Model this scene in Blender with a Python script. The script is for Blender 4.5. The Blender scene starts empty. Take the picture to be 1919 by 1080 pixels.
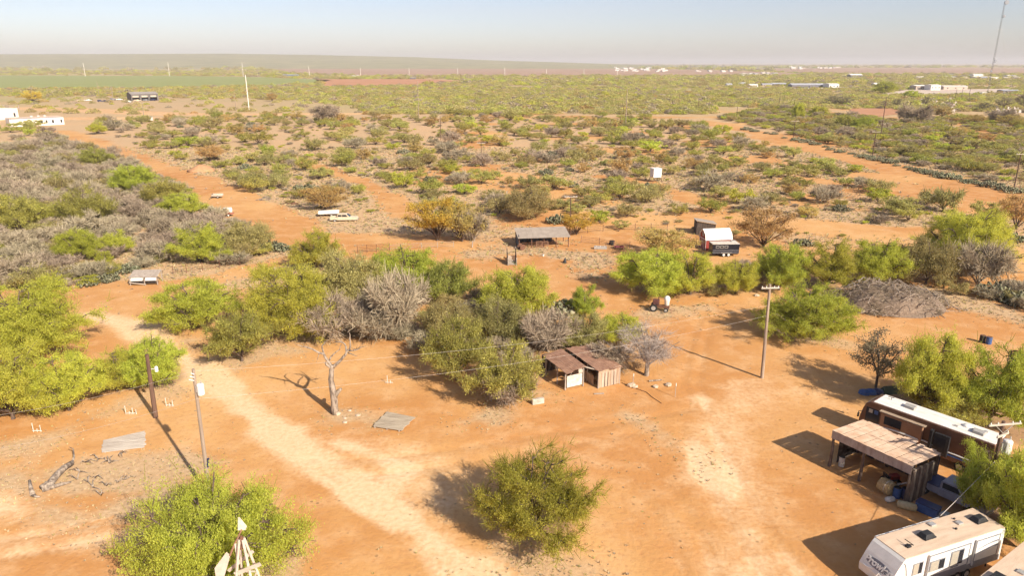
import bpy, math, random
import numpy as np
from mathutils import Vector, Matrix

# ------------------------------------------------------------------ camera, sky, sun, exposure
scene = bpy.context.scene
F, CAMH = 1340.0, 33.5                      # focal length in photo pixels, camera height in metres
TH = math.atan(423.0 / F)
SN, CS = math.sin(TH), math.cos(TH)
cam_d = bpy.data.cameras.new('camera')
cam_d.sensor_width = 36.0
cam_d.lens = 36.0 * F / 1919.0
cam_d.clip_start, cam_d.clip_end = 0.5, 90000.0
cam = bpy.data.objects.new('camera', cam_d)
scene.collection.objects.link(cam)
cam.location = (0, 0, CAMH)
cam.rotation_euler = (math.pi / 2 - TH, 0, 0)
scene.camera = cam

SUN_EL = math.radians(33.0)
SUN_AZ = math.radians(141.0)                # clockwise from +Y: behind the camera, to the right
world = bpy.data.worlds.new('World')
scene.world = world
world.use_nodes = True
wn, wl = world.node_tree.nodes, world.node_tree.links
wn.clear()
sky = wn.new('ShaderNodeTexSky')
sky.sky_type = 'NISHITA'
sky.sun_disc = False
sky.sun_elevation = SUN_EL
sky.sun_rotation = SUN_AZ
sky.altitude = 200
sky.air_density = 0.8
sky.dust_density = 1.0
sky.ozone_density = 2.4
wb = wn.new('ShaderNodeBackground')
wb.inputs['Strength'].default_value = 0.094
wo = wn.new('ShaderNodeOutputWorld')
tint = wn.new('ShaderNodeMix')
tint.data_type = 'RGBA'
tint.blend_type = 'MULTIPLY'
tint.inputs[0].default_value = 1.0
tint.inputs[7].default_value = (1.17, 0.99, 0.96, 1)
wl.new(sky.outputs[0], tint.inputs[6])
# faint high veil of thin cloud over the whole sky
tco = wn.new('ShaderNodeTexCoord')
cmap = wn.new('ShaderNodeMapping')
cmap.inputs['Scale'].default_value = (1.0, 1.0, 9.0)
cmap.inputs['Rotation'].default_value = (0.05, 0.03, 0.0)
wl.new(tco.outputs['Generated'], cmap.inputs[0])
cnz = wn.new('ShaderNodeTexNoise')
cnz.inputs['Scale'].default_value = 2.6
cnz.inputs['Detail'].default_value = 5
wl.new(cmap.outputs[0], cnz.inputs['Vector'])
crg = wn.new('ShaderNodeMapRange')
for i_, v_ in enumerate((0.35, 0.75, 0.02, 0.30)): crg.inputs[1 + i_].default_value = v_
wl.new(cnz.outputs['Fac'], crg.inputs[0])
veil = wn.new('ShaderNodeMix')
veil.data_type = 'RGBA'
veil.inputs[7].default_value = (5.4, 5.2, 5.35, 1)
wl.new(crg.outputs[0], veil.inputs[0])
wl.new(tint.outputs[2], veil.inputs[6])
wl.new(veil.outputs[2], wb.inputs['Color'])
wl.new(wb.outputs[0], wo.inputs['Surface'])

sun_d = bpy.data.lights.new('sun', 'SUN')
sun_d.energy = 5.0
sun_d.angle = math.radians(0.6)
sun_d.color = (1.0, 0.91, 0.76)
sun = bpy.data.objects.new('sun', sun_d)
scene.collection.objects.link(sun)
SUNV = Vector((math.sin(SUN_AZ) * math.cos(SUN_EL), math.cos(SUN_AZ) * math.cos(SUN_EL), math.sin(SUN_EL)))
sun.rotation_euler = SUNV.to_track_quat('Z', 'Y').to_euler()
sun.location = SUNV * 300

vs = scene.view_settings
vs.view_transform = 'Standard'
vs.look = 'None'
vs.exposure = 0.62
vs.gamma = 1.0
scene.cycles.use_denoising = True
scene.cycles.max_bounces = 5
scene.cycles.diffuse_bounces = 2
scene.cycles.transparent_max_bounces = 4
scene.cycles.volume_bounces = 0
scene.cycles.use_adaptive_sampling = True
scene.cycles.adaptive_threshold = 0.03

# ------------------------------------------------------------------ helpers
rnd = random.Random(11)
COL = scene.collection


def P(px, py, z=0.0):
    """photo pixel -> point on the level z"""
    u, v = (px - 959.5) / F, (py - 540.0) / F
    t = (CAMH - z) / (SN + v * CS)
    return Vector((u * t, (CS - v * SN) * t, z))


def Q(px, py, Y):
    """photo pixel -> point at the distance Y"""
    u, v = (px - 959.5) / F, (py - 540.0) / F
    t = Y / (CS - v * SN)
    return Vector((u * t, Y, CAMH - (SN + v * CS) * t))


def depth(p):
    return p[1] * CS + (CAMH - p[2]) * SN


def proj(X, Y, Z=0.0):
    d = Y * CS + (CAMH - Z) * SN
    up = -(CAMH - Z) * CS + Y * SN
    return 959.5 + F * X / d, 540.0 - F * up / d


def tag(o, label=None, cat=None, group=None, kind=None):
    if label: o['label'] = label
    if cat: o['category'] = cat
    if group: o['group'] = group
    if kind: o['kind'] = kind
    return o


def thing(name, label, cat, loc=(0, 0, 0), rz=0.0, group=None):
    o = bpy.data.objects.new(name, None)
    COL.objects.link(o)
    o.empty_display_size = 0.3
    o.location = loc
    o.rotation_euler = (0, 0, rz)
    return tag(o, label, cat, group)


def link(name, me, parent=None):
    o = bpy.data.objects.new(name, me)
    COL.objects.link(o)
    if parent is not None:
        o.parent = parent
    return o


def copy_tree(o, parent=None):
    c = o.copy()
    COL.objects.link(c)
    c.parent = parent
    for ch in list(o.children):
        copy_tree(ch, c)
    return c


def np_mesh(name, verts, faces, mats=(), attr=None, mat_idx=None, smooth=False):
    """verts (n,3), faces (m,k) all of one size"""
    me = bpy.data.meshes.new(name)
    verts = np.asarray(verts, dtype=np.float32)
    faces = np.asarray(faces, dtype=np.int32)
    m, k = faces.shape
    me.vertices.add(len(verts))
    me.vertices.foreach_set('co', verts.ravel())
    me.loops.add(m * k)
    me.loops.foreach_set('vertex_index', faces.ravel())
    me.polygons.add(m)
    me.polygons.foreach_set('loop_start', np.arange(0, m * k, k, dtype=np.int32))
    if mat_idx is not None:
        me.polygons.foreach_set('material_index', np.asarray(mat_idx, dtype=np.int32))
    if smooth:
        me.polygons.foreach_set('use_smooth', np.ones(m, dtype=bool))
    if attr is not None:
        a = me.attributes.new('v', 'FLOAT', 'POINT')
        a.data.foreach_set('value', np.asarray(attr, dtype=np.float32))
    for mt in mats:
        me.materials.append(mt)
    me.update(calc_edges=True)
    return me


class MB:
    """collects shapes; build() links them as ONE mesh object"""
    def __init__(self):
        self.v, self.f, self.mi, self.cur = [], [], [], 0

    def add(self, verts, faces):
        n = len(self.v)
        self.v += [Vector(p) for p in verts]
        for f in faces:
            self.f.append(tuple(i + n for i in f))
            self.mi.append(self.cur)
        return self

    def box(self, c, s, rot=None):
        c = Vector(c)
        vs_ = []
        for z in (-.5, .5):
            for x, y in ((-.5, -.5), (.5, -.5), (.5, .5), (-.5, .5)):
                p = Vector((x * s[0], y * s[1], z * s[2]))
                if rot is not None: p = rot @ p
                vs_.append(c + p)
        return self.add(vs_, [(3, 2, 1, 0), (4, 5, 6, 7), (0, 1, 5, 4), (1, 2, 6, 5), (2, 3, 7, 6), (3, 0, 4, 7)])

    def beam(self, a, b, w, h, up=(0, 0, 1)):
        a, b = Vector(a), Vector(b)
        d = (b - a)
        L = d.length
        d.normalize()
        up = Vector(up)
        s = d.cross(up)
        if s.length < 1e-3:
            s = d.cross(Vector((1, 0, 0)))
        s.normalize()
        n = s.cross(d)
        vs_ = []
        for e in (a, b):
            for i, j in ((-.5, -.5), (.5, -.5), (.5, .5), (-.5, .5)):
                vs_.append(e + s * (i * w) + n * (j * h))
        return self.add(vs_, [(0, 1, 2, 3), (7, 6, 5, 4), (4, 5, 1, 0), (5, 6, 2, 1), (6, 7, 3, 2), (7, 4, 0, 3)])

    def tube(self, pts, rad, n=6, cap=True):
        pts = [Vector(p) for p in pts]
        if not hasattr(rad, '__len__'): rad = [rad] * len(pts)
        vs_, fs = [], []
        ref = Vector((0.31, 0.2, 0.93))
        for i, p in enumerate(pts):
            d = (pts[min(i + 1, len(pts) - 1)] - pts[max(i - 1, 0)])
            d.normalize()
            s = d.cross(ref)
            if s.length < 0.05: s = d.cross(Vector((1, 0, 0)))
            s.normalize()
            t = d.cross(s)
            for k in range(n):
                a = 2 * math.pi * k / n
                vs_.append(p + (s * math.cos(a) + t * math.sin(a)) * rad[i])
        for i in range(len(pts) - 1):
            for k in range(n):
                k2 = (k + 1) % n
                fs.append((i * n + k, (i + 1) * n + k, (i + 1) * n + k2, i * n + k2))
        if cap:
            fs.append(tuple(range(n)))
            fs.append(tuple(range((len(pts) - 1) * n, len(pts) * n))[::-1])
        return self.add(vs_, fs)

    def plate(self, pts, t, n=None):
        """closed slab: a planar outline pushed t along its normal"""
        pts = [Vector(p) for p in pts]
        if n is None:
            n = (pts[1] - pts[0]).cross(pts[2] - pts[0]).normalized()
        n = Vector(n)
        k = len(pts)
        vs_ = pts + [p + n * t for p in pts]
        fs = [tuple(range(k))[::-1], tuple(range(k, 2 * k))]
        for i in range(k):
            j = (i + 1) % k
            fs.append((i, j, j + k, i + k))
        return self.add(vs_, fs)

    def lathe(self, prof, n=12, c=(0, 0, 0), axis='z'):
        c = Vector(c)
        vs_, fs = [], []
        for r, z in prof:
            for k in range(n):
                a = 2 * math.pi * k / n
                p = Vector((r * math.cos(a), r * math.sin(a), z))
                if axis == 'x': p = Vector((p.z, p.x, p.y))
                if axis == 'y': p = Vector((p.y, p.z, p.x))
                vs_.append(c + p)
        for i in range(len(prof) - 1):
            for k in range(n):
                k2 = (k + 1) % n
                fs.append((i * n + k, i * n + k2, (i + 1) * n + k2, (i + 1) * n + k))
        fs.append(tuple(range(n))[::-1])
        fs.append(tuple(range((len(prof) - 1) * n, len(prof) * n)))
        return self.add(vs_, fs)

    def build(self, name, mat, parent=None, smooth=False, bevel=0.0):
        me = bpy.data.meshes.new(name)
        me.from_pydata([tuple(p) for p in self.v], [], self.f)
        for m in (mat if isinstance(mat, (list, tuple)) else [mat]):
            me.materials.append(m)
        me.polygons.foreach_set('material_index', self.mi)
        if smooth:
            me.polygons.foreach_set('use_smooth', [True] * len(self.f))
        me.update()
        o = link(name, me, parent)
        if bevel:
            b = o.modifiers.new('bevel', 'BEVEL')
            b.width = bevel
            b.segments = 2
            b.limit_method = 'ANGLE'
        return o


# ------------------------------------------------------------------ materials
MATS = {}


def nodes_of(m):
    m.use_nodes = True
    nt = m.node_tree
    return nt.nodes, nt.links, nt.nodes['Principled BSDF']


def M(name, c1, c2=None, scale=2.0, rough=0.85, bump=0.0, metal=0.0, stretch=(1, 1, 1), lo=0.35, hi=0.65, spec=0.3, c3=None):
    """procedural: noise blends c1 and c2 (and spots of c3)"""
    if name in MATS: return MATS[name]
    m = bpy.data.materials.new(name)
    N, L, bs = nodes_of(m)
    if c2 is None: c2 = tuple(x * 0.78 for x in c1)
    tc = N.new('ShaderNodeTexCoord')
    mp = N.new('ShaderNodeMapping')
    mp.inputs['Scale'].default_value = stretch
    L.new(tc.outputs['Object'], mp.inputs[0])
    nz = N.new('ShaderNodeTexNoise')
    nz.inputs['Scale'].default_value = scale
    nz.inputs['Detail'].default_value = 6
    nz.inputs['Roughness'].default_value = 0.62
    L.new(mp.outputs[0], nz.inputs['Vector'])
    cr = N.new('ShaderNodeValToRGB')
    cr.color_ramp.elements[0].position = lo
    cr.color_ramp.elements[1].position = hi
    cr.color_ramp.elements[0].color = (*c2, 1)
    cr.color_ramp.elements[1].color = (*c1, 1)
    if c3 is not None:
        e = cr.color_ramp.elements.new(min(0.98, hi + 0.12))
        e.color = (*c3, 1)
    L.new(nz.outputs['Fac'], cr.inputs[0])
    L.new(cr.outputs[0], bs.inputs['Base Color'])
    bs.inputs['Roughness'].default_value = rough
    bs.inputs['Metallic'].default_value = metal
    bs.inputs['Specular IOR Level'].default_value = spec
    if bump:
        bp = N.new('ShaderNodeBump')
        bp.inputs['Strength'].default_value = bump
        bp.inputs['Distance'].default_value = 0.05
        L.new(nz.outputs['Fac'], bp.inputs['Height'])
        L.new(bp.outputs[0], bs.inputs['Normal'])
    MATS[name] = m
    return m


def leafmat(name, dark, mid, bright, dry, transl=0.35):
    m = bpy.data.materials.new(name)
    m.use_nodes = True
    N, L = m.node_tree.nodes, m.node_tree.links
    N.clear()
    at = N.new('ShaderNodeAttribute')
    at.attribute_name = 'v'
    cr = N.new('ShaderNodeValToRGB')
    el = cr.color_ramp.elements
    el[0].position, el[0].color = 0.0, (*dark, 1)
    el[1].position, el[1].color = 1.0, (*dry, 1)
    e = el.new(0.4); e.color = (*mid, 1)
    e = el.new(0.82); e.color = (*bright, 1)
    L.new(at.outputs['Fac'], cr.inputs[0])
    oi = N.new('ShaderNodeObjectInfo')
    hs = N.new('ShaderNodeHueSaturation')
    m1 = N.new('ShaderNodeMapRange')
    m1.inputs[3].default_value, m1.inputs[4].default_value = 0.478, 0.514
    L.new(oi.outputs['Random'], m1.inputs[0])
    L.new(m1.outputs[0], hs.inputs['Hue'])
    mm = N.new('ShaderNodeMath'); mm.operation = 'MULTIPLY'; mm.inputs[1].default_value = 7.31
    fr = N.new('ShaderNodeMath'); fr.operation = 'FRACT'
    L.new(oi.outputs['Random'], mm.inputs[0]); L.new(mm.outputs[0], fr.inputs[0])
    m2 = N.new('ShaderNodeMapRange')
    m2.inputs[3].default_value, m2.inputs[4].default_value = 0.82, 1.16
    L.new(fr.outputs[0], m2.inputs[0])
    L.new(m2.outputs[0], hs.inputs['Value'])
    hs.inputs['Saturation'].default_value = 1.0
    L.new(cr.outputs[0], hs.inputs['Color'])
    d = N.new('ShaderNodeBsdfDiffuse')
    t = N.new('ShaderNodeBsdfTranslucent')
    mx = N.new('ShaderNodeMixShader')
    mx.inputs[0].default_value = transl
    L.new(hs.outputs[0], d.inputs[0]); L.new(hs.outputs[0], t.inputs[0])
    L.new(d.outputs[0], mx.inputs[1]); L.new(t.outputs[0], mx.inputs[2])
    o = N.new('ShaderNodeOutputMaterial')
    L.new(mx.outputs[0], o.inputs[0])
    return m


LEAF = {
    'm': leafmat('leaf_mesquite', (0.26, 0.26, 0.045), (0.53, 0.545, 0.085), (0.68, 0.69, 0.125), (0.66, 0.57, 0.18), 0.5),
    's': leafmat('leaf_sparse', (0.28, 0.265, 0.07), (0.55, 0.53, 0.13), (0.68, 0.66, 0.18), (0.63, 0.54, 0.24), 0.5),
    'y': leafmat('leaf_olive', (0.30, 0.255, 0.10), (0.52, 0.455, 0.18), (0.65, 0.58, 0.24), (0.61, 0.50, 0.28), 0.48),
    'o': leafmat('leaf_orange', (0.33, 0.23, 0.08), (0.53, 0.385, 0.14), (0.64, 0.47, 0.17), (0.60, 0.49, 0.22), 0.42),
    'k': leafmat('leaf_golden', (0.34, 0.22, 0.045), (0.62, 0.43, 0.08), (0.75, 0.54, 0.10), (0.62, 0.53, 0.15), 0.42),
    'd': leafmat('leaf_greygreen', (0.11, 0.095, 0.055), (0.26, 0.23, 0.13), (0.37, 0.33, 0.19), (0.38, 0.31, 0.21), 0.2),
    'b': leafmat('twig_brown', (0.15, 0.115, 0.078), (0.36, 0.292, 0.197), (0.48, 0.395, 0.275), (0.53, 0.44, 0.31), 0.1),
    'g': leafmat('twig_grey', (0.18, 0.145, 0.12), (0.36, 0.305, 0.255), (0.47, 0.40, 0.34), (0.50, 0.43, 0.365), 0.1),
    'c': leafmat('cactus_pad', (0.06, 0.062, 0.036), (0.17, 0.172, 0.10), (0.34, 0.325, 0.21), (0.46, 0.41, 0.28), 0.05),
    't': leafmat('dry_grass_blade', (0.42, 0.305, 0.17), (0.58, 0.44, 0.265), (0.70, 0.55, 0.34), (0.48, 0.42, 0.20), 0.2),
}
LEAF['n'] = leafmat('leaf_dry_mesquite', (0.28, 0.255, 0.08), (0.50, 0.465, 0.15), (0.62, 0.585, 0.20), (0.60, 0.50, 0.26), 0.48)
LEAF['p'] = leafmat('pile_twig', (0.09, 0.065, 0.045), (0.25, 0.19, 0.135), (0.38, 0.30, 0.22), (0.47, 0.39, 0.30), 0.05)
BARK = M('bark', (0.17, 0.12, 0.09), (0.075, 0.052, 0.042), scale=5, rough=0.95, bump=0.6, stretch=(1, 1, 0.3))
BARK_PALE = M('bark_pale', (0.36, 0.29, 0.22), (0.19, 0.145, 0.11), scale=5, rough=0.95, bump=0.6, stretch=(1, 1, 0.25))
DEADWOOD = M('dead_wood', (0.38, 0.305, 0.24), (0.14, 0.105, 0.082), scale=4.5, rough=0.95, bump=1.0, stretch=(1, 1, 0.25), lo=0.4, hi=0.58)

# ------------------------------------------------------------------ ground and terrain
_tab = np.random.RandomState(5).rand(256, 256)


def vnoise(x, y):
    xi, yi = np.floor(x).astype(int), np.floor(y).astype(int)
    fx, fy = x - xi, y - yi
    fx, fy = fx * fx * (3 - 2 * fx), fy * fy * (3 - 2 * fy)
    g = lambda a, b: _tab[a & 255, b & 255]
    return (g(xi, yi) * (1 - fx) + g(xi + 1, yi) * fx) * (1 - fy) + (g(xi, yi + 1) * (1 - fx) + g(xi + 1, yi + 1) * fx) * fy


def fbm(x, y, s, oct=4):
    v, a, t = 0, 1.0, 0
    for k in range(oct):
        v = v + a * vnoise(x / s + 17.3 * k, y / s + 9.1 * k)
        t += a
        a *= 0.55
        s *= 0.5
    return v / t


def sst(a, b, x):
    t = np.clip((x - a) / (b - a), 0, 1)
    return t * t * (3 - 2 * t)


def seg_dist(X, Y, pts, widths=None):
    """distance to a polyline minus its local half width"""
    best = np.full(X.shape, 1e9)
    for i in range(len(pts) - 1):
        ax, ay = pts[i][0], pts[i][1]
        bx, by = pts[i + 1][0], pts[i + 1][1]
        dx, dy = bx - ax, by - ay
        t = np.clip(((X - ax) * dx + (Y - ay) * dy) / (dx * dx + dy * dy + 1e-9), 0, 1)
        d = np.hypot(X - ax - t * dx, Y - ay - t * dy)
        if widths is not None:
            d = d - (widths[i] * (1 - t) + widths[i + 1] * t)
        best = np.minimum(best, d)
    return best


def in_poly(px, py, poly):
    px, py = np.asarray(px, float), np.asarray(py, float)
    r = np.zeros(px.shape, bool)
    n = len(poly)
    for i in range(n):
        x1, y1 = poly[i]
        x2, y2 = poly[(i + 1) % n]
        c = ((y1 > py) != (y2 > py)) & (px < (x2 - x1) * (py - y1) / ((y2 - y1) if y2 != y1 else 1e-9) + x1)
        r ^= c
    return r


# tracks and bare earth, traced in the photo and laid on the ground plane: (x, y, half width in metres)
BARE = [
    [(110, 246, 5), (200, 276, 5), (290, 312, 5), (400, 352, 5.5), (460, 392, 8), (520, 436, 9), (620, 452, 7), (720, 455, 7), (800, 458, 5)],
    [(1320, 227, 5), (1420, 248, 6), (1500, 272, 7), (1600, 298, 8), (1700, 322, 9), (1800, 348, 9), (1940, 390, 8)],
    [(1640, 330, 7), (1760, 352, 10), (1880, 395, 9)],
    [(1480, 420, 6), (1600, 432, 6), (1730, 436, 5)],
    [(1000, 490, 8), (1130, 500, 9), (1240, 560, 8), (1380, 600, 14), (1560, 610, 10), (1760, 610, 10), (1930, 620, 10)],
    [(1090, 440, 6), (1290, 452, 5), (1440, 470, 4)],
    [(180, 560, 6), (300, 545, 5), (420, 520, 2.5), (520, 492, 2), (700, 468, 3)],
    [(850, 455, 4), (920, 520, 3), (960, 560, 3)],
    [(440, 700, 6), (700, 690, 8), (960, 800, 14), (1250, 760, 12), (1450, 700, 12), (1500, 850, 12), (1200, 950, 14), (1000, 1100, 14), (700, 900, 14)],
    [(130, 830, 4), (330, 790, 6), (420, 850, 6), (520, 900, 7)],
    [(100, 590, 4), (200, 620, 5), (420, 660, 5)],
    [(880, 320, 3), (960, 330, 4)], [(1130, 330, 3), (1230, 345, 3), (1330, 385, 3)],
    [(560, 300, 2), (700, 350, 3), (760, 400, 4)],
    [(1520, 340, 4), (1640, 345, 5), (1760, 375, 5)],
]
PALE = [
    [(165, 590, 2.2), (235, 607, 2.8), (290, 640, 2.6), (370, 690, 2.0), (430, 735, 2.2), (500, 800, 2.4), (570, 850, 2.0), (650, 910, 2.1), (740, 970, 2.1), (830, 1030, 1.8), (930, 1100, 1.8)],
    [(620, 830, 0.5), (700, 850, 0.7), (760, 880, 0.7), (720, 930, 1.2)],
    [(1325, 750, 0.7), (1330, 790, 0.8), (1350, 830, 0.8)],
    [(1300, 820, 0.8), (1340, 880, 1.6), (1370, 930, 1.9)],
    [(-20, 945, 1.2), (45, 960, 1.0)],
]
PALE2 = [      # faint, trampled
    [(1420, 725, 2.5), (1340, 800, 3.5), (1380, 940, 3.6), (1430, 1090, 4.0)],
    [(1420, 735, 0.8), (1500, 735, 1.4), (1570, 755, 0.9)],
    [(600, 830, 1.5), (760, 850, 2.4), (830, 920, 2.2), (820, 1010, 2)],
    [(-30, 1035, 2.0), (150, 1010, 2.2), (260, 985, 1.5)],
    [(-60, 200, 9), (120, 205, 20), (330, 214, 14), (600, 214, 12), (720, 212, 8)],
    [(130, 222, 14), (260, 222, 12)],
]
GRASS = [
    [(-40, 900, 1.5), (90, 960, 1.5), (240, 1000, 2.0)], [(440, 640, 2.0), (560, 660, 1.5)], [(1180, 780, .6), (1330, 860, .6)], [(870, 790, 1.0), (930, 780, 1.2)],      # grey dry grass and weeds near by
    [(150, 900, 2.5), (260, 890, 3.5), (330, 870, 3)], [(130, 985, 2.0), (300, 940, 3.0)],
    [(-40, 850, 2.0), (60, 830, 1.8), (160, 790, 2.0), (330, 725, 2.0)],
    [(330, 640, 2.5), (430, 690, 2.0), (500, 660, 2.0)],
    [(640, 780, 1.0), (710, 795, 0.8)], [(960, 740, 1.5), (1040, 735, 1.3)],
    [(900, 475, 4), (1010, 470, 4), (1100, 485, 4), (1090, 510, 3)],
    [(1500, 625, 2.5), (1560, 640, 2)], [(950, 1060, 2.5), (1080, 1080, 3.0)],
    [(1600, 560, 4), (1780, 560, 5), (1920, 600, 3)], [(500, 1080, 2), (560, 1040, 1.2)],
    [(1230, 585, 2), (1320, 575, 3)], [(700, 400, 4), (640, 430, 4), (760, 430, 3)],
    [(560, 630, 2.0), (860, 620, 3)],
]
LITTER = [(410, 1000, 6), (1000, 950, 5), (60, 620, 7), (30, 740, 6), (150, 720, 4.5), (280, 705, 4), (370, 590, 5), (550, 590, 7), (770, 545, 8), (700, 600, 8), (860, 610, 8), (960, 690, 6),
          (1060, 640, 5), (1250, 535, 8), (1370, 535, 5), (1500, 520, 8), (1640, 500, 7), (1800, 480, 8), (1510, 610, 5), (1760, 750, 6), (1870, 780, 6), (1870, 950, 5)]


RUTS = [      # wheel tracks (half width in metres)
    [(1276, 800, .22), (1292, 845, .25), (1318, 900, .25), (1350, 960, .25), (1392, 1030, .25), (1440, 1100, .25)],
    [(1330, 800, .22), (1352, 845, .25), (1380, 900, .25), (1412, 955, .25), (1460, 1025, .25), (1520, 1100, .25)],
    [(1300, 765, .2), (1280, 720, .2), (1290, 660, .2), (1300, 620, .2), (1320, 585, .2)],
    [(1322, 770, .2), (1306, 720, .2), (1318, 660, .2), (1326, 620, .2), (1345, 585, .2)],
    [(1090, 810, .2), (1180, 850, .2), (1260, 920, .2), (1310, 1000, .2), (1340, 1090, .2)],
    [(1060, 840, .2), (1150, 885, .2), (1220, 950, .2), (1265, 1030, .2), (1285, 1100, .2)],
    [(350, 672, .22), (420, 738, .25), (500, 812, .25), (580, 880, .25), (680, 958, .25), (800, 1050, .25), (850, 1100, .25)],
    [(385, 664, .22), (462, 735, .25), (548, 812, .25), (632, 880, .25), (740, 955, .25), (850, 1030, .25), (950, 1100, .25)],
    [(560, 860, .2), (700, 862, .2), (860, 840, .2), (1010, 815, .2), (1180, 790, .2), (1300, 765, .2)],
    [(600, 890, .2), (720, 890, .2), (870, 868, .2), (1030, 840, .2), (1190, 812, .2)],
    [(-20, 1015, .25), (120, 990, .25), (240, 968, .25)], [(-20, 1050, .25), (130, 1022, .25), (240, 1002, .25)],
]


def lanes(X, Y, table):
    d = np.full(X.shape, 1e9)
    for ln in table:
        pts = [P(a, b) for a, b, w in ln]
        d = np.minimum(d, seg_dist(X, Y, pts, [w for a, b, w in ln]))
    return d


def ground_masks(X, Y):
    wob = (fbm(X, Y, 9.0) - 0.5)
    n1 = fbm(X + 300, Y, 26.0)
    bare = lanes(X, Y, BARE) + wob * 7
    fb = 1 - sst(-1.5, 3.0, bare)
    far = sst(118, 150, Y + wob * 25)
    left = (1 - sst(-40, -20, X + wob * 12)) * sst(100, 112, Y + wob * 8)       # thicket on the left
    grass = np.maximum(far * sst(0.36, 0.58, n1 + 0.06), left)
    grass = grass * (1 - fb)
    near_g = 1 - sst(-3.0, 3.2, lanes(X, Y, GRASS) + wob * 8)
    grass = np.maximum(grass, near_g * 0.92)
    pale = (1 - sst(-1.6, 1.5, lanes(X, Y, PALE) + wob * 4.0)) * (0.9 + 0.5 * (fbm(X + 50, Y, 6.0) - 0.4))
    pale2 = (1 - sst(-2.2, 1.8, lanes(X, Y, PALE2) + wob * 5)) * 0.5
    pale = np.maximum(pale, pale2)
    near = Y < 115
    rt = np.zeros(X.shape)
    rt[near] = (1 - sst(-0.05, 0.55, lanes(X[near], Y[near], RUTS) + wob[near] * 0.8)) * sst(0.38, 0.6, fbm(X[near] + 90, Y[near] + 40, 8.0))
    pale = np.clip(pale + rt * 0.26, 0, 1.1)
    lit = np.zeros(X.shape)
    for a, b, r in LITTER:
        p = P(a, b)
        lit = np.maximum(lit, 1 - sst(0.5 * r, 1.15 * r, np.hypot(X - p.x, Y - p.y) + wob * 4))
    grass = np.where(pale > 0.4, grass * 0.4, grass)
    return pale, grass, lit


def grid(xs, ys):
    X, Y = np.meshgrid(xs, ys)
    nx, ny = len(xs), len(ys)
    i = np.arange(nx * ny).reshape(ny, nx)
    f = np.stack([i[:-1, :-1], i[:-1, 1:], i[1:, 1:], i[1:, :-1]], -1).reshape(-1, 4)
    return X.ravel(), Y.ravel(), f


def build_ground():
    NX0, NX1, NY0, NY1 = -150.0, 165.0, 0.0, 240.0
    MX0, MX1, MY0, MY1 = -700.0, 800.0, -40.0, 950.0
    parts = []
    DX0, DX1, DY0, DY1 = -78.0, 84.0, 27.0, 112.0
    parts.append(grid(np.linspace(DX0, DX1, 400), np.linspace(DY0, DY1, 215)))

    def ring(x0, x1, y0, y1, hx0, hx1, hy0, hy1, step):
        xs_l, xs_m, xs_r = [np.linspace(a, b, max(2, int((b - a) / step) + 1)) for a, b in ((x0, hx0), (hx0, hx1), (hx1, x1))]
        ys_b, ys_m, ys_t = [np.linspace(a, b, max(2, int((b - a) / step) + 1)) for a, b in ((y0, hy0), (hy0, hy1), (hy1, y1))]
        for xs in (xs_l, xs_m, xs_r):
            for ys in (ys_b, ys_m, ys_t):
                if xs is xs_m and ys is ys_m: continue
                parts.append(grid(xs, ys))
    ring(NX0, NX1, NY0, NY1, DX0, DX1, DY0, DY1, 1.3)
    ring(MX0, MX1, MY0, MY1, NX0, NX1, NY0, NY1, 5.0)
    ring(-32000, 32000, -4000, 45000, MX0, MX1, MY0, MY1, 900.0)
    Xs, Ys, Fs, n = [], [], [], 0
    for X, Y, f in parts:
        Xs.append(X); Ys.append(Y); Fs.append(f + n)
        n += len(X)
    X, Y, f = np.concatenate(Xs), np.concatenate(Ys), np.concatenate(Fs)
    pale, grass, lit = ground_masks(X, Y)
    mid = (Y > 230) & (np.hypot(X, Y) < 1300)
    Z = np.zeros(X.shape)
    fade = np.clip((np.minimum.reduce([X - NX0, NX1 - X, Y - NY0, NY1 - Y])) / 8, 0, 1)
    dn = np.clip((np.minimum.reduce([X - DX0, DX1 - X, Y - DY0, DY1 - Y])) / 6, 0, 1)
    Z += dn * (fbm(X, Y, 7.0, 3) - 0.5) * 0.10
    ruts = lanes(X, Y, RUTS)
    Z -= dn * 0.05 * (1 - sst(0, 0.5, ruts))
    me = np_mesh('ground', np.stack([X, Y, Z], -1), f, smooth=True)
    ca = me.attributes.new('mask', 'FLOAT_COLOR', 'POINT')
    ca.data.foreach_set('color', np.stack([pale, grass, lit, np.ones_like(pale)], -1).astype(np.float32).ravel())
    o = link('ground', me)
    tag(o, 'orange red sandy ground with pale tracks and dry grass', 'ground', kind='structure')
    return o


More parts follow.
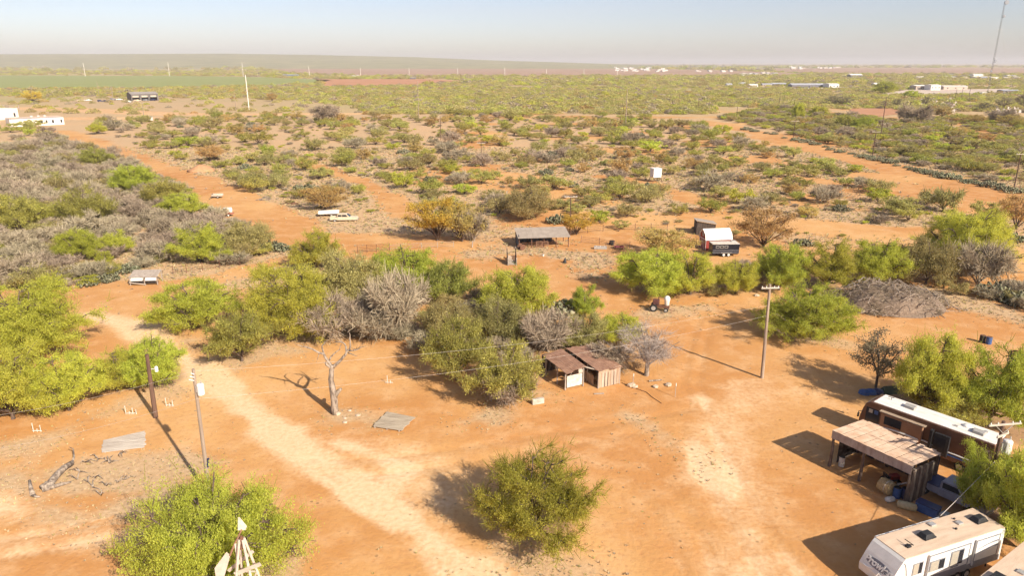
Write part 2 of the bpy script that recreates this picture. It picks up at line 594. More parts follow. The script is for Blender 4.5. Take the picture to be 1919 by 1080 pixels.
def ground_material():
    m = bpy.data.materials.new('ground_soil')
    N, L, bs = nodes_of(m)
    geo = N.new('ShaderNodeNewGeometry')
    at = N.new('ShaderNodeAttribute'); at.attribute_name = 'mask'
    sp = N.new('ShaderNodeSeparateColor'); L.new(at.outputs['Color'], sp.inputs[0])

    def noise(scale, detail=6, rough=0.6, vec=None):
        n = N.new('ShaderNodeTexNoise')
        n.inputs['Scale'].default_value = scale
        n.inputs['Detail'].default_value = detail
        n.inputs['Roughness'].default_value = rough
        L.new(vec or geo.outputs['Position'], n.inputs['Vector'])
        return n.outputs['Fac']

    def rng(x, a, b, c=0.0, d=1.0, smooth=True):
        r = N.new('ShaderNodeMapRange')
        r.interpolation_type = 'SMOOTHSTEP' if smooth else 'LINEAR'
        for i, v in enumerate((a, b, c, d)): r.inputs[1 + i].default_value = v
        L.new(x, r.inputs[0])
        return r.outputs[0]

    def math_(op, a, b):
        q = N.new('ShaderNodeMath'); q.operation = op
        for i, x in enumerate((a, b)):
            if isinstance(x, float): q.inputs[i].default_value = x
            else: L.new(x, q.inputs[i])
        return q.outputs[0]

    def mix(f, a, b):
        x = N.new('ShaderNodeMix'); x.data_type = 'RGBA'
        if isinstance(f, float): x.inputs[0].default_value = f
        else: L.new(f, x.inputs[0])
        for i, c in ((6, a), (7, b)):
            if isinstance(c, tuple): x.inputs[i].default_value = (*c, 1)
            else: L.new(c, x.inputs[i])
        return x.outputs[2]

    big, medn, fin, tiny = noise(0.035, 5), noise(0.35, 6), noise(2.2, 5), noise(9.0, 3)
    soil = mix(rng(big, 0.40, 0.60), (0.525, 0.252, 0.086), (0.63, 0.360, 0.146))
    soil = mix(rng(noise(0.012, 4), 0.42, 0.62, 0, 0.55), soil, (0.49, 0.22, 0.077))
    soil = mix(rng(medn, 0.42, 0.72, 0, 0.55), soil, (0.68, 0.42, 0.215))
    soil = mix(rng(fin, 0.30, 0.52, 0.42, 0.0), soil, (0.44, 0.205, 0.085))
    # dry grass and weeds
    gm = math_('ADD', sp.outputs[1], math_('MULTIPLY', math_('SUBTRACT', medn, 0.5), 0.9))
    gcol = mix(rng(fin, 0.35, 0.65), (0.46, 0.31, 0.175), (0.60, 0.43, 0.26))
    gcol = mix(rng(big, 0.42, 0.62, 0, 0.6), gcol, (0.58, 0.37, 0.21))
    gcol = mix(rng(tiny, 0.50, 0.66, 0, 0.35), gcol, (0.28, 0.205, 0.115))
    col = mix(rng(gm, 0.22, 0.9, 0, 0.88), soil, gcol)
    # pale caliche
    pm = math_('ADD', sp.outputs[0], math_('MULTIPLY', math_('SUBTRACT', fin, 0.5), 0.5))
    pm = math_('ADD', pm, math_('MULTIPLY', math_('SUBTRACT', medn, 0.5), 0.6))
    pcol = mix(rng(fin, 0.3, 0.7), (0.72, 0.475, 0.27), (0.80, 0.58, 0.36))
    col = mix(rng(pm, 0.1, 1.0, 0, 0.9), col, pcol)
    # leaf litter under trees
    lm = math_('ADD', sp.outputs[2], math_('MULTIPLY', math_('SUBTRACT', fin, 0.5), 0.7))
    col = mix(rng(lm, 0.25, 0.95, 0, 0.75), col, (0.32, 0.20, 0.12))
    # pebbles and small dark tufts
    vo = N.new('ShaderNodeTexVoronoi'); vo.inputs['Scale'].default_value = 0.9
    L.new(geo.outputs['Position'], vo.inputs['Vector'])
    sm = math_('MULTIPLY', rng(vo.outputs['Distance'], 0.07, 0.16, 1, 0), rng(medn, 0.48, 0.62))
    col = mix(math_('MULTIPLY', sm, 0.7), col, (0.17, 0.11, 0.055))
    # far country: brown green
    sx = N.new('ShaderNodeSeparateXYZ'); L.new(geo.outputs['Position'], sx.inputs[0])
    fa = rng(sx.outputs[1], 380.0, 700.0)
    fn = noise(0.004, 6)
    fcol = mix(rng(fn, 0.38, 0.62), (0.36, 0.31, 0.135), (0.47, 0.33, 0.19))
    fa = math_('MULTIPLY', fa, rng(sp.outputs[0], 0.1, 0.4, 1, 0.25))
    col = mix(math_('MULTIPLY', fa, 0.85), col, fcol)
    L.new(col, bs.inputs['Base Color'])
    bs.inputs['Roughness'].default_value = 0.96
    bs.inputs['Specular IOR Level'].default_value = 0.1
    bp = N.new('ShaderNodeBump'); bp.inputs['Strength'].default_value = 0.5; bp.inputs['Distance'].default_value = 0.12
    L.new(fin, bp.inputs['Height']); L.new(bp.outputs[0], bs.inputs['Normal'])
    return m


ground = build_ground()
ground.data.materials.append(ground_material())


def field(name, label, poly, z, mat):
    pts = [P(a, b, z) for a, b in poly]
    b = MB()
    b.add(pts, [tuple(range(len(pts)))])
    # face up
    o = b.build(name, mat)
    if o.data.polygons[0].normal.z < 0:
        o.data.flip_normals()
    return tag(o, label, 'field', kind='structure')


FIELDS = {
    'green': [(-300, 141.5), (300, 141.5), (480, 144), (620, 149.5), (590, 157), (480, 160), (250, 165), (-300, 167)],
    'red': [(590, 148), (800, 148), (875, 151), (860, 156), (770, 160), (610, 162), (600, 156)],
    'brown_mid': [(440, 124), (800, 124.5), (1120, 127), (1330, 131), (1500, 137), (1500, 141), (1200, 142.5), (860, 142), (700, 141.5), (560, 137)],
    'brown_right': [(1380, 128), (1640, 127), (1930, 127.5), (2100, 129), (2100, 139), (1930, 138), (1650, 139), (1480, 135)],
    'brown_far': [(560, 119.8), (1100, 119.6), (1500, 120.2), (1500, 121.4), (900, 121.6), (560, 121.2)],
    'pad_right': [(1700, 168), (1890, 166), (1890, 174), (1770, 178), (1640, 178)],
    'yard_right': [(1590, 203), (1680, 203), (1690, 212), (1640, 219), (1600, 213)],
    'pad_mid': [(1380, 163.5), (1660, 163), (1660, 165), (1400, 166)],
    'pale_left': [(-200, 128.6), (220, 129.4), (420, 131.5), (420, 132.2), (200, 131), (-200, 130.4)],
}
field('green_field', 'long green crop field in the far left distance', FIELDS['green'], 0.5, M('crop_green', (0.30, 0.31, 0.10), (0.25, 0.265, 0.08), scale=0.02, stretch=(1, 3, 1)))
field('red_field', 'ploughed red field beyond the green crop', FIELDS['red'], 0.5, M('plough_red', (0.52, 0.26, 0.13), (0.44, 0.20, 0.10), scale=0.02))
field('brown_field', 'wide pale brown field below the middle horizon', FIELDS['brown_mid'], 0.7, M('stubble_brown', (0.42, 0.265, 0.175), (0.35, 0.215, 0.13), scale=0.005))
field('brown_field', 'pale brown field below the right horizon', FIELDS['brown_right'], 0.7, M('stubble_brown', (0, 0, 0)))
field('brown_field', 'thin far brown field along the middle horizon', FIELDS['brown_far'], 0.9, M('stubble_brown', (0, 0, 0)))
field('gravel_pad', 'white gravel yard by the radio tower', FIELDS['pad_right'], 0.3, M('white_gravel', (0.62, 0.50, 0.40), (0.52, 0.40, 0.31), scale=0.05))
field('dirt_yard', 'orange dirt yard among the trees on the right', FIELDS['yard_right'], 0.2, M('yard_dirt', (0.50, 0.25, 0.13), (0.42, 0.20, 0.10), scale=0.1))
field('gravel_pad', 'pale gravel strip before the far sheds', FIELDS['pad_mid'], 0.3, M('white_gravel', (0, 0, 0)))
field('stubble_strip', 'thin pale stubble strip at the far left', FIELDS['pale_left'], 0.5, M('straw_strip', (0.40, 0.33, 0.17), (0.36, 0.29, 0.15), scale=0.01))


def hills():
    """low ridge on the left horizon"""
    xs = np.linspace(-9000, 2500, 90)
    prof = 105 * sst(2300, -2300, xs) * (0.86 + 0.28 * fbm(xs, xs * 0 + 40, 1400.0))
    ys = np.linspace(4200, 9500, 24)
    X, Y = np.meshgrid(xs, ys)
    Z = prof[None, :] * np.sin(np.clip((Y - 4200) / 5300, 0, 1) * math.pi / 1.15).clip(0, 1) * (0.9 + 0.2 * fbm(X, Y, 700.0)) - 0.5
    i = np.arange(X.size).reshape(X.shape)
    f = np.stack([i[:-1, :-1], i[:-1, 1:], i[1:, 1:], i[1:, :-1]], -1).reshape(-1, 4)
    me = np_mesh('hills', np.stack([X.ravel(), Y.ravel(), Z.ravel()], -1), f, [M('hill_scrub', (0.33, 0.29, 0.14), (0.23, 0.21, 0.10), scale=0.006, c3=(0.42, 0.32, 0.18))], smooth=True)
    tag(link('hills', me), 'low scrubby ridge on the left horizon', 'hills', kind='structure')


hills()

# ------------------------------------------------------------------ trees, shrubs, cactus: prototypes
def tubes_np(paths, n=5):
    """paths: list of (pts (k,3), radii (k,)) -> verts, quads"""
    V, Fc, off = [], [], 0
    for pts, rad in paths:
        pts = np.asarray(pts, float)
        k = len(pts)
        d = np.gradient(pts, axis=0)
        d /= np.linalg.norm(d, axis=1)[:, None] + 1e-9
        ref = np.where(np.abs(d[:, 2:3]) > 0.9, np.array([[1.0, 0, 0]]), np.array([[0, 0, 1.0]]))
        s = np.cross(d, ref); s /= np.linalg.norm(s, axis=1)[:, None] + 1e-9
        t = np.cross(d, s)
        a = np.arange(n) * 2 * math.pi / n
        ring = pts[:, None, :] + (s[:, None, :] * np.cos(a)[None, :, None] + t[:, None, :] * np.sin(a)[None, :, None]) * np.asarray(rad)[:, None, None]
        V.append(ring.reshape(-1, 3))
        i = np.arange(k - 1)[:, None] * n
        j = np.arange(n)[None, :]
        j2 = (j + 1) % n
        Fc.append(np.stack([i + j, i + n + j, i + n + j2, i + j2], -1).reshape(-1, 4) + off)
        off += k * n
    return np.concatenate(V), np.concatenate(Fc)


def bez(a, b, c, n):
    t = np.linspace(0, 1, n)[:, None]
    return (1 - t) ** 2 * a + 2 * t * (1 - t) * b + t ** 2 * c


WT = []


def skeleton(rs, R, H, limbs, subs, twigs, base_r, flat=0.5, low=0.12, wobble=0.06, open_=0.0):
    """returns branch paths, and twig segments (start, end) that carry leaves"""
    paths, tw = [], []
    WT.clear()
    ga = rs.rand() * 6.28
    fork = np.array([0, 0, H * low])
    paths.append((np.array([[0, 0, -0.15], [0.02 * R, 0, H * low * 0.5], fork]), np.array([base_r * 1.35, base_r, base_r * 0.9])))
    for i in range(limbs):
        a = ga + i * 2.399 + rs.uniform(-.3, .3)
        q = math.sqrt((i + 0.6) / limbs)
        r = R * q * rs.uniform(0.78, 0.95)
        z = H * (1 - flat * q * q) * rs.uniform(0.84, 1.0)
        tip = np.array([r * math.cos(a), r * math.sin(a), z])
        mid = np.array([0.42 * r * math.cos(a + rs.uniform(-.35, .35)), 0.42 * r * math.sin(a), z * rs.uniform(0.5, 0.8)])
        pts = bez(fork * rs.uniform(0.5, 1.0), mid, tip, 8)
        pts[1:] += rs.normal(0, wobble * R * 0.35, (7, 3)) * np.linspace(0.3, 1, 7)[:, None]
        r0 = base_r * rs.uniform(0.5, 0.75)
        paths.append((pts, np.linspace(r0, r0 * 0.28, 8)))
        for j in range(subs):
            t = rs.uniform(0.35, 0.98)
            k = t * 7
            k0 = int(k)
            st = pts[k0] * (1 - (k - k0)) + pts[min(7, k0 + 1)] * (k - k0)
            b = a + rs.uniform(-1.5, 1.5)
            ln = R * rs.uniform(0.16, 0.34) * (1.1 - 0.3 * t)
            e = st + np.array([math.cos(b) * ln, math.sin(b) * ln, rs.uniform(-0.2, 0.4) * ln])
            e[2] = max(e[2], 0.10 * H)
            m = (st + e) / 2 + np.array([0, 0, 0.18 * ln])
            sp = bez(st, m, e, 5)
            sp[1:] += rs.normal(0, wobble * R * 0.2, (4, 3))
            r1 = r0 * rs.uniform(0.25, 0.38)
            paths.append((sp, np.linspace(r1, r1 * 0.35, 5)))
            wsub = rs.rand() ** 1.6 + 0.04
            for w in range(twigs):
                t2 = rs.uniform(0.25, 1.0)
                k = t2 * 4
                k0 = int(k)
                s2 = sp[k0] * (1 - (k - k0)) + sp[min(4, k0 + 1)] * (k - k0)
                c = b + rs.uniform(-1.8, 1.8)
                l2 = R * rs.uniform(0.09, 0.2)
                e2 = s2 + np.array([math.cos(c) * l2, math.sin(c) * l2, rs.uniform(-0.5, 0.7) * l2])
                e2[2] = max(e2[2], 0.06 * H)
                tw.append((s2, e2))
                WT.append(wsub * (0.35 + 0.65 * rs.rand()))
    return paths, tw


def leaves(rs, tw, n, size, spread, aspect=0.42, up=0.6, R=5.0, H=4.0):
    tw0 = np.array([a for a, b in tw]); tw1 = np.array([b for a, b in tw])
    wgt = np.array(WT) if len(WT) == len(tw) else np.ones(len(tw))
    idx = rs.choice(len(tw), n, p=wgt / wgt.sum())
    t = rs.uniform(0.1, 1.15, n)[:, None]
    c = tw0[idx] * (1 - t) + tw1[idx] * t + rs.normal(0, 1, (n, 3)) * np.array([spread, spread, spread * 0.62])
    c[:, 2] = np.maximum(c[:, 2], 0.05)
    d = rs.normal(0, 1, (n, 3)); d[:, 2] -= 0.15
    d /= np.linalg.norm(d, axis=1)[:, None]
    nn = rs.normal(0, 1, (n, 3)); nn[:, 2] += up * 2
    s = np.cross(d, nn); s /= np.linalg.norm(s, axis=1)[:, None] + 1e-6
    ln = (size * rs.uniform(0.6, 1.5, n))[:, None]
    w = ln * aspect
    q = np.stack([c - d * ln / 2, c + s * w / 2 - d * ln * .05, c + d * ln / 2, c - s * w / 2 + d * ln * .05], 1)
    clump = rs.uniform(-0.16, 0.16, len(tw))[idx]
    v = np.clip(rs.normal(0.5, 0.085, n) + clump, 0.02, 0.99)
    return q.reshape(-1, 3), np.arange(4 * n).reshape(-1, 4), np.repeat(v, 4)


def twig_blades(rs, tw, n, length, width, R, H, upb=0.5):
    """thin bare twigs: narrow four-point blades"""
    tw0 = np.array([a for a, b in tw]); tw1 = np.array([b for a, b in tw])
    idx = rs.choice(len(tw), n)
    t = rs.uniform(0, 1.0, n)[:, None]
    c = tw0[idx] * (1 - t) + tw1[idx] * t
    out = (tw1 - tw0)[idx]
    out /= np.linalg.norm(out, axis=1)[:, None] + 1e-6
    d = out + rs.normal(0, 0.75, (n, 3)); d[:, 2] += upb
    d /= np.linalg.norm(d, axis=1)[:, None]
    s = np.cross(d, rs.normal(0, 1, (n, 3))); s /= np.linalg.norm(s, axis=1)[:, None] + 1e-6
    ln = (length * rs.uniform(0.4, 1.4, n))[:, None]
    w = width * rs.uniform(0.7, 1.3, n)[:, None]
    e = c + d * ln
    q = np.stack([c - s * w / 2, c + s * w / 2, e + s * w * 0.2, e - s * w * 0.2], 1)
    q[:, :, 2] = np.maximum(q[:, :, 2], 0.02)
    v = np.clip(rs.normal(0.5, 0.22, n), 0.02, 0.99)
    return q.reshape(-1, 3), np.arange(4 * n).reshape(-1, 4), np.repeat(v, 4)


def proto(kind, seed, R, H, limbs, subs, twigs, nleaf, size, spread=None, base_r=None, bark=None, flat=0.5, low=0.12, joined=False, blades=0, blen=0.6, bw=0.035, aspect=0.42):
    rs = np.random.RandomState(seed)
    base_r = base_r or R * 0.035
    paths, tw = skeleton(rs, R, H, limbs, subs, twigs, base_r, flat, low)
    tv, tf = tubes_np(paths, 5)
    cv, cf, ca = [], [], []
    off = 0
    if nleaf:
        a, b, c = leaves(rs, tw, nleaf, size, spread or R * 0.05, aspect, R=R, H=H)
        cv.append(a); cf.append(b); ca.append(c); off = len(a)
    if blades:
        a, b, c = twig_blades(rs, tw, blades, blen, bw, R, H)
        if nleaf: c = c * 0.18           # bare twigs among the leaves
        cv.append(a); cf.append(b + off); ca.append(c)
    cv, cf, ca = np.concatenate(cv), np.concatenate(cf), np.concatenate(ca)
    bark = bark or BARK
    if joined:
        v = np.concatenate([tv, cv]); f = np.concatenate([tf, cf + len(tv)])
        me = np_mesh('shrub', v, f, [bark, LEAF[kind]], attr=np.concatenate([np.full(len(tv), 0.3), ca]), mat_idx=np.concatenate([np.zeros(len(tf)), np.ones(len(cf))]))
        return {'R': R, 'H': H, 'joined': me}
    t = np_mesh('trunk', tv, tf, [bark], smooth=True)
    c = np_mesh('crown', cv, cf, [LEAF[kind]], attr=ca)
    return {'R': R, 'H': H, 'trunk': t, 'crown': c}


PR = {
    # large near trees with their own trunk and crown
    'mL': [proto('m', 1, 7.2, 5.4, 26, 9, 7, 140000, 0.098, 0.19, flat=0.74, aspect=0.5, blades=2500, blen=0.8, bw=0.04), proto('m', 2, 6.5, 5.0, 23, 9, 7, 110000, 0.10, 0.18, flat=0.70, aspect=0.5, blades=2200, blen=0.8, bw=0.04)],
    'sL': [proto('m', 3, 6.2, 5.6, 15, 9, 7, 56000, 0.098, 0.19, flat=0.66, blades=9000, blen=0.8, bw=0.04, aspect=0.5)],
    'm': [proto('m', 10 + i, 4.4, 3.9, 18, 8, 6, 60000, 0.095, 0.16, flat=0.68, aspect=0.5, blades=1200, blen=0.6, bw=0.04) for i in range(3)],
    's': [proto('s', 20 + i, 4.2, 3.9, 12, 8, 6, 13000, 0.115, 0.18, flat=0.60, aspect=0.5, blades=4200, blen=0.6, bw=0.045) for i in range(3)],
    'y': [proto('y', 30 + i, 3.6, 3.2, 14, 8, 6, 18000, 0.115, 0.18, flat=0.64, aspect=0.5, blades=4000, blen=0.6, bw=0.04) for i in range(3)],
    'o': [proto('o', 40 + i, 4.0, 4.0, 13, 6, 6, 9000, 0.18, 0.2, flat=0.4, low=0.05) for i in range(2)],
    'k': [proto('k', 45 + i, 4.6, 4.6, 14, 7, 6, 13000, 0.18, 0.2, flat=0.4, low=0.05) for i in range(2)],
    'b': [proto('b', 50 + i, 3.4, 2.9, 11, 6, 6, 0, 0, flat=0.45, low=0.06, blades=5200, blen=0.75, bw=0.045, bark=BARK_PALE) for i in range(3)],
    'd': [proto('d', 60, 3.8, 5.2, 11, 7, 6, 6500, 0.17, 0.22, flat=0.45, low=0.32)],
    'g': [proto('g', 61, 2.9, 6.2, 12, 6, 6, 0, 0, flat=0.28, low=0.36, blades=5200, blen=0.8, bw=0.017, base_r=0.17, bark=DEADWOOD)],
    # shrubs of the open flat, one mesh each
    'mj': [proto('m' if i == 0 else 'n', 70 + i, 3.6, 3.2, 9, 5, 6, 3100, 0.26, 0.22, aspect=0.55, joined=True) for i in range(4)],
    'sj': [proto('s', 76 + i, 3.6, 3.2, 9, 5, 6, 2000, 0.26, 0.26, joined=True, blades=700, blen=0.8, bw=0.07) for i in range(3)],
    'yj': [proto('y', 80 + i, 3.6, 3.0, 9, 5, 6, 2100, 0.26, 0.26, joined=True, blades=900, blen=0.8, bw=0.07) for i in range(3)],
    'oj': [proto('o', 85 + i, 3.6, 3.4, 10, 5, 6, 3400, 0.28, 0.24, low=0.05, joined=True) for i in range(2)],
    'bj': [proto('b', 90 + i, 3.6, 3.2, 10, 5, 5, 0, 0, low=0.05, joined=True, blades=2200, blen=0.9, bw=0.075, bark=BARK_PALE) for i in range(3)],
}


def cactus_mesh(seed, R, n, H=1.2):
    rs = np.random.RandomState(seed)
    V, Fc, A, off = [], [], [], 0
    k = 8
    for i in range(n):
        r = R * math.sqrt(rs.rand()); a = rs.rand() * 6.28
        z = H * (1 - 0.5 * (r / R) ** 2) * rs.uniform(0.12, 1.0)
        c = np.array([r * math.cos(a), r * math.sin(a), max(0.14, z)])
        pr = rs.uniform(0.13, 0.23)
        up = np.array([rs.normal(0, 0.5), rs.normal(0, 0.5), 1.0]); up /= np.linalg.norm(up)
        nr = np.cross(up, rs.normal(0, 1, 3)); nr /= np.linalg.norm(nr)
        sd = np.cross(nr, up)
        an = np.arange(k) * 2 * math.pi / k
        ring = c + (np.cos(an)[:, None] * sd * 0.8 + np.sin(an)[:, None] * up * 1.15) * pr
        V.append(np.concatenate([ring, [c + nr * 0.035, c - nr * 0.035]]))
        for j in range(k):
            j2 = (j + 1) % k
            Fc += [(off + j, off + j2, off + k), (off + j2, off + j, off + k + 1)]
        A.append(np.full(k + 2, np.clip(rs.normal(0.5, 0.22), 0.02, 0.98)))
        off += k + 2
    return np_mesh('pads', np.concatenate(V), np.array(Fc), [LEAF['c']], attr=np.concatenate(A))


CACT = [cactus_mesh(200 + i, 1.5, 150) for i in range(3)]

NAME = {'m': 'mesquite_tree', 's': 'thin_mesquite_tree', 'y': 'olive_brush_tree', 'o': 'orange_leaved_tree', 'k': 'golden_leaved_tree', 'b': 'bare_brush_tree', 'd': 'grey_green_tree', 'g': 'bare_tree'}
CATG = {'m': 'tree', 's': 'tree', 'y': 'shrub', 'o': 'shrub', 'k': 'tree', 'b': 'shrub', 'd': 'tree', 'g': 'tree'}


def put_tree(p, w, h, kind, label, rot=None, variant=None, group=None, key=None):
    prs = PR[key or kind]
    pr = prs[(variant if variant is not None else rnd.randrange(len(prs))) % len(prs)]
    sx, sz = w / 2 / pr['R'], h / pr['H']
    rot = rnd.uniform(0, 6.28) if rot is None else rot
    if 'joined' in pr:
        o = link(NAME[kind[0]].replace('_tree', '_shrub'), pr['joined'])
        tag(o, label, 'shrub', group)
    else:
        o = thing(NAME[kind[0]], label, CATG[kind[0]], group=group)
        link('trunk', pr['trunk'], o)
        link('crown', pr['crown'], o)
    o.location = (p[0], p[1], 0)
    o.rotation_euler = (0, 0, rot)
    o.scale = (sx, sx, sz)
    return o


OCC = []      # (x, y, radius) taken ground


def tree_box(x0, y0, x1, y1, kind, label, key=None, hmul=1.0, rot=None, variant=None, group=None):
    """a tree whose outline fills the photo box"""
    cx, wpx = (x0 + x1) / 2, x1 - x0
    p = P(cx, y1)
    w = wpx / F * depth(p)
    dep = math.atan2(CAMH, p.y)
    p = P(cx, y1 - 0.24 * wpx * math.sin(dep))
    w = wpx / F * depth(p) * 1.16
    z = Q(cx, y0, p.y + 0.12 * w).z
    h = min(max(z, 0.46 * w), 1.15 * w) * hmul
    OCC.append((p.x, p.y, w * 0.42))
    return put_tree(p, w, h, kind, label, rot, variant, group, key)


TB = tree_box
# ------------------------------------------------------------------ the trees one can pick out
TB(258, 878, 566, 1150, 'm', 'big bright green mesquite behind the windmill at the bottom', 'mL', variant=0, rot=0.4)
TB(892, 832, 1122, 1046, 's', 'open mesquite with dark inner branches alone on the orange yard', 'sL', rot=2.2)
TB(-70, 520, 168, 690, 'm', 'wide green mesquite beside the pale road at the left edge', 'mL', variant=1, rot=1.0)
TB(-60, 640, 110, 805, 'm', 'green mesquite at the left edge above the pipe stands', 'm', variant=0)
TB(60, 655, 200, 785, 'm', 'green mesquite with pale fallen limb showing, in the left row', 'm', variant=1)
TB(165, 655, 275, 745, 'm', 'low green mesquite between the left row and the dark pole', 'm', variant=2)
TB(232, 622, 352, 738, 'm', 'light green mesquite behind the dark leaning pole', 'm', variant=0)
TB(288, 520, 452, 628, 'm', 'green mesquite with dark trunks at the bend of the pale road', 'm', variant=1)
TB(390, 572, 516, 690, 's', 'soft olive green mesquite beside the pale road', 's', variant=1)
TB(455, 488, 645, 645, 'm', 'tallest light green mesquite of the middle thicket', 'mL', variant=1, rot=3.0)
TB(545, 430, 642, 512, 'm', 'rich green rounded tree left of the pipe gate', 'm', variant=2)
TB(588, 468, 722, 575, 'y', 'pale olive brush right of the rich green tree', 'y', variant=0)
TB(695, 452, 830, 560, 'm', 'yellow green mesquite below the golden tree', 'm', variant=0)
TB(790, 478, 892, 575, 's', 'open mesquite with twisted dark limbs in the middle thicket', 's', variant=0)
TB(893, 492, 1042, 602, 'm', 'light green mesquite below the loading chute', 'm', variant=1)
TB(1064, 535, 1128, 598, 'm', 'small bright green mesquite beside the dark cactus', 'm', variant=2)
TB(1124, 580, 1208, 652, 'm', 'bright green mesquite behind the rusty shack', 'm', variant=0)
TB(690, 520, 800, 640, 'b', 'dark grey bare brush in the heart of the thicket', 'b', variant=0)
TB(555, 560, 690, 645, 'b', 'tan bare brush at the lower left of the thicket', 'b', variant=1)
TB(650, 570, 770, 645, 'b', 'tan bare brush above the tree shadow on orange dirt', 'b', variant=2)
TB(780, 560, 900, 650, 'y', 'olive brush in the lower middle of the thicket', 'y', variant=1)
TB(880, 560, 990, 650, 'y', 'olive brush below the light green chute tree', 'y', variant=2)
TB(790, 590, 920, 725, 's', 'leaning mesquite throwing a long branched shadow left', 's', variant=2)
TB(870, 628, 1018, 770, 's', 'spreading mesquite against the left side of the shack', 's', variant=1)
TB(900, 690, 1000, 770, 'b', 'dry brush at the foot of the shack tree', 'b', variant=1)
TB(975, 590, 1080, 670, 'b', 'tan brush behind the left roof of the shack', 'b', variant=0)
TB(1050, 585, 1140, 660, 'y', 'grey olive brush behind the shack roof', 'y', variant=0)
TB(1150, 462, 1300, 562, 'm', 'green mesquite above the small farm machine', 'm', variant=1)
TB(1240, 470, 1345, 560, 'm', 'green mesquite right of the farm machine tree', 'm', variant=2)
TB(1335, 480, 1422, 556, 'm', 'rounded green mesquite below the black horse trailer', 'm', variant=0)
TB(1185, 425, 1300, 492, 'o', 'pale orange thorn tree beside the corral', 'o', variant=0)
TB(1408, 448, 1512, 552, 'm', 'green mesquite above the crossarm of the middle pole', 'm', variant=1)
TB(1495, 448, 1605, 548, 'm', 'green mesquite between the pole tree row and the brush pile', 'm', variant=2)
TB(1588, 440, 1700, 540, 'm', 'light green mesquite above the brush pile', 'm', variant=0)
TB(1680, 440, 1790, 540, 'y', 'mixed olive brush right above the brush pile', 'y', variant=1)
TB(1728, 382, 1890, 510, 'm', 'tall yellow green mesquite near the right edge', 'mL', variant=0, rot=4.4)
TB(1780, 450, 1880, 545, 'b', 'dark bare brush under the tall right mesquite', 'b', variant=2)
TB(1418, 533, 1602, 648, 'm', 'wide green mesquite right of the middle pole', 'mL', variant=1, rot=5.0)
TB(1376, 383, 1484, 470, 'o', 'dull orange thorn tree behind the red barn', 'o', variant=1)
TB(1862, 355, 1945, 435, 'o', 'orange thorn tree cut by the right edge', 'o', variant=0)
TB(1584, 612, 1698, 740, 'd', 'grey green oak casting a long shadow by the motorhome', 'd', rot=1.0)
TB(1665, 618, 1800, 790, 'm', 'light green mesquite behind the motorhome roof', 'm', variant=1, hmul=1.05)
TB(1775, 640, 1935, 810, 'm', 'green mesquite behind the motorhome at the right edge', 'm', variant=2)
TB(1700, 700, 1850, 800, 's', 'thin mesquite close behind the motorhome', 's', variant=0)
TB(1782, 812, 1900, 985, 'm', 'yellow green tree at the foot of the transformer pole', 'm', variant=0)
TB(1842, 790, 2010, 1060, 'm', 'yellow green tree cut by the right edge by the camper', 'm', variant=1)
TB(1862, 868, 1990, 1024, 'm', 'green tree behind the back end of the travel trailer', 'm', variant=2)
TB(1152, 615, 1270, 716, 'g', 'leafless grey tree standing right of the rusty shack', 'g', rot=0.8, hmul=1.12)
TB(1098, 632, 1185, 705, 'g', 'grey bare branches fallen over the back of the shack', 'b', variant=1, hmul=0.8)
TB(762, 362, 880, 458, 'k', 'big golden orange tree on the flat', 'k', variant=0)
TB(820, 375, 912, 458, 'o', 'dull golden tree touching the big golden tree', 'o', variant=1)
TB(862, 400, 915, 456, 'b', 'small bare shrub right of the golden trees', 'b', variant=0)
TB(942, 352, 1036, 416, 'y', 'olive thorn shrub above the loafing shed', 'y', variant=2)
TB(1048, 395, 1112, 444, 'k', 'small golden tree at the pole by the loafing shed', 'k', variant=1)
TB(568, 340, 652, 398, 'o', 'brown orange shrub behind the wrecked truck', 'o', variant=0)
TB(322, 420, 432, 498, 'm', 'rounded bright green mesquite in the grey brush', 'm', variant=2)
TB(112, 424, 196, 492, 'm', 'bright green mesquite in the middle of the grey brush', 'm', variant=1)
TB(185, 430, 250, 480, 'm', 'smaller bright green mesquite joined to its neighbour in grey brush', 'm', variant=0)
TB(180, 470, 214, 498, 'm', 'tiny round green shrub in the grey brush', 'm', variant=2)
TB(418, 410, 518, 476, 'y', 'olive brush beside the bend of the dirt lane', 'y', variant=1)
TB(112, 348, 216, 428, 's', 'tall open mesquite in the left grey brush', 's', variant=0)
TB(-15, 358, 84, 440, 's', 'open mesquite in grey brush at the left edge', 's', variant=2)
TB(368, 268, 422, 304, 'o', 'orange round shrub above the dirt mound', 'o', variant=1)
TB(1100, 268, 1120, 282, 'm', 'very small green shrub far out on the flat', 'mj')


for a in ((212, 305, 292, 362, 'm', 'green mesquite at the lane edge of the grey thicket, upper one', 'm'), (268, 330, 352, 388, 's', 'airy green mesquite at the lane edge of the grey thicket'),
          (300, 358, 384, 412, 'm', 'green mesquite at the lane edge above the round one'), (60, 376, 118, 420, 'm', 'green mesquite deep in the grey thicket'), (150, 275, 210, 312, 's', 'airy mesquite at the top corner of the grey thicket')):
    TB(*a)

# ------------------------------------------------------------------ scattered shrubs, each one an object
def free(x, y, r):
    for a, b, c in OCC:
        if (a - x) ** 2 + (b - y) ** 2 < (c + r) ** 2: return False
    return True


for a, b, r in ((645, 408, 9), (620, 398, 6), (425, 400, 5), (408, 366, 5), (1015, 455, 9), (1130, 455, 9), (1340, 462, 8), (1325, 430, 6), (1228, 338, 5), (378, 312, 5), (270, 525, 5),
                (1058, 490, 4), (958, 485, 4), (1238, 575, 5), (1665, 580, 10), (1068, 440, 3), (902, 296, 3), (60, 225, 30), (110, 228, 25)):
    q = P(a, b)
    OCC.append((q.x, q.y, r))


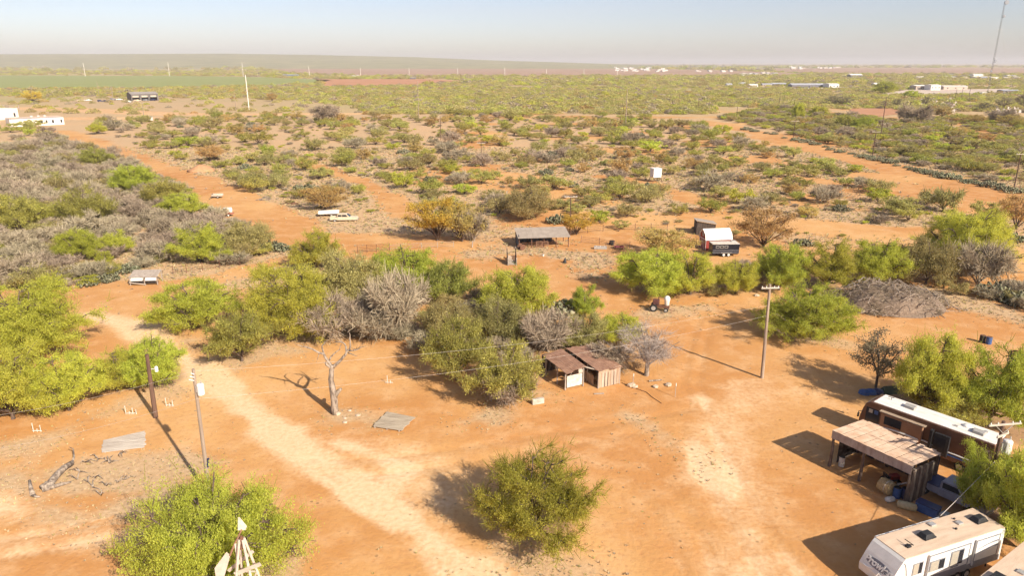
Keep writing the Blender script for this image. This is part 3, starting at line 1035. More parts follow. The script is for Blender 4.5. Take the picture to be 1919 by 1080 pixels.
def scatter(poly, n, kinds, wr, labels, group, gap=0.36, bare_ok=False, hr=(0.38, 0.55), seed=1):
    rs = random.Random(seed)
    xs, ys = [p[0] for p in poly], [p[1] for p in poly]
    wp = [P(a, b) for a, b in poly]
    X0, X1 = min(p.x for p in wp), max(p.x for p in wp)
    Y0, Y1 = min(p.y for p in wp), max(p.y for p in wp)
    cand = np.random.RandomState(seed).rand(n * 40, 2) * np.array([X1 - X0, Y1 - Y0]) + np.array([X0, Y0])
    px, py = proj(cand[:, 0], cand[:, 1])
    ok = in_poly(px, py, poly)
    if not bare_ok:
        ok &= lanes(cand[:, 0], cand[:, 1], BARE) > 1.0
    cand = cand[ok]
    clump = fbm(cand[:, 0], cand[:, 1], 45.0, 3)
    done = 0
    for (x, y), c in zip(cand, clump):
        if done >= n: break
        if not bare_ok and rs.random() > 0.35 + 1.1 * c: continue
        w = rs.uniform(*wr) * (0.75 + 0.5 * rs.random())
        if not free(x, y, w * gap): continue
        k = rs.choices([q for q, _ in kinds], [q for _, q in kinds])[0]
        OCC.append((x, y, w * gap))
        if k == 'c':
            o = link('prickly_pear', rs.choice(CACT))
            o.location = (x, y, 0)
            s = rs.uniform(0.9, 1.7)
            o.scale = (s * rs.uniform(.9, 1.5), s, s)
            o.rotation_euler = (0, 0, rs.uniform(0, 6.28))
            tag(o, labels['c'], 'cactus', 'prickly pears ' + group)
        else:
            o = put_tree((x, y), w, w * rs.uniform(*hr), k[0], labels[k[0]], rs.uniform(0, 6.28), rs.randrange(8), {'m': 'green shrubs ', 's': 'thin green shrubs ', 'y': 'olive shrubs ', 'o': 'orange shrubs ', 'b': 'bare shrubs '}[k[0]] + group, key=k)
        done += 1
    return done


def lab(where):
    return {'m': 'yellow green mesquite shrub ' + where, 's': 'thin see-through green shrub ' + where, 'y': 'dull olive shrub ' + where,
            'o': 'orange brown thorn shrub ' + where, 'b': 'leafless grey brown shrub ' + where, 'c': 'grey green prickly pear clump ' + where}


Z_THICKET = [(-60, 300), (60, 275), (120, 262), (200, 290), (290, 335), (385, 380), (410, 410), (470, 440), (510, 470), (430, 505), (330, 500), (250, 505), (150, 545), (-60, 548)]
scatter(Z_THICKET, 190, [('bj', 78), ('yj', 13), ('sj', 5), ('mj', 4)], (4.5, 8.0), lab('in the dense grey thicket at the left'), 'in the left thicket', gap=0.25, bare_ok=True, hr=(0.42, 0.58), seed=3)
Z_LEFTTOP = [(-60, 232), (60, 228), (115, 262), (60, 280), (-60, 300)]
scatter(Z_LEFTTOP, 22, [('mj', 60), ('sj', 20), ('bj', 20)], (6, 10), lab('before the white building at the left'), 'before the white building', gap=0.3, bare_ok=True, seed=4)
Z_FLAT1 = [(410, 330), (520, 300), (760, 292), (1000, 288), (1330, 290), (1520, 300), (1700, 340), (1880, 400), (1880, 440), (1480, 445), (1100, 428), (900, 420), (700, 405), (560, 395), (500, 385)]
scatter(Z_FLAT1, 190, [('mj', 24), ('sj', 25), ('yj', 19), ('oj', 6), ('bj', 18), ('c', 8)], (4.5, 9.5), lab('on the nearer half of the open flat'), 'on the nearer flat', gap=0.34, seed=5)
Z_FLAT2 = [(160, 232), (420, 216), (640, 222), (900, 212), (1200, 222), (1330, 240), (1480, 280), (1500, 300), (1300, 288), (1000, 288), (760, 292), (520, 300), (400, 320), (300, 290)]
scatter(Z_FLAT2, 300, [('mj', 25), ('sj', 27), ('yj', 22), ('oj', 9), ('bj', 14), ('c', 3)], (5.5, 11.0), lab('on the farther half of the open flat'), 'on the farther flat', gap=0.34, seed=6)
Z_RIGHT = [(1345, 222), (1420, 238), (1500, 258), (1600, 284), (1700, 306), (1800, 330), (1960, 365), (1960, 225), (1800, 222), (1700, 225), (1560, 215), (1450, 200)]
scatter(Z_RIGHT, 170, [('mj', 22), ('sj', 28), ('yj', 26), ('oj', 7), ('bj', 17)], (5.0, 9.0), lab('in the thicket beyond the right hand dirt lane'), 'beyond the right lane', gap=0.24, bare_ok=True, seed=7)
Z_EDGE = [(1690, 535), (1800, 520), (1960, 540), (1960, 590), (1830, 560)]
scatter(Z_EDGE, 16, [('bj', 60), ('yj', 25), ('c', 15)], (3.0, 5.5), lab('along the brush behind the brush pile'), 'behind the brush pile', gap=0.3, bare_ok=True, seed=8)
Z_UNDER = [(560, 560), (700, 520), (860, 540), (1000, 590), (1120, 640), (1020, 690), (880, 690), (700, 640), (560, 640)]
OCC_KEEP = list(OCC)
OCC[:] = [o for o in OCC if o[2] < 1.2]
scatter(Z_UNDER, 34, [('bj', 62), ('yj', 28), ('sj', 10)], (3.5, 6.0), lab('filling the middle thicket between the mesquites'), 'in the middle thicket', gap=0.3, bare_ok=True, seed=9)
Z_ROW = [(1200, 545), (1420, 500), (1690, 500), (1890, 500), (1890, 540), (1700, 545), (1600, 520), (1440, 545), (1300, 560)]
scatter(Z_ROW, 16, [('bj', 50), ('yj', 40), ('sj', 10)], (3.0, 5.5), lab('under the row of mesquites behind the middle pole'), 'under the mesquite row', gap=0.35, bare_ok=True, seed=10)
OCC[:] = OCC_KEEP + OCC


def cactus_at(px, py, s, label, group=None, sx=1.0):
    p = P(px, py)
    o = link('prickly_pear', rnd.choice(CACT))
    o.location = (p.x, p.y, 0)
    o.scale = (s * sx, s, s * 0.9)
    o.rotation_euler = (0, 0, rnd.uniform(-0.2, 0.2))
    return tag(o, label, 'cactus', group)


for i, (a, b) in enumerate([(228, 512), (245, 506), (262, 500), (280, 494), (296, 488)]):
    cactus_at(a, b, 1.15, 'prickly pear clump in the slanting row behind the old feeder', 'row behind the feeder')
for a, b in ((190, 530), (205, 526), (165, 535)):
    cactus_at(a, b, 1.1, 'prickly pear clump left of the old feeder', 'cactus left of the feeder')
for a, b in ((470, 462), (492, 468), (510, 464), (525, 470)):
    cactus_at(a, b, 1.3, 'dark prickly pear clump left of the rich green tree', 'cactus by the rich green tree')
cactus_at(1052, 588, 2.0, 'tall dark prickly pear between two green mesquites')
cactus_at(1505, 460, 1.3, 'pale prickly pear alone above the pole tree row')
cactus_at(1895, 452, 1.7, 'pale prickly pear beside the tall right mesquite')
for a, b in ((1860, 555), (1885, 560), (1905, 568), (1925, 575), (1895, 548)):
    cactus_at(a, b, 1.7, 'dark prickly pear clump at the right edge behind the brush pile', 'cactus at the right edge')
HEDGE = [(1400, 246), (1450, 255), (1510, 271), (1560, 283), (1610, 296), (1650, 305), (1700, 318), (1740, 328), (1780, 337), (1820, 345), (1860, 354), (1920, 368)]
for i in range(len(HEDGE) - 1):
    a, b = HEDGE[i], HEDGE[i + 1]
    for t in np.arange(0, 1, 0.34):
        cactus_at(a[0] + (b[0] - a[0]) * t + rnd.uniform(-4, 4), a[1] + (b[1] - a[1]) * t - 1 - rnd.random() * 3, rnd.uniform(0.7, 1.7), 'prickly pear clump in the hedge along the right dirt lane', 'cactus hedge along the lane', 1.3)


# ------------------------------------------------------------------ far brush and grass: nobody could count it
def scatter_stuff(name, label, pts, scl, idx, protos, cat):
    col = bpy.data.collections.new(name + '_parts')
    for i, me in enumerate(protos):
        col.objects.link(bpy.data.objects.new('%s_part_%02d' % (name, i), me))
    me = bpy.data.meshes.new(name)
    n = len(pts)
    me.vertices.add(n)
    me.vertices.foreach_set('co', np.asarray(pts, np.float32).ravel())
    for nm, ty, data in (('scl', 'FLOAT_VECTOR', scl), ('idx', 'INT', idx), ('rot', 'FLOAT_VECTOR', np.stack([np.zeros(n), np.zeros(n), np.random.RandomState(n).rand(n) * 6.28], -1))):
        a = me.attributes.new(nm, ty, 'POINT')
        a.data.foreach_set('vector' if ty == 'FLOAT_VECTOR' else 'value', np.asarray(data, np.int32 if ty == 'INT' else np.float32).ravel())
    o = link(name, me)
    ng = bpy.data.node_groups.new(name, 'GeometryNodeTree')
    ng.interface.new_socket('Geometry', in_out='INPUT', socket_type='NodeSocketGeometry')
    ng.interface.new_socket('Geometry', in_out='OUTPUT', socket_type='NodeSocketGeometry')
    N, L = ng.nodes, ng.links
    gi, go = N.new('NodeGroupInput'), N.new('NodeGroupOutput')
    ip = N.new('GeometryNodeInstanceOnPoints')
    ci = N.new('GeometryNodeCollectionInfo')
    ci.inputs['Collection'].default_value = col
    ci.inputs['Separate Children'].default_value = True
    ci.inputs['Reset Children'].default_value = True

    def na(nm, ty):
        q = N.new('GeometryNodeInputNamedAttribute')
        q.data_type = ty
        q.inputs['Name'].default_value = nm
        return [s for s in q.outputs if s.enabled and s.name == 'Attribute'][0]
    ip.inputs['Pick Instance'].default_value = True
    L.new(gi.outputs[0], ip.inputs['Points'])
    L.new(ci.outputs[0], ip.inputs['Instance'])
    L.new(na('idx', 'INT'), ip.inputs['Instance Index'])
    L.new(na('rot', 'FLOAT_VECTOR'), ip.inputs['Rotation'])
    L.new(na('scl', 'FLOAT_VECTOR'), ip.inputs['Scale'])
    L.new(ip.outputs[0], go.inputs[0])
    md = o.modifiers.new('scatter', 'NODES')
    md.node_group = ng
    return tag(o, label, cat, kind='stuff')


WT.clear()


def low_shrub(kind, seed, R=3.6, H=3.0, n=300, size=0.75):
    rs = np.random.RandomState(seed)
    th = rs.rand(n) * 6.28
    r = R * np.sqrt(rs.rand(n))
    z = H * (1 - 0.75 * (r / R) ** 2) * rs.uniform(0.25, 1, n)
    tw = [((r[i] * math.cos(th[i]), r[i] * math.sin(th[i]), z[i]),) * 2 for i in range(n)]
    tw = [(np.array(a), np.array(a) + 0.01) for a, b in tw]
    v, f, a = leaves(rs, tw, n, size, 0.1, 0.6)
    return np_mesh('far_shrub', v, f, [LEAF[kind]], attr=a)


FARP = [low_shrub('m', 301), low_shrub('n', 302), low_shrub('s', 303), low_shrub('y', 304), low_shrub('y', 305), low_shrub('b', 306), low_shrub('o', 307)]


def far_brush():
    rs = np.random.RandomState(77)
    pts, scl, idx = [], [], []

    def fill(Y0, Y1, n, smin, smax, wts, density=lambda x, y, px, py: 1.0):
        y = Y0 * (Y1 / Y0) ** rs.rand(n)
        x = (rs.rand(n) - 0.5) * 1.75 * y
        px, py = proj(x, y)
        keep = np.ones(n, bool)
        for k, poly in FIELDS.items():
            keep &= ~in_poly(px, py, poly)
        keep &= rs.rand(n) < density(x, y, px, py)
        x, y = x[keep], y[keep]
        m = len(x)
        s = rs.uniform(smin, smax, m) * (0.7 + 0.6 * rs.rand(m))
        pts.append(np.stack([x, y, np.zeros(m)], -1))
        scl.append(np.stack([s * rs.uniform(0.9, 1.5, m), s, s * rs.uniform(0.75, 1.1, m)], -1))
        idx.append(rs.choice(7, m, p=wts))

    mixed = [0.06, 0.16, 0.18, 0.24, 0.20, 0.11, 0.05]

    def d_mid(x, y, px, py):
        d = 0.25 + 1.4 * sst(0.36, 0.62, fbm(x, y, 120.0))
        e = (fbm(x, y, 70.0) - 0.5) * 26
        yard = (px < 690 + e * 7) & (py > 181 + e * 0.35 + np.clip((px - 420) * 0.06, 0, 40)) & (py < 222)       # cleared yard on the left
        d = np.where(yard, 0.05, d)
        d = np.where((py > 214) & (px > 130) & (px < 1340), 0.0, d)                # where single shrubs stand
        d = np.where((px > 1340) & (py > 200 + (px - 1340) * 0.02), 0.0, d)
        d = np.where((px < 130) & (py > 214), 0.0, d)
        return d
    fill(330, 1250, 42000, 0.5, 1.15, mixed, d_mid)
    olive = [0.12, 0.12, 0.16, 0.26, 0.22, 0.1, 0.02]
    fill(1150, 3200, 16000, 1.0, 2.2, olive, lambda x, y, px, py: 0.25 + 1.3 * sst(0.35, 0.6, fbm(x, y, 350.0)))
    fill(3000, 9000, 5000, 2.5, 6.0, olive, lambda x, y, px, py: 0.15 + 1.3 * sst(0.45, 0.65, fbm(x, y, 900.0)))
    scatter_stuff('mesquite_brushland', 'green and olive mesquite brushland reaching to the horizon', np.concatenate(pts), np.concatenate(scl), np.concatenate(idx), FARP, 'brush')


far_brush()


def thicket_fill():
    rs = np.random.RandomState(55)
    for name, label, poly, n, wts, smin, smax in (
            ('grey_underbrush', 'tangled grey leafless underbrush filling the left thicket', Z_THICKET, 620, [.62, .2, .12, .06], .45, .85),
            ('olive_underbrush', 'low olive underbrush filling the thicket beyond the right lane', Z_RIGHT, 900, [.2, .32, .3, .18], .55, .95),
            ('flat_underbrush', 'low scattered weeds and seedling brush over the open flat', Z_FLAT1 , 520, [.3, .35, .25, .1], .14, .34),
            ('far_flat_underbrush', 'low scattered seedling brush over the farther flat', Z_FLAT2, 800, [.2, .3, .3, .2], .2, .5)):
        wp = [P(a, b) for a, b in poly]
        X0, X1, Y0, Y1 = min(p.x for p in wp), max(p.x for p in wp), min(p.y for p in wp), max(p.y for p in wp)
        c = rs.rand(n * 12, 2) * np.array([X1 - X0, Y1 - Y0]) + np.array([X0, Y0])
        px, py = proj(c[:, 0], c[:, 1])
        ok = in_poly(px, py, poly)
        if 'flat' in name: ok &= lanes(c[:, 0], c[:, 1], BARE) > 0.5
        if name == 'olive_underbrush': ok &= (lanes(c[:, 0], c[:, 1], BARE[1:2]) > 1.5)
        c = c[ok][:n]
        m = len(c)
        s = rs.uniform(smin, smax, m)
        protos = [PR['bj'][0]['joined'], PR['yj'][0]['joined'], PR['sj'][0]['joined'], PR['mj'][0]['joined']]
        scatter_stuff(name, label, np.stack([c[:, 0], c[:, 1], np.zeros(m)], -1), np.stack([s * 1.15, s * 1.15, s * rs.uniform(.7, 1.0, m)], -1), rs.choice(4, m, p=wts), protos, 'brush')


thicket_fill()


def tuft_mesh(kind, seed, n=14, h=0.35, r=0.22, w=0.05):
    rs = np.random.RandomState(seed)
    a = rs.rand(n) * 6.28
    b = np.stack([np.cos(a) * r * rs.rand(n), np.sin(a) * r * rs.rand(n), np.zeros(n)], -1)
    d = np.stack([np.cos(a) * rs.uniform(.2, .9, n), np.sin(a) * rs.uniform(.2, .9, n), np.ones(n)], -1)
    e = b + d * (h * rs.uniform(0.5, 1.1, n))[:, None]
    s = np.stack([-np.sin(a), np.cos(a), np.zeros(n)], -1) * w
    q = np.stack([b - s, b + s, e + s * 0.3, e - s * 0.3], 1)
    return np_mesh('tuft', q.reshape(-1, 3), np.arange(4 * n).reshape(-1, 4), [LEAF[kind]], attr=np.repeat(rs.rand(n), 4))


def dry_grass():
    rs = np.random.RandomState(99)
    n = 130000
    y = 32 * (300 / 32.0) ** (rs.rand(n) ** 0.75)
    x = (rs.rand(n) - 0.5) * 1.6 * (y + 12)
    pale, grass, lit = ground_masks(x, y)
    bare = 0.02 * (fbm(x, y, 12.0) > 0.5)
    keep = rs.rand(n) < np.clip(grass * 0.95 + bare * (1 - pale), 0, 1)
    x, y = x[keep], y[keep]
    m = len(x)
    s = rs.uniform(0.5, 1.2, m) * (0.36 + sst(70, 130, y) * 0.6 + sst(130, 260, y) * 0.8)
    idx = rs.choice(4, m, p=[0.45, 0.3, 0.15, 0.1])
    scatter_stuff('dry_grass', 'dry tan grass and low weeds over the orange ground', np.stack([x, y, np.zeros(m)], -1), np.stack([s, s, s * rs.uniform(.5, 1.1, m)], -1), idx,
                  [tuft_mesh('t', 1), tuft_mesh('b', 2), tuft_mesh('y', 3), tuft_mesh('y', 4, h=0.25)], 'grass')


dry_grass()

# ------------------------------------------------------------------ more materials
WHITE = M('white_paint', (0.80, 0.77, 0.72), (0.70, 0.67, 0.62), scale=1.2, rough=0.45)
WHITE_DIRTY = M('white_dirty', (0.72, 0.66, 0.58), (0.50, 0.43, 0.35), scale=3, rough=0.7)
GREY_TRIM = M('grey_trim', (0.25, 0.25, 0.27), (0.20, 0.20, 0.22), scale=2, rough=0.5)
CAP_GREY = M('cap_grey', (0.46, 0.41, 0.38), (0.38, 0.34, 0.32), scale=0.8, rough=0.35)
ROOF_TAN = M('roof_tan', (0.68, 0.51, 0.37), (0.54, 0.39, 0.27), scale=1.6, rough=0.8, c3=(0.58, 0.46, 0.35), stretch=(0.35, 1.6, 1), lo=0.3, hi=0.6)
ROOF_WHITE = M('roof_white', (0.80, 0.74, 0.67), (0.62, 0.54, 0.46), scale=1.6, rough=0.6, stretch=(0.4, 1.6, 1), lo=0.28, hi=0.52)
GLASS = M('tinted_glass', (0.035, 0.038, 0.045), (0.02, 0.022, 0.028), scale=1, rough=0.08, spec=0.6)
BLIND = M('window_blind', (0.46, 0.41, 0.33), (0.36, 0.32, 0.26), scale=6, rough=0.4, stretch=(1, 1, 6))
BLACK = M('black_plastic', (0.035, 0.034, 0.036), (0.02, 0.02, 0.022), scale=3, rough=0.5)
RUBBER = M('rubber', (0.035, 0.033, 0.031), (0.02, 0.019, 0.018), scale=6, rough=0.9)
STEEL = M('galvanised', (0.55, 0.53, 0.50), (0.42, 0.40, 0.38), scale=5, rough=0.45, metal=0.4)
BROWN_PAINT = M('brown_paint', (0.17, 0.085, 0.05), (0.13, 0.062, 0.036), scale=1.5, rough=0.3)
TAN_PAINT = M('tan_paint', (0.42, 0.32, 0.23), (0.36, 0.27, 0.19), scale=1.5, rough=0.4)
BLUE_PAINT = M('blue_paint', (0.06, 0.12, 0.30), (0.04, 0.08, 0.21), scale=3, rough=0.5)
RUST = M('rust_sheet', (0.38, 0.215, 0.14), (0.24, 0.125, 0.08), scale=1.6, rough=0.85, c3=(0.50, 0.37, 0.27))
RUST_PALE = M('rust_sheet_pale', (0.64, 0.47, 0.34), (0.50, 0.32, 0.21), scale=1.3, rough=0.8, c3=(0.68, 0.57, 0.46))
RUST_DARK = M('rust_dark', (0.21, 0.10, 0.06), (0.11, 0.055, 0.036), scale=4, rough=0.9)
BOARD = M('grey_board', (0.44, 0.37, 0.31), (0.28, 0.225, 0.185), scale=3, rough=0.9, stretch=(1, 1, 0.15), bump=0.4)
BOARD_WARM = M('warm_board', (0.50, 0.37, 0.26), (0.33, 0.22, 0.15), scale=3, rough=0.9, stretch=(1, 1, 0.15), bump=0.4)
BOARD_PALE = M('pale_board', (0.60, 0.52, 0.43), (0.42, 0.345, 0.28), scale=3, rough=0.9, stretch=(0.2, 1, 1), bump=0.4)
POLE_WOOD = M('pole_wood', (0.40, 0.31, 0.235), (0.25, 0.185, 0.14), scale=3, rough=0.9, stretch=(1, 1, 0.08), bump=0.4)
POLE_DARK = M('pole_creosote', (0.17, 0.10, 0.07), (0.085, 0.05, 0.037), scale=3, rough=0.9, stretch=(1, 1, 0.08), bump=0.5)
CONCRETE = M('concrete', (0.55, 0.49, 0.42), (0.42, 0.36, 0.30), scale=2, rough=0.9, bump=0.3)
RED_BARN = M('barn_red', (0.30, 0.045, 0.035), (0.23, 0.035, 0.028), scale=4, rough=0.7)
BLACK_PAINT = M('black_paint', (0.022, 0.022, 0.03), (0.012, 0.012, 0.018), scale=2, rough=0.25)
DARK_SHADE = M('dark_shade_board', (0.10, 0.075, 0.06), (0.055, 0.04, 0.033), scale=3, rough=0.9)  # dark boards, and painted shade on the carport and lean-to
HAY = M('hay', (0.52, 0.38, 0.19), (0.33, 0.22, 0.10), scale=7, rough=0.95, bump=0.8)
CREAM = M('cream_paint', (0.68, 0.58, 0.42), (0.54, 0.42, 0.29), scale=3, rough=0.6, c3=(0.45, 0.28, 0.17))
BONE = M('pvc_white', (0.84, 0.80, 0.74), (0.74, 0.69, 0.62), scale=4, rough=0.5)
PURPLE_GREY = M('shade_dark_truck_paint', (0.34, 0.33, 0.39), (0.26, 0.25, 0.30), scale=2, rough=0.35)  # truck paint darkened to carry the tree shade in its colour
NAVY = M('navy_paint', (0.04, 0.05, 0.13), (0.025, 0.03, 0.08), scale=2, rough=0.3)
WIRE = M('aluminium_wire', (0.62, 0.56, 0.50), (0.52, 0.46, 0.40), scale=5, rough=0.5)
ROCK = M('pale_rock', (0.60, 0.48, 0.36), (0.44, 0.33, 0.23), scale=4, rough=0.9, bump=0.5)
LINE_GREY = M('line_grey', (0.20, 0.20, 0.23), (0.15, 0.15, 0.18), scale=2, rough=0.5)


def rotz(v, a):
    c, s = math.cos(a), math.sin(a)
    return Vector((v[0] * c - v[1] * s, v[0] * s + v[1] * c, v[2] if len(v) > 2 else 0))


def wheel(parent, c, r=0.36, w=0.22, rim=STEEL):
    b = MB()
    b.lathe([(r * 0.6, -w / 2), (r * 0.95, -w / 2), (r, -w / 4), (r, w / 4), (r * 0.95, w / 2), (r * 0.6, w / 2)], 14, c, 'y')
    o = b.build('wheel', RUBBER, parent, smooth=False)
    b = MB()
    b.lathe([(r * 0.3, -w * 0.52), (r * 0.58, -w * 0.54), (r * 0.6, 0), (r * 0.58, w * 0.54), (r * 0.3, w * 0.52)], 12, c, 'y')
    b.build('rim', rim, o)
    return o


def text(body, size, parent, loc, xdir, ydir, mat, extrude=0.01, name='lettering', shear=0.0, off=0.0):
    cu = bpy.data.curves.new(name, 'FONT')
    cu.body = body
    cu.size = size
    cu.extrude = extrude
    cu.align_x, cu.align_y = 'CENTER', 'CENTER'
    cu.shear = shear
    cu.offset = off
    cu.materials.append(mat)
    tmp = bpy.data.objects.new('tmp', cu)
    me = bpy.data.meshes.new_from_object(tmp)
    bpy.data.objects.remove(tmp)
    o = link(name, me, parent)
    x, y = Vector(xdir).normalized(), Vector(ydir).normalized()
    z = x.cross(y)
    o.matrix_local = Matrix(((x.x, y.x, z.x, loc[0]), (x.y, y.y, z.y, loc[1]), (x.z, y.z, z.z, loc[2]), (0, 0, 0, 1)))
    return o


# ------------------------------------------------------------------ travel trailer at the lower right
def travel_trailer():
    zr = 3.2
    A, B_, C_, D_ = P(1640, 1008, zr), P(1697, 1049, zr), P(1821, 952, zr), P(1887, 990, zr)
    d = ((C_ - A) + (D_ - B_)).normalized()
    c = (A + B_ + C_ + D_) / 4
    L = ((C_ - A).length + (D_ - B_).length) / 2
    rz = math.atan2(d.y, d.x)
    t = thing('travel_trailer', 'white travel trailer with tan roof and grey lettered nose', 'trailer', (c.x, c.y, 0), rz)
    h, W = L / 2, 1.22
    prof = [(-h - 0.55, 0.62), (-h - 1.0, 1.0), (-h - 1.05, 1.55), (-h - 0.55, 2.45), (-h - 0.18, 3.0), (-h, 3.16), (h - 0.12, 3.16), (h, 3.05), (h + 0.05, 0.62)]
    b = MB()
    vs_ = [(x, -W, z) for x, z in prof] + [(x, W, z) for x, z in prof]
    k = len(prof)
    fs = [tuple(range(k)), tuple(range(2 * k - 1, k - 1, -1))]
    for i in range(k):
        j = (i + 1) % k
        fs.append((j, i, i + k, j + k))
    b.add(vs_, fs)
    body = b.build('body', [WHITE, CAP_GREY], t)
    for p in body.data.polygons:                         # moulded nose is grey
        if p.normal.x < -0.3: p.material_index = 1
    b = MB(); b.box((0.0, 0, 3.19), (L - 0.05, 2.40, 0.05)); b.build('roof', ROOF_TAN, t, bevel=0.02)
    # nose: emblem oval and name
    p0, p1 = Vector((-h - 1.05, 0, 1.55)), Vector((-h - 0.55, 0, 2.45))
    sl = (p1 - p0).normalized()
    nx = Vector((-sl.z, 0, sl.x))
    o = p0 + (p1 - p0) * 0.55 + nx * 0.012
    b = MB()
    b.plate([o + Vector((0, -1, 0)) * (0.98 * math.cos(a)) + sl * (0.30 * math.sin(a)) for a in np.linspace(0, 2 * math.pi, 24, endpoint=False)], 0.012, nx)
    em = b.build('nose_emblem', LINE_GREY, t)
    text('Prowler', 0.62, em, o + nx * 0.03, (0, -1, 0), sl, WHITE, 0.012, shear=0.1, off=0.022)
    for s in (-1, 1):
        b = MB()
        pts = [o + Vector((0, -s * (0.15 + 0.85 * q), 0)) + sl * (-0.30 - 0.22 * math.sin(q * 2.2)) for q in np.linspace(0, 1, 8)]
        b.tube(pts, [0.02 + 0.03 * math.sin(q * 3.14) for q in np.linspace(0.05, 0.95, 8)], 5)
        b.build('nose_stripe', WHITE, t)
    # near side (local -y): grey skirt, slide-outs with windows
    b = MB(); b.box((0.35, -W - 0.006, 0.86), (L - 0.75, 0.016, 0.46)); b.build('lower_skirt', GREY_TRIM, t)
    def slide(x0, x1, z0, z1, out=0.14):
        b = MB(); b.box(((x0 + x1) / 2, -W - out / 2, (z0 + z1) / 2), (x1 - x0, out, z1 - z0))
        s_ = b.build('slide_out', WHITE, t)
        b = MB()
        yy = -W - out - 0.006
        for a, c_ in (((x0, z1), (x1, z1)), ((x0, z0 + 0.4), (x0, z1)), ((x1, z0 + 0.4), (x1, z1))):
            b.beam((a[0], yy, a[1] - 0.04), (c_[0], yy, c_[1] - 0.04), 0.02, 0.08, (0, 0, 1)) if a[1] == c_[1] else b.beam((a[0], yy, a[1]), (c_[0], yy, c_[1]), 0.02, 0.08, (1, 0, 0))
        b.build('slide_seal', GREY_TRIM, s_)
        b = MB(); b.box(((x0 + x1) / 2, -W - out - 0.006, z0 + 0.2), (x1 - x0 - 0.02, 0.012, 0.4)); b.build('slide_skirt', GREY_TRIM, s_)
        return s_
    s1 = slide(-2.55, 1.15, 0.95, 3.0)
    s2 = slide(1.75, 3.95, 0.95, 3.0)
    def window(par, x0, x1, z0, z1, y):
        b = MB()
        b.box(((x0 + x1) / 2, y, (z0 + z1) / 2), (x1 - x0 + 0.1, 0.03, z1 - z0 + 0.1))
        f = b.build('window', GREY_TRIM, par)
        b = MB(); b.box((x0 + (x1 - x0) * 0.3, y - 0.015, (z0 + z1) / 2), ((x1 - x0) * 0.6 - 0.04, 0.02, z1 - z0)); b.build('pane', BLIND, f)
        b = MB(); b.box((x0 + (x1 - x0) * 0.8, y - 0.015, (z0 + z1) / 2), ((x1 - x0) * 0.4 - 0.04, 0.02, z1 - z0)); b.build('pane', GLASS, f)
    window(s1, -2.4, -1.15, 1.75, 2.45, -W - 0.16)
    window(s1, -0.55, 0.55, 1.65, 2.7, -W - 0.16)
    window(t, -3.75, -2.95, 1.75, 2.55, -W - 0.01)
    text('Prowler', 0.24, t, (-0.05, -W - 0.152, 1.48), (1, 0, 0), (0, 0, 1), LINE_GREY, 0.006, shear=0.2)
    for z0, sgn in ((2.25, 1), (1.9, 1)):
        b = MB()
        b.tube([(1.95 + 1.9 * q, -W - 0.155, z0 + 0.28 * math.sin(q * 1.7)) for q in np.linspace(0, 1, 8)], [0.012 + 0.045 * q for q in np.linspace(0, 1, 8)], 4)
        b.build('swoosh', LINE_GREY, t)
    b = MB(); b.tube([(-h - 0.1 + 0.5 * q, -W - 0.012, 2.9 - 1.5 * q * q) for q in np.linspace(0, 1, 7)], 0.03, 4); b.build('swoosh', LINE_GREY, t)
    # roof fittings
    def ac(x):
        b = MB()
        b.plate([(x - .5, -.36, 3.22), (x + .5, -.36, 3.22), (x + .5, .36, 3.22), (x - .5, .36, 3.22)], 0.12)
        b.add([(x - .46, -.33, 3.34), (x + .46, -.33, 3.34), (x + .46, .33, 3.34), (x - .46, .33, 3.34), (x - .34, -.24, 3.56), (x + .3, -.24, 3.56), (x + .3, .24, 3.56), (x - .34, .24, 3.56)],
              [(4, 5, 6, 7), (0, 1, 5, 4), (1, 2, 6, 5), (2, 3, 7, 6), (3, 0, 4, 7)])
        b.build('air_conditioner', BLACK, t, bevel=0.03)
    ac(-1.35); ac(3.55)
    for x, y, s in ((-3.4, -0.35, 0.26), (0.1, 0.8, 0.36), (2.0, 0.25, 0.34), (1.2, -0.15, 0.12), (2.1, 0.7, 0.1)):
        b = MB(); b.box((x, y, 3.27), (s * 1.3, s, 0.12)); b.build('roof_vent', BLACK if s < 0.3 else STEEL, t, bevel=0.02)
    b = MB(); b.tube([(-3.55, -0.3, 3.2), (-3.5, -0.3, 3.45), (-3.3, -0.62, 3.5), (-3.3, 0.05, 3.5)], 0.03, 5); b.build('antenna', BLACK, t)
    # awning roller along the far side, with torn cloth bands
    b = MB(); b.tube([(-4.35, W + 0.14, 3.02), (1.5, W + 0.14, 3.02)], 0.09, 8); aw = b.build('awning_roller', WHITE, t)
    for i in range(7):
        x = -4.1 + i * 0.62
        b = MB(); b.tube([(x, W + 0.14, 3.02), (x + 0.3, W + 0.14, 3.02)], 0.105, 8); b.build('awning_cloth', GREY_TRIM if i % 2 else WHITE_DIRTY, aw)
    for x in (-4.3, 1.4):
        b = MB(); b.beam((x, W + 0.05, 0.8), (x, W + 0.1, 3.0), 0.06, 0.05); b.build('awning_arm', WHITE, aw)
    b = MB(); b.beam((h + 0.1, 0.5, 0.9), (h + 0.1, 0.5, 3.2), 0.04, 0.04); b.beam((h + 0.1, 0.9, 0.9), (h + 0.1, 0.9, 3.2), 0.04, 0.04)
    for z in np.arange(1.0, 3.2, 0.3): b.beam((h + 0.1, 0.5, z), (h + 0.1, 0.9, z), 0.03, 0.03)
    b.build('ladder', STEEL, t)
    for x in (0.6, 1.5):
        for y in (-W + 0.05, W - 0.05):
            wheel(t, (x, y, 0.36))
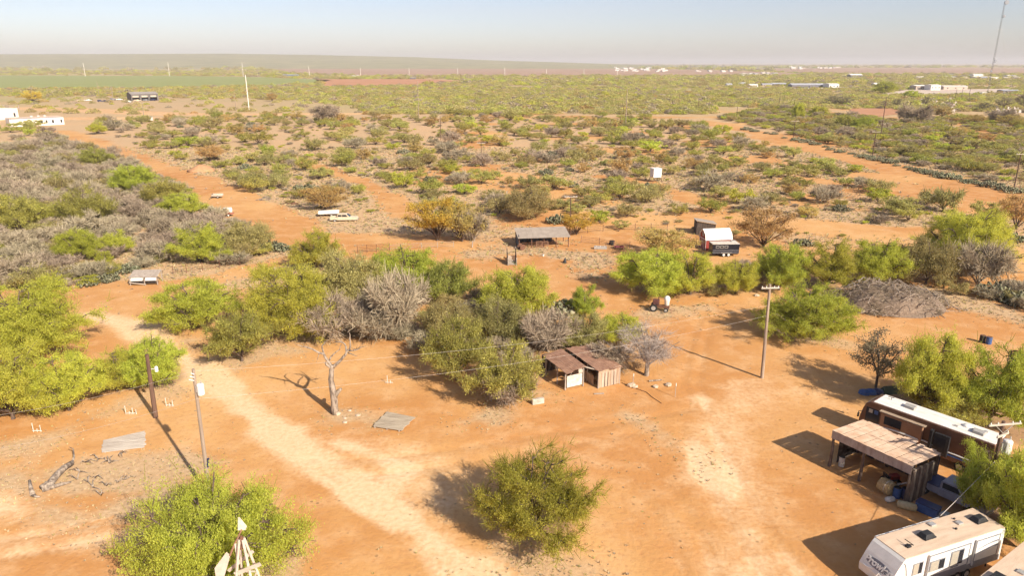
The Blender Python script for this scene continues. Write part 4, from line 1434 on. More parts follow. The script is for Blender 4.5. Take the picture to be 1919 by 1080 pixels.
    b = MB(); b.beam((-h - 0.8, -0.5, 0.55), (-h - 2.0, 0, 0.55), 0.1, 0.12); b.beam((-h - 0.8, 0.5, 0.55), (-h - 2.0, 0, 0.55), 0.1, 0.12); b.tube([(-h - 1.8, 0, 0), (-h - 1.8, 0, 0.8)], 0.05, 6)
    b.build('tongue', BLACK, t)
    for y in (-.22, .22):
        b = MB(); b.lathe([(0.1, 0.6), (0.17, 0.66), (0.17, 1.05), (0.1, 1.14)], 10, (-h - 1.35, y, 0)); b.build('propane_tank', WHITE, t, smooth=True)
    for x in (-3.8, 3.9):
        b = MB(); b.tube([(x, -0.9, 0), (x, -0.9, 0.62)], 0.05, 6); b.tube([(x, 0.9, 0), (x, 0.9, 0.62)], 0.05, 6); b.build('jack', BLACK, t)
    return t


travel_trailer()


def second_camper():
    """only a corner of its roof shows at the bottom right"""
    zr = 3.1
    a = P(1822, 1092, zr)
    t = thing('camper_trailer', 'tan roofed camper cut off by the bottom right corner', 'trailer', (a.x, a.y, 0), math.radians(34))
    L, W = 7.5, 2.4
    b = MB(); b.box((L / 2, -W / 2, 1.85), (L, W, 2.44)); b.build('body', WHITE, t, bevel=0.12)
    b = MB(); b.box((L / 2, -W / 2, 3.1), (L - 0.04, W - 0.04, 0.05)); b.build('roof', ROOF_TAN, t, bevel=0.02)
    b = MB(); b.box((1.5, -0.8, 3.26), (0.9, 0.7, 0.28)); b.build('air_conditioner', BLACK, t, bevel=0.05)
    b = MB(); b.box((3.4, -1.3, 3.17), (0.4, 0.4, 0.1)); b.build('roof_vent', STEEL, t)
    for y in (-0.1, -W + 0.1):
        for x in (3.4, 4.3): wheel(t, (x, y, 0.36))
    b = MB(); b.box((3.0, 0.006, 2.1), (1.1, 0.02, 0.6)); b.build('window', GLASS, t)


second_camper()


# ------------------------------------------------------------------ motorhome behind the carport
def motorhome():
    zr = 3.55
    a, b_, c_ = P(1632, 752, zr), P(1662, 741, zr), P(1850, 829, zr)
    d = (a - c_).normalized()                 # towards its front
    L = (a - c_).length + 0.6
    rz = math.atan2(d.y, d.x)
    W = 1.25
    # a lies on the near (left) roof edge
    n = rotz((0, 1, 0), rz)
    o = a - n * W
    t = thing('motorhome', 'brown motorhome with white roof parked behind the carport', 'motorhome', (o.x, o.y, 0), rz)
    prof = [(0.62, 0.65), (0.82, 1.0), (0.85, 1.5), (0.62, 2.6), (0.38, 3.2), (0.0, 3.5), (-L, 3.5), (-L - 0.08, 3.3), (-L - 0.08, 0.65)]
    b = MB()
    k = len(prof)
    b.add([(x, -W, z) for x, z in prof] + [(x, W, z) for x, z in prof], [tuple(range(k))[::-1], tuple(range(k, 2 * k))] + [(i, (i + 1) % k, (i + 1) % k + k, i + k) for i in range(k)])
    b.build('body', BROWN_PAINT, t, bevel=0.08)
    b = MB(); b.box((-L / 2 - 0.1, 0, 3.54), (L - 0.25, 2.36, 0.07)); b.build('roof', ROOF_WHITE, t, bevel=0.03)
    b = MB()
    arc = [(0.05 + 0.5 * math.cos(q), 1.12 * math.sin(q), 3.45 - 0.35 * math.cos(q)) for q in np.linspace(-1.5, 1.5, 9)]
    arc2 = [(0.02, 1.12 * math.sin(q), 3.57) for q in np.linspace(-1.5, 1.5, 9)]
    b.add(arc + arc2, [(i, i + 1, i + 10, i + 9) for i in range(8)]); b.build('front_cap', TAN_PAINT, t)
    b = MB(); b.add([(0.845, -1.05, 1.7), (0.845, 1.05, 1.7), (0.52, 1.0, 2.9), (0.52, -1.0, 2.9)], [(0, 1, 2, 3)])
    b.v = [p + Vector((0.03, 0, 0.01)) for p in b.v]; b.build('windscreen', GLASS, t)
    # near side, local +y
    b = MB(); b.box((-0.35, W + 0.008, 2.15), (1.25, 0.02, 1.5)); cw = b.build('window', GLASS, t)
    for x in (-0.65, -0.15):
        b = MB(); b.box((x, W + 0.022, 2.6), (0.34, 0.012, 0.36)); b.build('pane', BLUE_PAINT if x < -0.3 else BLIND, cw)
    b = MB(); b.box((-3.0, W + 0.16, 1.95), (3.6, 0.32, 2.0)); so = b.build('slide_out', M('slide_brown', (0.34, 0.19, 0.11), (0.28, 0.155, 0.09), scale=1.2, rough=0.35), t, bevel=0.03)
    b = MB(); b.box((-2.3, W + 0.33, 2.35), (1.5, 0.03, 0.8)); b.build('window', GLASS, so)
    b = MB(); b.beam((-1.05, W + 0.2, 3.06), (-5.0, W + 0.2, 3.06), 0.46, 0.07); b.build('awning_topper', TAN_PAINT, so)
    for z0, m_, r in ((1.35, WHITE, 0.08), (1.12, TAN_PAINT, 0.05), (0.92, BLACK, 0.06)):
        b = MB(); b.tube([(-0.2 - 6.2 * q, W + 0.02 + (0.32 if -4.8 < -0.2 - 6.2 * q < -1.2 else 0), z0 + 0.35 * math.sin(q * 3)) for q in np.linspace(0, 1, 14)], r, 5); b.build('stripe', m_, t)
    b = MB(); b.box((-5.55, W + 0.2, 1.95), (0.22, 0.42, 2.1)); b.build('awning_box', BLACK, t)
    b = MB(); b.box((-6.4, W + 0.14, 1.9), (1.2, 0.26, 1.9)); s2 = b.build('slide_out', BLACK, t)
    b = MB(); b.box((-6.3, W + 0.28, 1.9), (0.9, 0.02, 1.3)); b.build('window', GLASS, s2)
    b = MB(); b.tube([(-4.6 - 4.4 * q, W + 0.02, 0.95 + 0.22 * math.sin(q * 2.6)) for q in np.linspace(0, 1, 9)], [0.09 - 0.05 * abs(q - 0.5) for q in np.linspace(0, 1, 9)], 5); b.build('stripe', BLUE_PAINT, t)
    b = MB(); b.tube([(-4.9 - 4.2 * q, W + 0.02, 1.2 + 0.2 * math.sin(q * 2.6)) for q in np.linspace(0, 1, 9)], 0.06, 5); b.build('stripe', WHITE, t)
    for x in (-0.9, -L + 2.2):
        for y in (-W + 0.1, W - 0.1): wheel(t, (x, y, 0.42), 0.42, 0.28)
    # roof
    for x, y in ((-2.9, -0.1), (-L + 1.6, 0.25)):
        b = MB()
        b.plate([(x - .48, y - .36, 3.57), (x + .48, y - .36, 3.57), (x + .4, y + .3, 3.57), (x - .48, y + .36, 3.57)], 0.26)
        b.build('air_conditioner', M('ac_grey', (0.40, 0.38, 0.35), (0.30, 0.28, 0.26), scale=3, rough=0.6), t, bevel=0.05)
    b = MB(); b.lathe([(0.36, 3.575), (0.36, 3.62), (0.28, 3.72), (0.1, 3.76)], 16, (-L + 2.7, -0.35, 0)); b.build('satellite_dome', WHITE, t, smooth=True)
    for x, y in ((-L + 2.1, -0.1), (-L + 3.3, 0.4), (-L + 1.3, -0.5)):
        b = MB(); b.box((x, y, 3.62), (0.3, 0.2, 0.1)); b.build('roof_vent', STEEL, t)
    b = MB(); b.tube([(-1.1, -0.4, 3.57), (-1.1, -0.4, 3.8), (-1.3, -0.5, 3.82), (-0.8, -0.35, 3.82)], 0.03, 5); b.build('antenna', BLACK, t)
    for s in (-1, 1):
        b = MB(); b.tube([(0.6, s * W, 2.3), (0.8, s * (W + 0.3), 2.3), (0.8, s * (W + 0.3), 1.9)], 0.04, 5); b.box((0.8, s * (W + 0.3), 1.95), (0.1, 0.22, 0.4)); b.build('mirror', BLACK, t)


motorhome()


# ------------------------------------------------------------------ carport with rusty roof
def carport():
    g0, g1 = P(1559, 876), P(1690, 938)               # front post feet
    zf = 3.5
    f0, f1 = P(1561, 806, zf), P(1711, 874, zf)         # front roof edge
    d = (f1 - f0).normalized()
    L = (f1 - f0).length
    n = Vector((-d.y, d.x, 0))
    if n.y < 0: n = -n
    t = thing('carport', 'open carport with rusty tin roof and grey front fascia', 'carport', (f0.x, f0.y, 0), math.atan2(d.y, d.x))
    D = 4.4
    zb = 3.15
    # local: x along the front, +y to the back
    sh = []
    NX = 15
    rs = random.Random(4)
    for j in range(2):
        for i in range(NX):
            x0, x1 = L * i / NX + 0.01, L * (i + 1) / NX - 0.008
            y0, y1 = (-0.15, D * 0.52) if j == 0 else (D * 0.47, D + rs.uniform(-0.1, 0.25))
            dz = 0.012 * (i % 2) + (0.025 if j == 1 else 0)
            z = lambda y: zf + (zb - zf) * y / D + dz + rs.uniform(0, 0.012)
            b = MB()
            kk = 4
            vs_, fs = [], []
            za, zc = z(y0), z(y1)
            for q in range(kk * 2 + 1):
                x = x0 + (x1 - x0) * q / (kk * 2)
                rip = 0.022 if q % 2 else 0.0
                vs_ += [(x, y0, za + rip), (x, y1, zc + rip)]
            for q in range(kk * 2):
                fs.append((2 * q, 2 * q + 2, 2 * q + 3, 2 * q + 1))
            b.add(vs_, fs)
            if j == 1 and i in (9, 10):               # a sheet curled up at the back
                b.v[1::2] = [p + Vector((0, -0.2, 0.28)) for p in b.v[1::2]]
            o = b.build('roof_sheet', RUST_PALE, t)
            m_ = o.modifiers.new('thick', 'SOLIDIFY'); m_.thickness = 0.008
    NB = 9
    for i in range(NB):
        b = MB(); b.box((L * (i + 0.5) / NB, -0.06, zf - 0.42 + rs.uniform(-.02, .02)), (L / NB - 0.012, 0.025, 0.72)); b.build('fascia_sheet', M('grey_tin', (0.40, 0.345, 0.31), (0.27, 0.21, 0.185), scale=2.2, rough=0.8, stretch=(1, 1, .3)), t)
    inv = Matrix.Rotation(-math.atan2(d.y, d.x), 3, 'Z')
    for k_, x in enumerate((0.12, L * 0.42, L - 0.15)):
        b = MB(); b.tube([(x, 0.05, 0), (x + 0.05, 0.07, 1.5), (x, 0.05, zf - 0.08)], [0.15, 0.12, 0.11], 7); b.build('post', BARK, t)
    for x in (0.12, L * 0.42, L - 0.15):
        b = MB(); b.tube([(x, D - 0.2, 0), (x, D - 0.2, zb - 0.08)], [0.13, 0.1], 7); b.build('post', BARK, t)
    b = MB(); b.beam((0, 0.05, zf - 0.1), (L, 0.05, zf - 0.1), 0.12, 0.14); b.build('beam', BOARD, t)
    b = MB(); b.beam((0, D - 0.2, zb - 0.1), (L, D - 0.2, zb - 0.1), 0.12, 0.14); b.build('beam', BOARD, t)
    for i in range(11):                                  # bark slab wall at the right end
        y = 0.25 + i * 0.31
        b = MB(); b.tube([(L - 0.05, y, 0), (L - 0.03 + rs.uniform(-.04, .04), y + rs.uniform(-.05, .05), 1.6), (L - 0.05, y, 3.05 - 0.09 * y)], [0.17, 0.15, 0.14], 6); b.build('slab_log', BARK_PALE if i % 3 == 1 else BARK, t)
    for i in range(8):                                   # dark boards standing for the shade at the open back
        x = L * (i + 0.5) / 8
        b = MB(); b.box((x, D - 0.05, 1.45), (L / 8 - 0.03, 0.03, 2.9)); b.build('shade_back_board', DARK_SHADE, t)
    for i in range(7):                                   # dark boards added at the open left end to shade the inside
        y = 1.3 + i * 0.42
        b = MB(); b.box((0.12, y, 1.5), (0.03, 0.39, 3.0 - 0.04 * i)); b.build('added_end_board', DARK_SHADE, t)
    def W_(x, y, z=0): return Vector((f0.x, f0.y, 0)) + d * x + n * y + Vector((0, 0, z))
    # things under and beside it
    p = W_(L * 0.74, 0.25)
    t2 = thing('hay_bale', 'rounded hay bale at the front of the carport', 'hay bale', p, 0.4)
    b = MB(); b.lathe([(0.3, -0.55), (0.58, -0.5), (0.62, 0), (0.58, 0.5), (0.3, 0.55)], 14, (0, 0, 0.6), 'y'); b.build('bale', HAY, t2)
    b = MB(); b.lathe([(0.612, -0.2), (0.632, -0.17), (0.612, -0.14)], 14, (0, 0, 0.6), 'y'); b.build('twine', BOARD_PALE, t2)
    def drum(p, mat, label, s=1.0):
        q = thing('barrel', label, 'barrel', p)
        b = MB(); b.lathe([(0.27 * s, 0), (0.3 * s, 0.03), (0.3 * s, 0.28), (0.315 * s, 0.3), (0.3 * s, 0.32), (0.3 * s, 0.58), (0.315 * s, 0.6), (0.3 * s, 0.62), (0.3 * s, 0.87), (0.28 * s, 0.9)], 14); b.build('drum', mat, q, smooth=False)
        b = MB(); b.lathe([(0.265 * s, 0.9), (0.265 * s, 0.915)], 14); b.build('lid', BLACK, q)
    drum(W_(L * 0.86, 0.35), BLUE_PAINT, 'blue barrel beside the hay bale in the carport')
    drum(W_(L * 0.92, 0.8), NAVY, 'dark blue barrel at the corner of the carport')
    q = thing('feed_sack', 'crumpled white sack lying before the blue barrel', 'sack', W_(L * 0.86, -0.55), 0.3)
    b = MB(); b.lathe([(0.12, -0.42), (0.26, -0.3), (0.3, 0), (0.26, 0.3), (0.1, 0.42)], 9, (0, 0, 0.2), 'x'); o = b.build('bag', WHITE_DIRTY, q, smooth=True); o.scale = (1, 1, 0.75)
    q = thing('straw_roll', 'tan rolled mat lying beside the carport corner post', 'mat', W_(L + 0.35, -0.5), -0.5)
    b = MB(); b.lathe([(0.1, -0.7), (0.3, -0.62), (0.34, 0), (0.3, 0.62), (0.1, 0.7)], 9, (0, 0, 0.28), 'x'); b.build('roll', M('straw_tan', (0.50, 0.42, 0.25), (0.36, 0.28, 0.16), scale=5), q, smooth=True)
    q = thing('storage_chest', 'big blue plastic chest in the shade beside the carport', 'chest', W_(L + 1.5, 0.35), math.atan2(d.y, d.x) + 0.1)
    b = MB(); b.box((0, 0, 0.36), (1.6, 0.8, 0.72)); b.build('box', BLUE_PAINT, q, bevel=0.04)
    b = MB(); b.box((0, 0, 0.76), (1.66, 0.86, 0.08)); b.build('lid', NAVY, q, bevel=0.02)
    q = thing('wheelbarrow', 'small metal hand cart with bent handles by the blue chest', 'cart', W_(L + 2.7, 0.5), 0.7)
    b = MB(); b.plate([(-.35, -.3, .45), (.4, -.22, .4), (.4, .22, .4), (-.35, .3, .45)], 0.16); b.build('tray', STEEL, q)
    b = MB(); b.tube([(-.9, -.25, .6), (0, -.2, .4), (.5, 0, .2)], 0.025, 5); b.tube([(-.9, .25, .6), (0, .2, .4), (.5, 0, .2)], 0.025, 5); b.build('handle', STEEL, q)
    wheel(q, (0.5, 0, 0.18), 0.18, 0.08)
    q = thing('garden_tractor', 'red riding mower deep in the shade of the carport', 'mower', W_(L * 0.66, 1.9), 0.2)
    b = MB(); b.box((0.25, 0, 0.62), (0.8, 0.5, 0.4)); b.build('hood', M('mower_red', (0.32, 0.05, 0.035), (0.24, 0.04, 0.03), scale=3, rough=0.4), q, bevel=0.06)
    b = MB(); b.box((-0.45, 0, 0.7), (0.4, 0.45, 0.1)); b.box((-0.66, 0, 0.92), (0.08, 0.45, 0.4)); b.build('seat', BLACK, q, bevel=0.03)
    b = MB(); b.box((-0.1, 0, 0.4), (1.3, 0.6, 0.14)); b.build('deck', BLACK, q)
    for x, r in ((0.5, 0.2), (-0.45, 0.28)):
        for y in (-0.36, 0.36): wheel(q, (x, y, r), r, 0.18)
    q = thing('timber_plank', 'pale plank leaning inside the right end of the carport', 'plank', W_(L * 0.9, 1.2))
    b = MB(); b.beam((-0.7, 0.2, 0.9), (0.25, -0.1, 1.35), 0.16, 0.05); b.beam((-0.6, 0.2, 0), (-0.6, 0.2, 0.9), 0.06, 0.06); b.beam((0.2, -0.08, 0), (0.2, -0.08, 1.3), 0.06, 0.06); b.build('board', BOARD_PALE, q)
    drum(W_(0.7, 0.9), WHITE_DIRTY, 'pale drum at the left post of the carport', 0.8)


carport()


# ------------------------------------------------------------------ pickup shape shared by several vehicles
def pickup(name, label, loc, rz, paint, glass=GLASS, L=5.4, cab2=False, wreck=False, group=None, cat='pickup'):
    t = thing(name, label, cat, loc, rz, group)
    W = 0.95
    s = L / 5.4
    X = lambda v: v * s
    # lower body with hood and bed sides, front at +x
    def shell(prof, w, nm, mat, par=t, bev=0.04):
        b = MB(); k = len(prof)
        b.add([(X(x), -w, z) for x, z in prof] + [(X(x), w, z) for x, z in prof], [tuple(range(k)), tuple(range(2 * k - 1, k - 1, -1))] + [((i + 1) % k, i, i + k, (i + 1) % k + k) for i in range(k)])
        return b.build(nm, mat, par, bevel=bev)
    c0 = 1.2
    c1 = -0.7 if not cab2 else -1.2
    shell([(-0.2 if not cab2 else -0.2, 0.45), (2.6, 0.45), (2.7, 0.62), (2.66, 0.95), (2.45, 1.05), (c0, 1.12), (c1, 1.12), (c1, 0.45)][::-1], W, 'body', paint)
    shell([(c1 + 0.02, 1.12), (c0 + 0.05, 1.12), (0.62, 1.72), (0.5, 1.76), (c1 + 0.12, 1.76), (c1 + 0.02, 1.6)][::-1], W - 0.1, 'cab', paint)
    for y in (-W + 0.06, W - 0.06):
        b = MB(); b.box((X((-2.65 + c1) / 2), y, 0.82), (X(c1 + 2.65) - 0.03, 0.12, 0.62)); b.build('bed_side', paint, t, bevel=0.03)
    b = MB(); b.box((X((-2.65 + c1) / 2), 0, 0.6), (X(c1 + 2.65), 2 * W - 0.1, 0.1)); b.build('bed_floor', BLACK, t)
    b = MB(); b.box((X(-2.66), 0, 0.82), (0.06, 2 * W - 0.1, 0.62)); b.build('tailgate', paint, t)
    for y in (-1, 1):
        xs = [(c1 + 0.2, 0.55)] if not cab2 else [(c1 + 0.15, -0.35), (-0.25, 0.55)]
        for xa, xb in xs:
            b = MB(); yy = y * (W - 0.095)
            b.add([(X(xa), yy, 1.18), (X(xb + 0.3 if xb > 0 else xb), yy, 1.18), (X(xb), yy, 1.64), (X(xa), yy, 1.64)], [(0, 1, 2, 3)]); b.build('side_window', glass, t)
        b = MB(); b.box((X(2.68), y * 0.7, 0.8), (0.06, 0.3, 0.16)); b.build('headlight', BONE, t)
    b = MB(); b.add([(X(c0 + 0.06), -W + 0.18, 1.17), (X(c0 + 0.06), W - 0.18, 1.17), (X(0.66), W - 0.22, 1.68), (X(0.66), -W + 0.22, 1.68)], [(0, 1, 2, 3)])
    b.v = [p + Vector((0.03, 0, 0.02)) for p in b.v]; b.build('windscreen', glass, t)
    b = MB(); b.box((X(2.74), 0, 0.52), (0.1, 2 * W, 0.18)); b.build('bumper', STEEL, t)
    for x in (1.75, -1.7):
        for y in (-W + 0.1, W - 0.1):
            if wreck and x > 0: continue
            wheel(t, (X(x), y, 0.36))
    return t


def dir_of(px0, py0, px1, py1):
    a, b = P(px0, py0), P(px1, py1)
    return math.atan2(b.y - a.y, b.x - a.x)


p = (P(1738, 935) + P(1835, 975)) / 2
tr = pickup('pickup_truck', 'old pale pickup parked in deep shade beside the carport', (p.x + 0.6, p.y + 1.2, 0), dir_of(1735, 925, 1830, 968), PURPLE_GREY, L=5.6)
b = MB(); b.box((-1.7, 0, 1.14), (1.9, 1.95, 0.04)); b.build('bed_cover', NAVY, tr)

q = P(1655, 741)
t = thing('tarp_bundle', 'blue tarp bundle under the grey green oak', 'tarp', (q.x - 1.2, q.y + 0.4, 0), 0.2)
rs_ = random.Random(9)
for i in range(3):
    b = MB(); b.lathe([(0.2, 0), (0.62, 0.08), (0.55, 0.35), (0.25, 0.5), (0.05, 0.52)], 9, (i * 0.75 - 0.7, rs_.uniform(-.2, .2), 0)); b.build('fold', BLUE_PAINT if i < 2 else NAVY, t)
t = thing('tent_cover', 'dark green cover beside the blue tarp bundle', 'cover', (q.x + 1.0, q.y + 0.7, 0), 0.1)
b = MB(); b.add([(-.9, -.6, 0), (.9, -.6, 0), (.9, .6, 0), (-.9, .6, 0), (-.7, 0, .75), (.75, 0.05, .7)], [(0, 1, 5, 4), (2, 3, 4, 5), (0, 4, 3), (1, 2, 5), (3, 2, 1, 0)]); b.build('cover', M('green_canvas', (0.10, 0.13, 0.085), (0.07, 0.09, 0.06), scale=3), t)


# ------------------------------------------------------------------ windmill at the bottom
def windmill():
    Y0 = 35.0
    top = Q(452, 1008, Y0)
    t = thing('windmill', 'derelict windmill with bent vane on a pale wooden tower', 'windmill', (top.x, top.y, 0))
    z = top.z
    L_ = lambda px, py, dy=0.0: Q(px, py, Y0 + dy) - Vector((top.x, top.y, 0))
    feet = [(-1.1, -1.1), (1.1, -1.1), (1.1, 1.1), (-1.1, 1.1)]
    for x, y in feet:
        b = MB(); b.beam((x, y, 0), (x * 0.09, y * 0.09, z - 0.1), 0.13, 0.13); b.build('tower_leg', BOARD_PALE, t)
    for zz in (1.4, 3.0, 4.6):
        k = 1 - zz / z * 0.91
        for i in range(4):
            a, c = feet[i], feet[(i + 1) % 4]
            b = MB(); b.beam((a[0] * k, a[1] * k, zz), (c[0] * k, c[1] * k, zz), 0.05, 0.1); b.build('girt', BOARD_PALE, t)
    b = MB(); b.beam(L_(428, 1071, 0.3), L_(474, 1034, 0.3), 0.06, 0.2); b.build('platform_board', BOARD_PALE, t)
    b = MB(); b.beam(L_(440, 1077, -0.4), L_(488, 1058, -0.4), 0.06, 0.24); b.build('platform_board', BOARD_PALE, t)
    b = MB(); b.tube([L_(452, 1030), L_(452, 1006)], 0.09, 7); b.tube([L_(448, 1014), L_(456, 1012)], 0.14, 8); b.build('gear_head', RUST_DARK, t)
    b = MB(); b.tube([L_(453, 993), L_(446, 1008), L_(440, 1020), L_(431, 1042)], [0.05, 0.05, 0.06, 0.06], 6); b.build('tail_rod', RUST, t)
    b = MB(); b.tube([L_(441, 1019), L_(444, 1040), L_(446, 1058, -0.2)], 0.07, 6); b.build('brace', WHITE_DIRTY, t)
    b = MB(); b.plate([L_(446, 971), L_(449, 971), L_(462.5, 988), L_(460, 994.5), L_(445.5, 995)], 0.03); b.build('upper_vane', WHITE_DIRTY, t)
    b = MB(); b.plate([L_(424, 1036), L_(431.5, 1042), L_(426, 1062), L_(419, 1086), L_(405, 1086), L_(402, 1066)], 0.03); b.build('tail_vane', M('vane_pale', (0.62, 0.52, 0.45), (0.52, 0.42, 0.35), scale=2), t)


windmill()

# ------------------------------------------------------------------ poles and wires
def util_pole(name, label, base, top, r, mat, arms=(), group=None, cat='utility pole'):
    """base and top are world points; arms: (height from the top, half length, direction, braces)"""
    t = thing(name, label, cat, base, 0, group)
    d = Vector(top) - Vector(base)
    b = MB(); b.tube([(0, 0, -0.05), d * 0.5, d], [r, r * 0.85, r * 0.68], 9); b.build('pole', mat, t)
    for dz, hl, ang, br in arms:
        c = d + Vector((0, 0, -dz))
        ax = Vector((math.cos(ang), math.sin(ang), 0))
        b = MB(); b.beam(c - ax * hl + Vector((0, -r - 0.03, 0)), c + ax * hl + Vector((0, -r - 0.03, 0)), 0.10, 0.13); a = b.build('crossarm', BOARD_PALE, t)
        for k in ((-0.9, -0.45, 0.45, 0.9) if hl > 0.9 else (-0.85, 0.85)):
            b = MB(); q = c + ax * (hl * k) + Vector((0, -r - 0.03, 0.06)); b.lathe([(0.05, 0), (0.06, 0.08), (0.03, 0.16)], 6, q); b.build('insulator', BONE, a)
        if br:
            for k in (-1, 1):
                b = MB(); b.beam(c + ax * (hl * 0.55 * k) + Vector((0, -r - 0.03, -0.07)), c + Vector((0, -r, -0.75)), 0.04, 0.04); b.build('arm_brace', STEEL, t)
    return t


def transformer(t, c, s=1.0):
    b = MB(); b.lathe([(0.24 * s, -0.45 * s), (0.27 * s, -0.42 * s), (0.27 * s, 0.38 * s), (0.22 * s, 0.45 * s), (0.1 * s, 0.48 * s)], 14, c); o = b.build('transformer', WHITE, t)
    b = MB(); b.lathe([(0.04 * s, 0.46 * s), (0.05 * s, 0.6 * s), (0.02 * s, 0.72 * s)], 6, Vector(c) + Vector((0.1 * s, 0, 0))); b.build('bushing', STEEL, o)
    b = MB(); b.box(Vector(c) + Vector((-0.3 * s, 0, 0)), (0.12 * s, 0.12 * s, 0.5 * s)); b.build('bracket', STEEL, o)


# left service pole: foot hidden behind the big bottom tree
bl = P(394, 934)
tl = Q(362, 692, bl.y + 0.2)
lp = util_pole('utility_pole', 'pale service pole with white transformer rising behind the bottom tree', bl, tl, 0.17, POLE_WOOD)
tf_ = Q(376, 730, bl.y) - bl
transformer(lp, tf_, 1.0)
b = MB(); b.tube([Q(387, 860, bl.y) - bl + Vector((0.14, 0, 0)), Q(386, 876, bl.y) - bl + Vector((0.14, 0, 0))], 0.09, 7); b.build('meter_box', NAVY, lp)
for k in range(3):
    b = MB(); b.tube([Q(358 - k * 2, 700 + k * 6, bl.y) - bl, Q(364, 702 + k * 6, bl.y) - bl], 0.04, 5); b.build('insulator', BONE, lp)
# dark leaning stub pole
bd = P(292, 783)
td = Q(275, 665, bd.y - 0.5)
dp = util_pole('dark_pole', 'dark creosoted pole leaning beside the pale road', bd, td, 0.24, POLE_DARK)
b = MB(); c_ = Q(293, 692, bd.y - 0.5) - bd; b.lathe([(0.05, -0.3), (0.16, -0.25), (0.16, 0.2), (0.08, 0.28)], 9, c_); b.tube([c_, Q(283, 692, bd.y - .5) - bd], 0.03, 5); b.build('yard_light', WHITE, dp)
# middle pole with crossarm
bm = P(1428, 709)
tm = Q(1443, 533, bm.y)
util_pole('utility_pole', 'tall bare wooden pole with one crossarm in the middle of the yard', bm, tm, 0.2, POLE_WOOD, [(0.35, 0.98, 0.08, False)])
# right transformer pole
br_ = P(1846, 958)
tr_ = Q(1881, 790, br_.y)
rp = util_pole('utility_pole', 'dark pole with double crossarm and white transformer at the right edge', br_, tr_, 0.19, POLE_DARK, [(0.15, 1.35, 0.15, True), (1.05, 0.75, 0.5, False)])
transformer(rp, Q(1887, 838, br_.y) - br_, 1.25)
b = MB(); b.tube([Q(1866, 858, br_.y) - br_, Q(1872, 850, br_.y) - br_], 0.07, 6); b.build('service_mast', BONE, rp)


def wire(label, pts, sag, r=0.0075, group=None):
    a, c = Vector(pts[0]), Vector(pts[1])
    b = MB()
    n = 24
    b.tube([a.lerp(c, i / n) - Vector((0, 0, sag * 4 * (i / n) * (1 - i / n))) for i in range(n + 1)], r, 4)
    o = b.build('power_line', WIRE)
    return tag(o, label, 'wire', group)


wa_l, wa_r = Q(363, 696, bl.y + 0.1), Q(1443, 572, bm.y)
wb_l, wb_r = Q(369, 748, bl.y), Q(1438, 592, bm.y)
wire('upper wire between the left transformer pole and the middle pole', (wa_l, wa_r), 1.0)
wire('lower wire between the left transformer pole and the middle pole', (wb_l, wb_r), 1.1)
wire('upper wire running left out of the picture from the transformer pole', (wa_l, Q(-120, 792, bl.y + 4)), 0.6)
wire('lower wire running left out of the picture from the transformer pole', (wb_l, Q(-120, 858, bl.y + 3)), 0.6)
wire('service cable from the right pole crossing above the camper roof', (Q(1868, 862, br_.y), Q(1470, 1230, 33.0)), 0.5, 0.02)

# ------------------------------------------------------------------ dead tree on the orange yard
def dead_tree():
    g = P(628, 776)
    Y = g.y
    t = thing('dead_tree', 'bleached dead tree with forked bare limbs', 'tree', g)
    l = lambda px, py, dy=0.0: Q(px, py, Y + dy) - g
    def br(pts, r0, r1, nm='limb', mat=DEADWOOD):
        pts = [l(*p) for p in pts]
        # soften by resampling
        out = []
        for i in range(len(pts) - 1):
            for q in (0, 0.5): out.append(pts[i].lerp(pts[i + 1], q) + Vector((rnd.uniform(-.05, .05), rnd.uniform(-.05, .05), rnd.uniform(-.04, .04))) * (1 if out else 0))
        out.append(pts[-1])
        rr = [r0 + (r1 - r0) * i / (len(out) - 1) for i in range(len(out))]
        b = MB(); b.tube(out, rr, 8); return b.build(nm, mat, t, smooth=True)
    br([(628, 778), (626, 752), (624, 730), (620, 712), (621, 695), (622, 685)], 0.40, 0.19, 'trunk')
    br([(626, 745), (634, 735), (639, 729)], 0.28, 0.14, 'stub', BARK_PALE)
    br([(622, 692), (613, 674), (606, 664), (592, 658), (578, 652), (566, 650), (552, 645)], 0.16, 0.02)
    br([(621, 690), (612, 684), (609, 679)], 0.16, 0.08, 'stub')
    br([(608, 667, 0.1), (605, 655, 0.2), (604, 648, 0.4), (610, 642, 0.5), (616, 637, .6)], 0.1, 0.02)
    br([(617, 676, 0.2), (624, 664, .5), (636, 655, .8), (640, 645, 1.0)], 0.08, 0.03)
    br([(623, 690), (634, 680), (643, 669), (650, 661), (655, 655)], 0.17, 0.09)
    br([(655, 656), (657, 640), (656, 628), (652, 619)], 0.09, 0.015)
    br([(650, 662), (648, 650, .3), (642, 642, .5), (632, 641, .7), (625, 643, .9)], 0.11, 0.03)
    br([(654, 658), (668, 656, -.2), (678, 651, -.4), (687, 649, -.5)], 0.08, 0.015)
    br([(653, 662), (662, 666, -.4), (669, 668, -.7)], 0.07, 0.02)
    br([(598, 662), (596, 672, -.5), (592, 682, -.6)], 0.04, 0.01)
    for i in range(10):
        px, py = rnd.choice([(655, 657), (606, 664), (580, 653), (642, 642), (668, 656)])
        br([(px, py), (px + rnd.uniform(-14, 14), py - rnd.uniform(-4, 14), rnd.uniform(-.8, .8))], 0.035, 0.008, 'twig')


dead_tree()


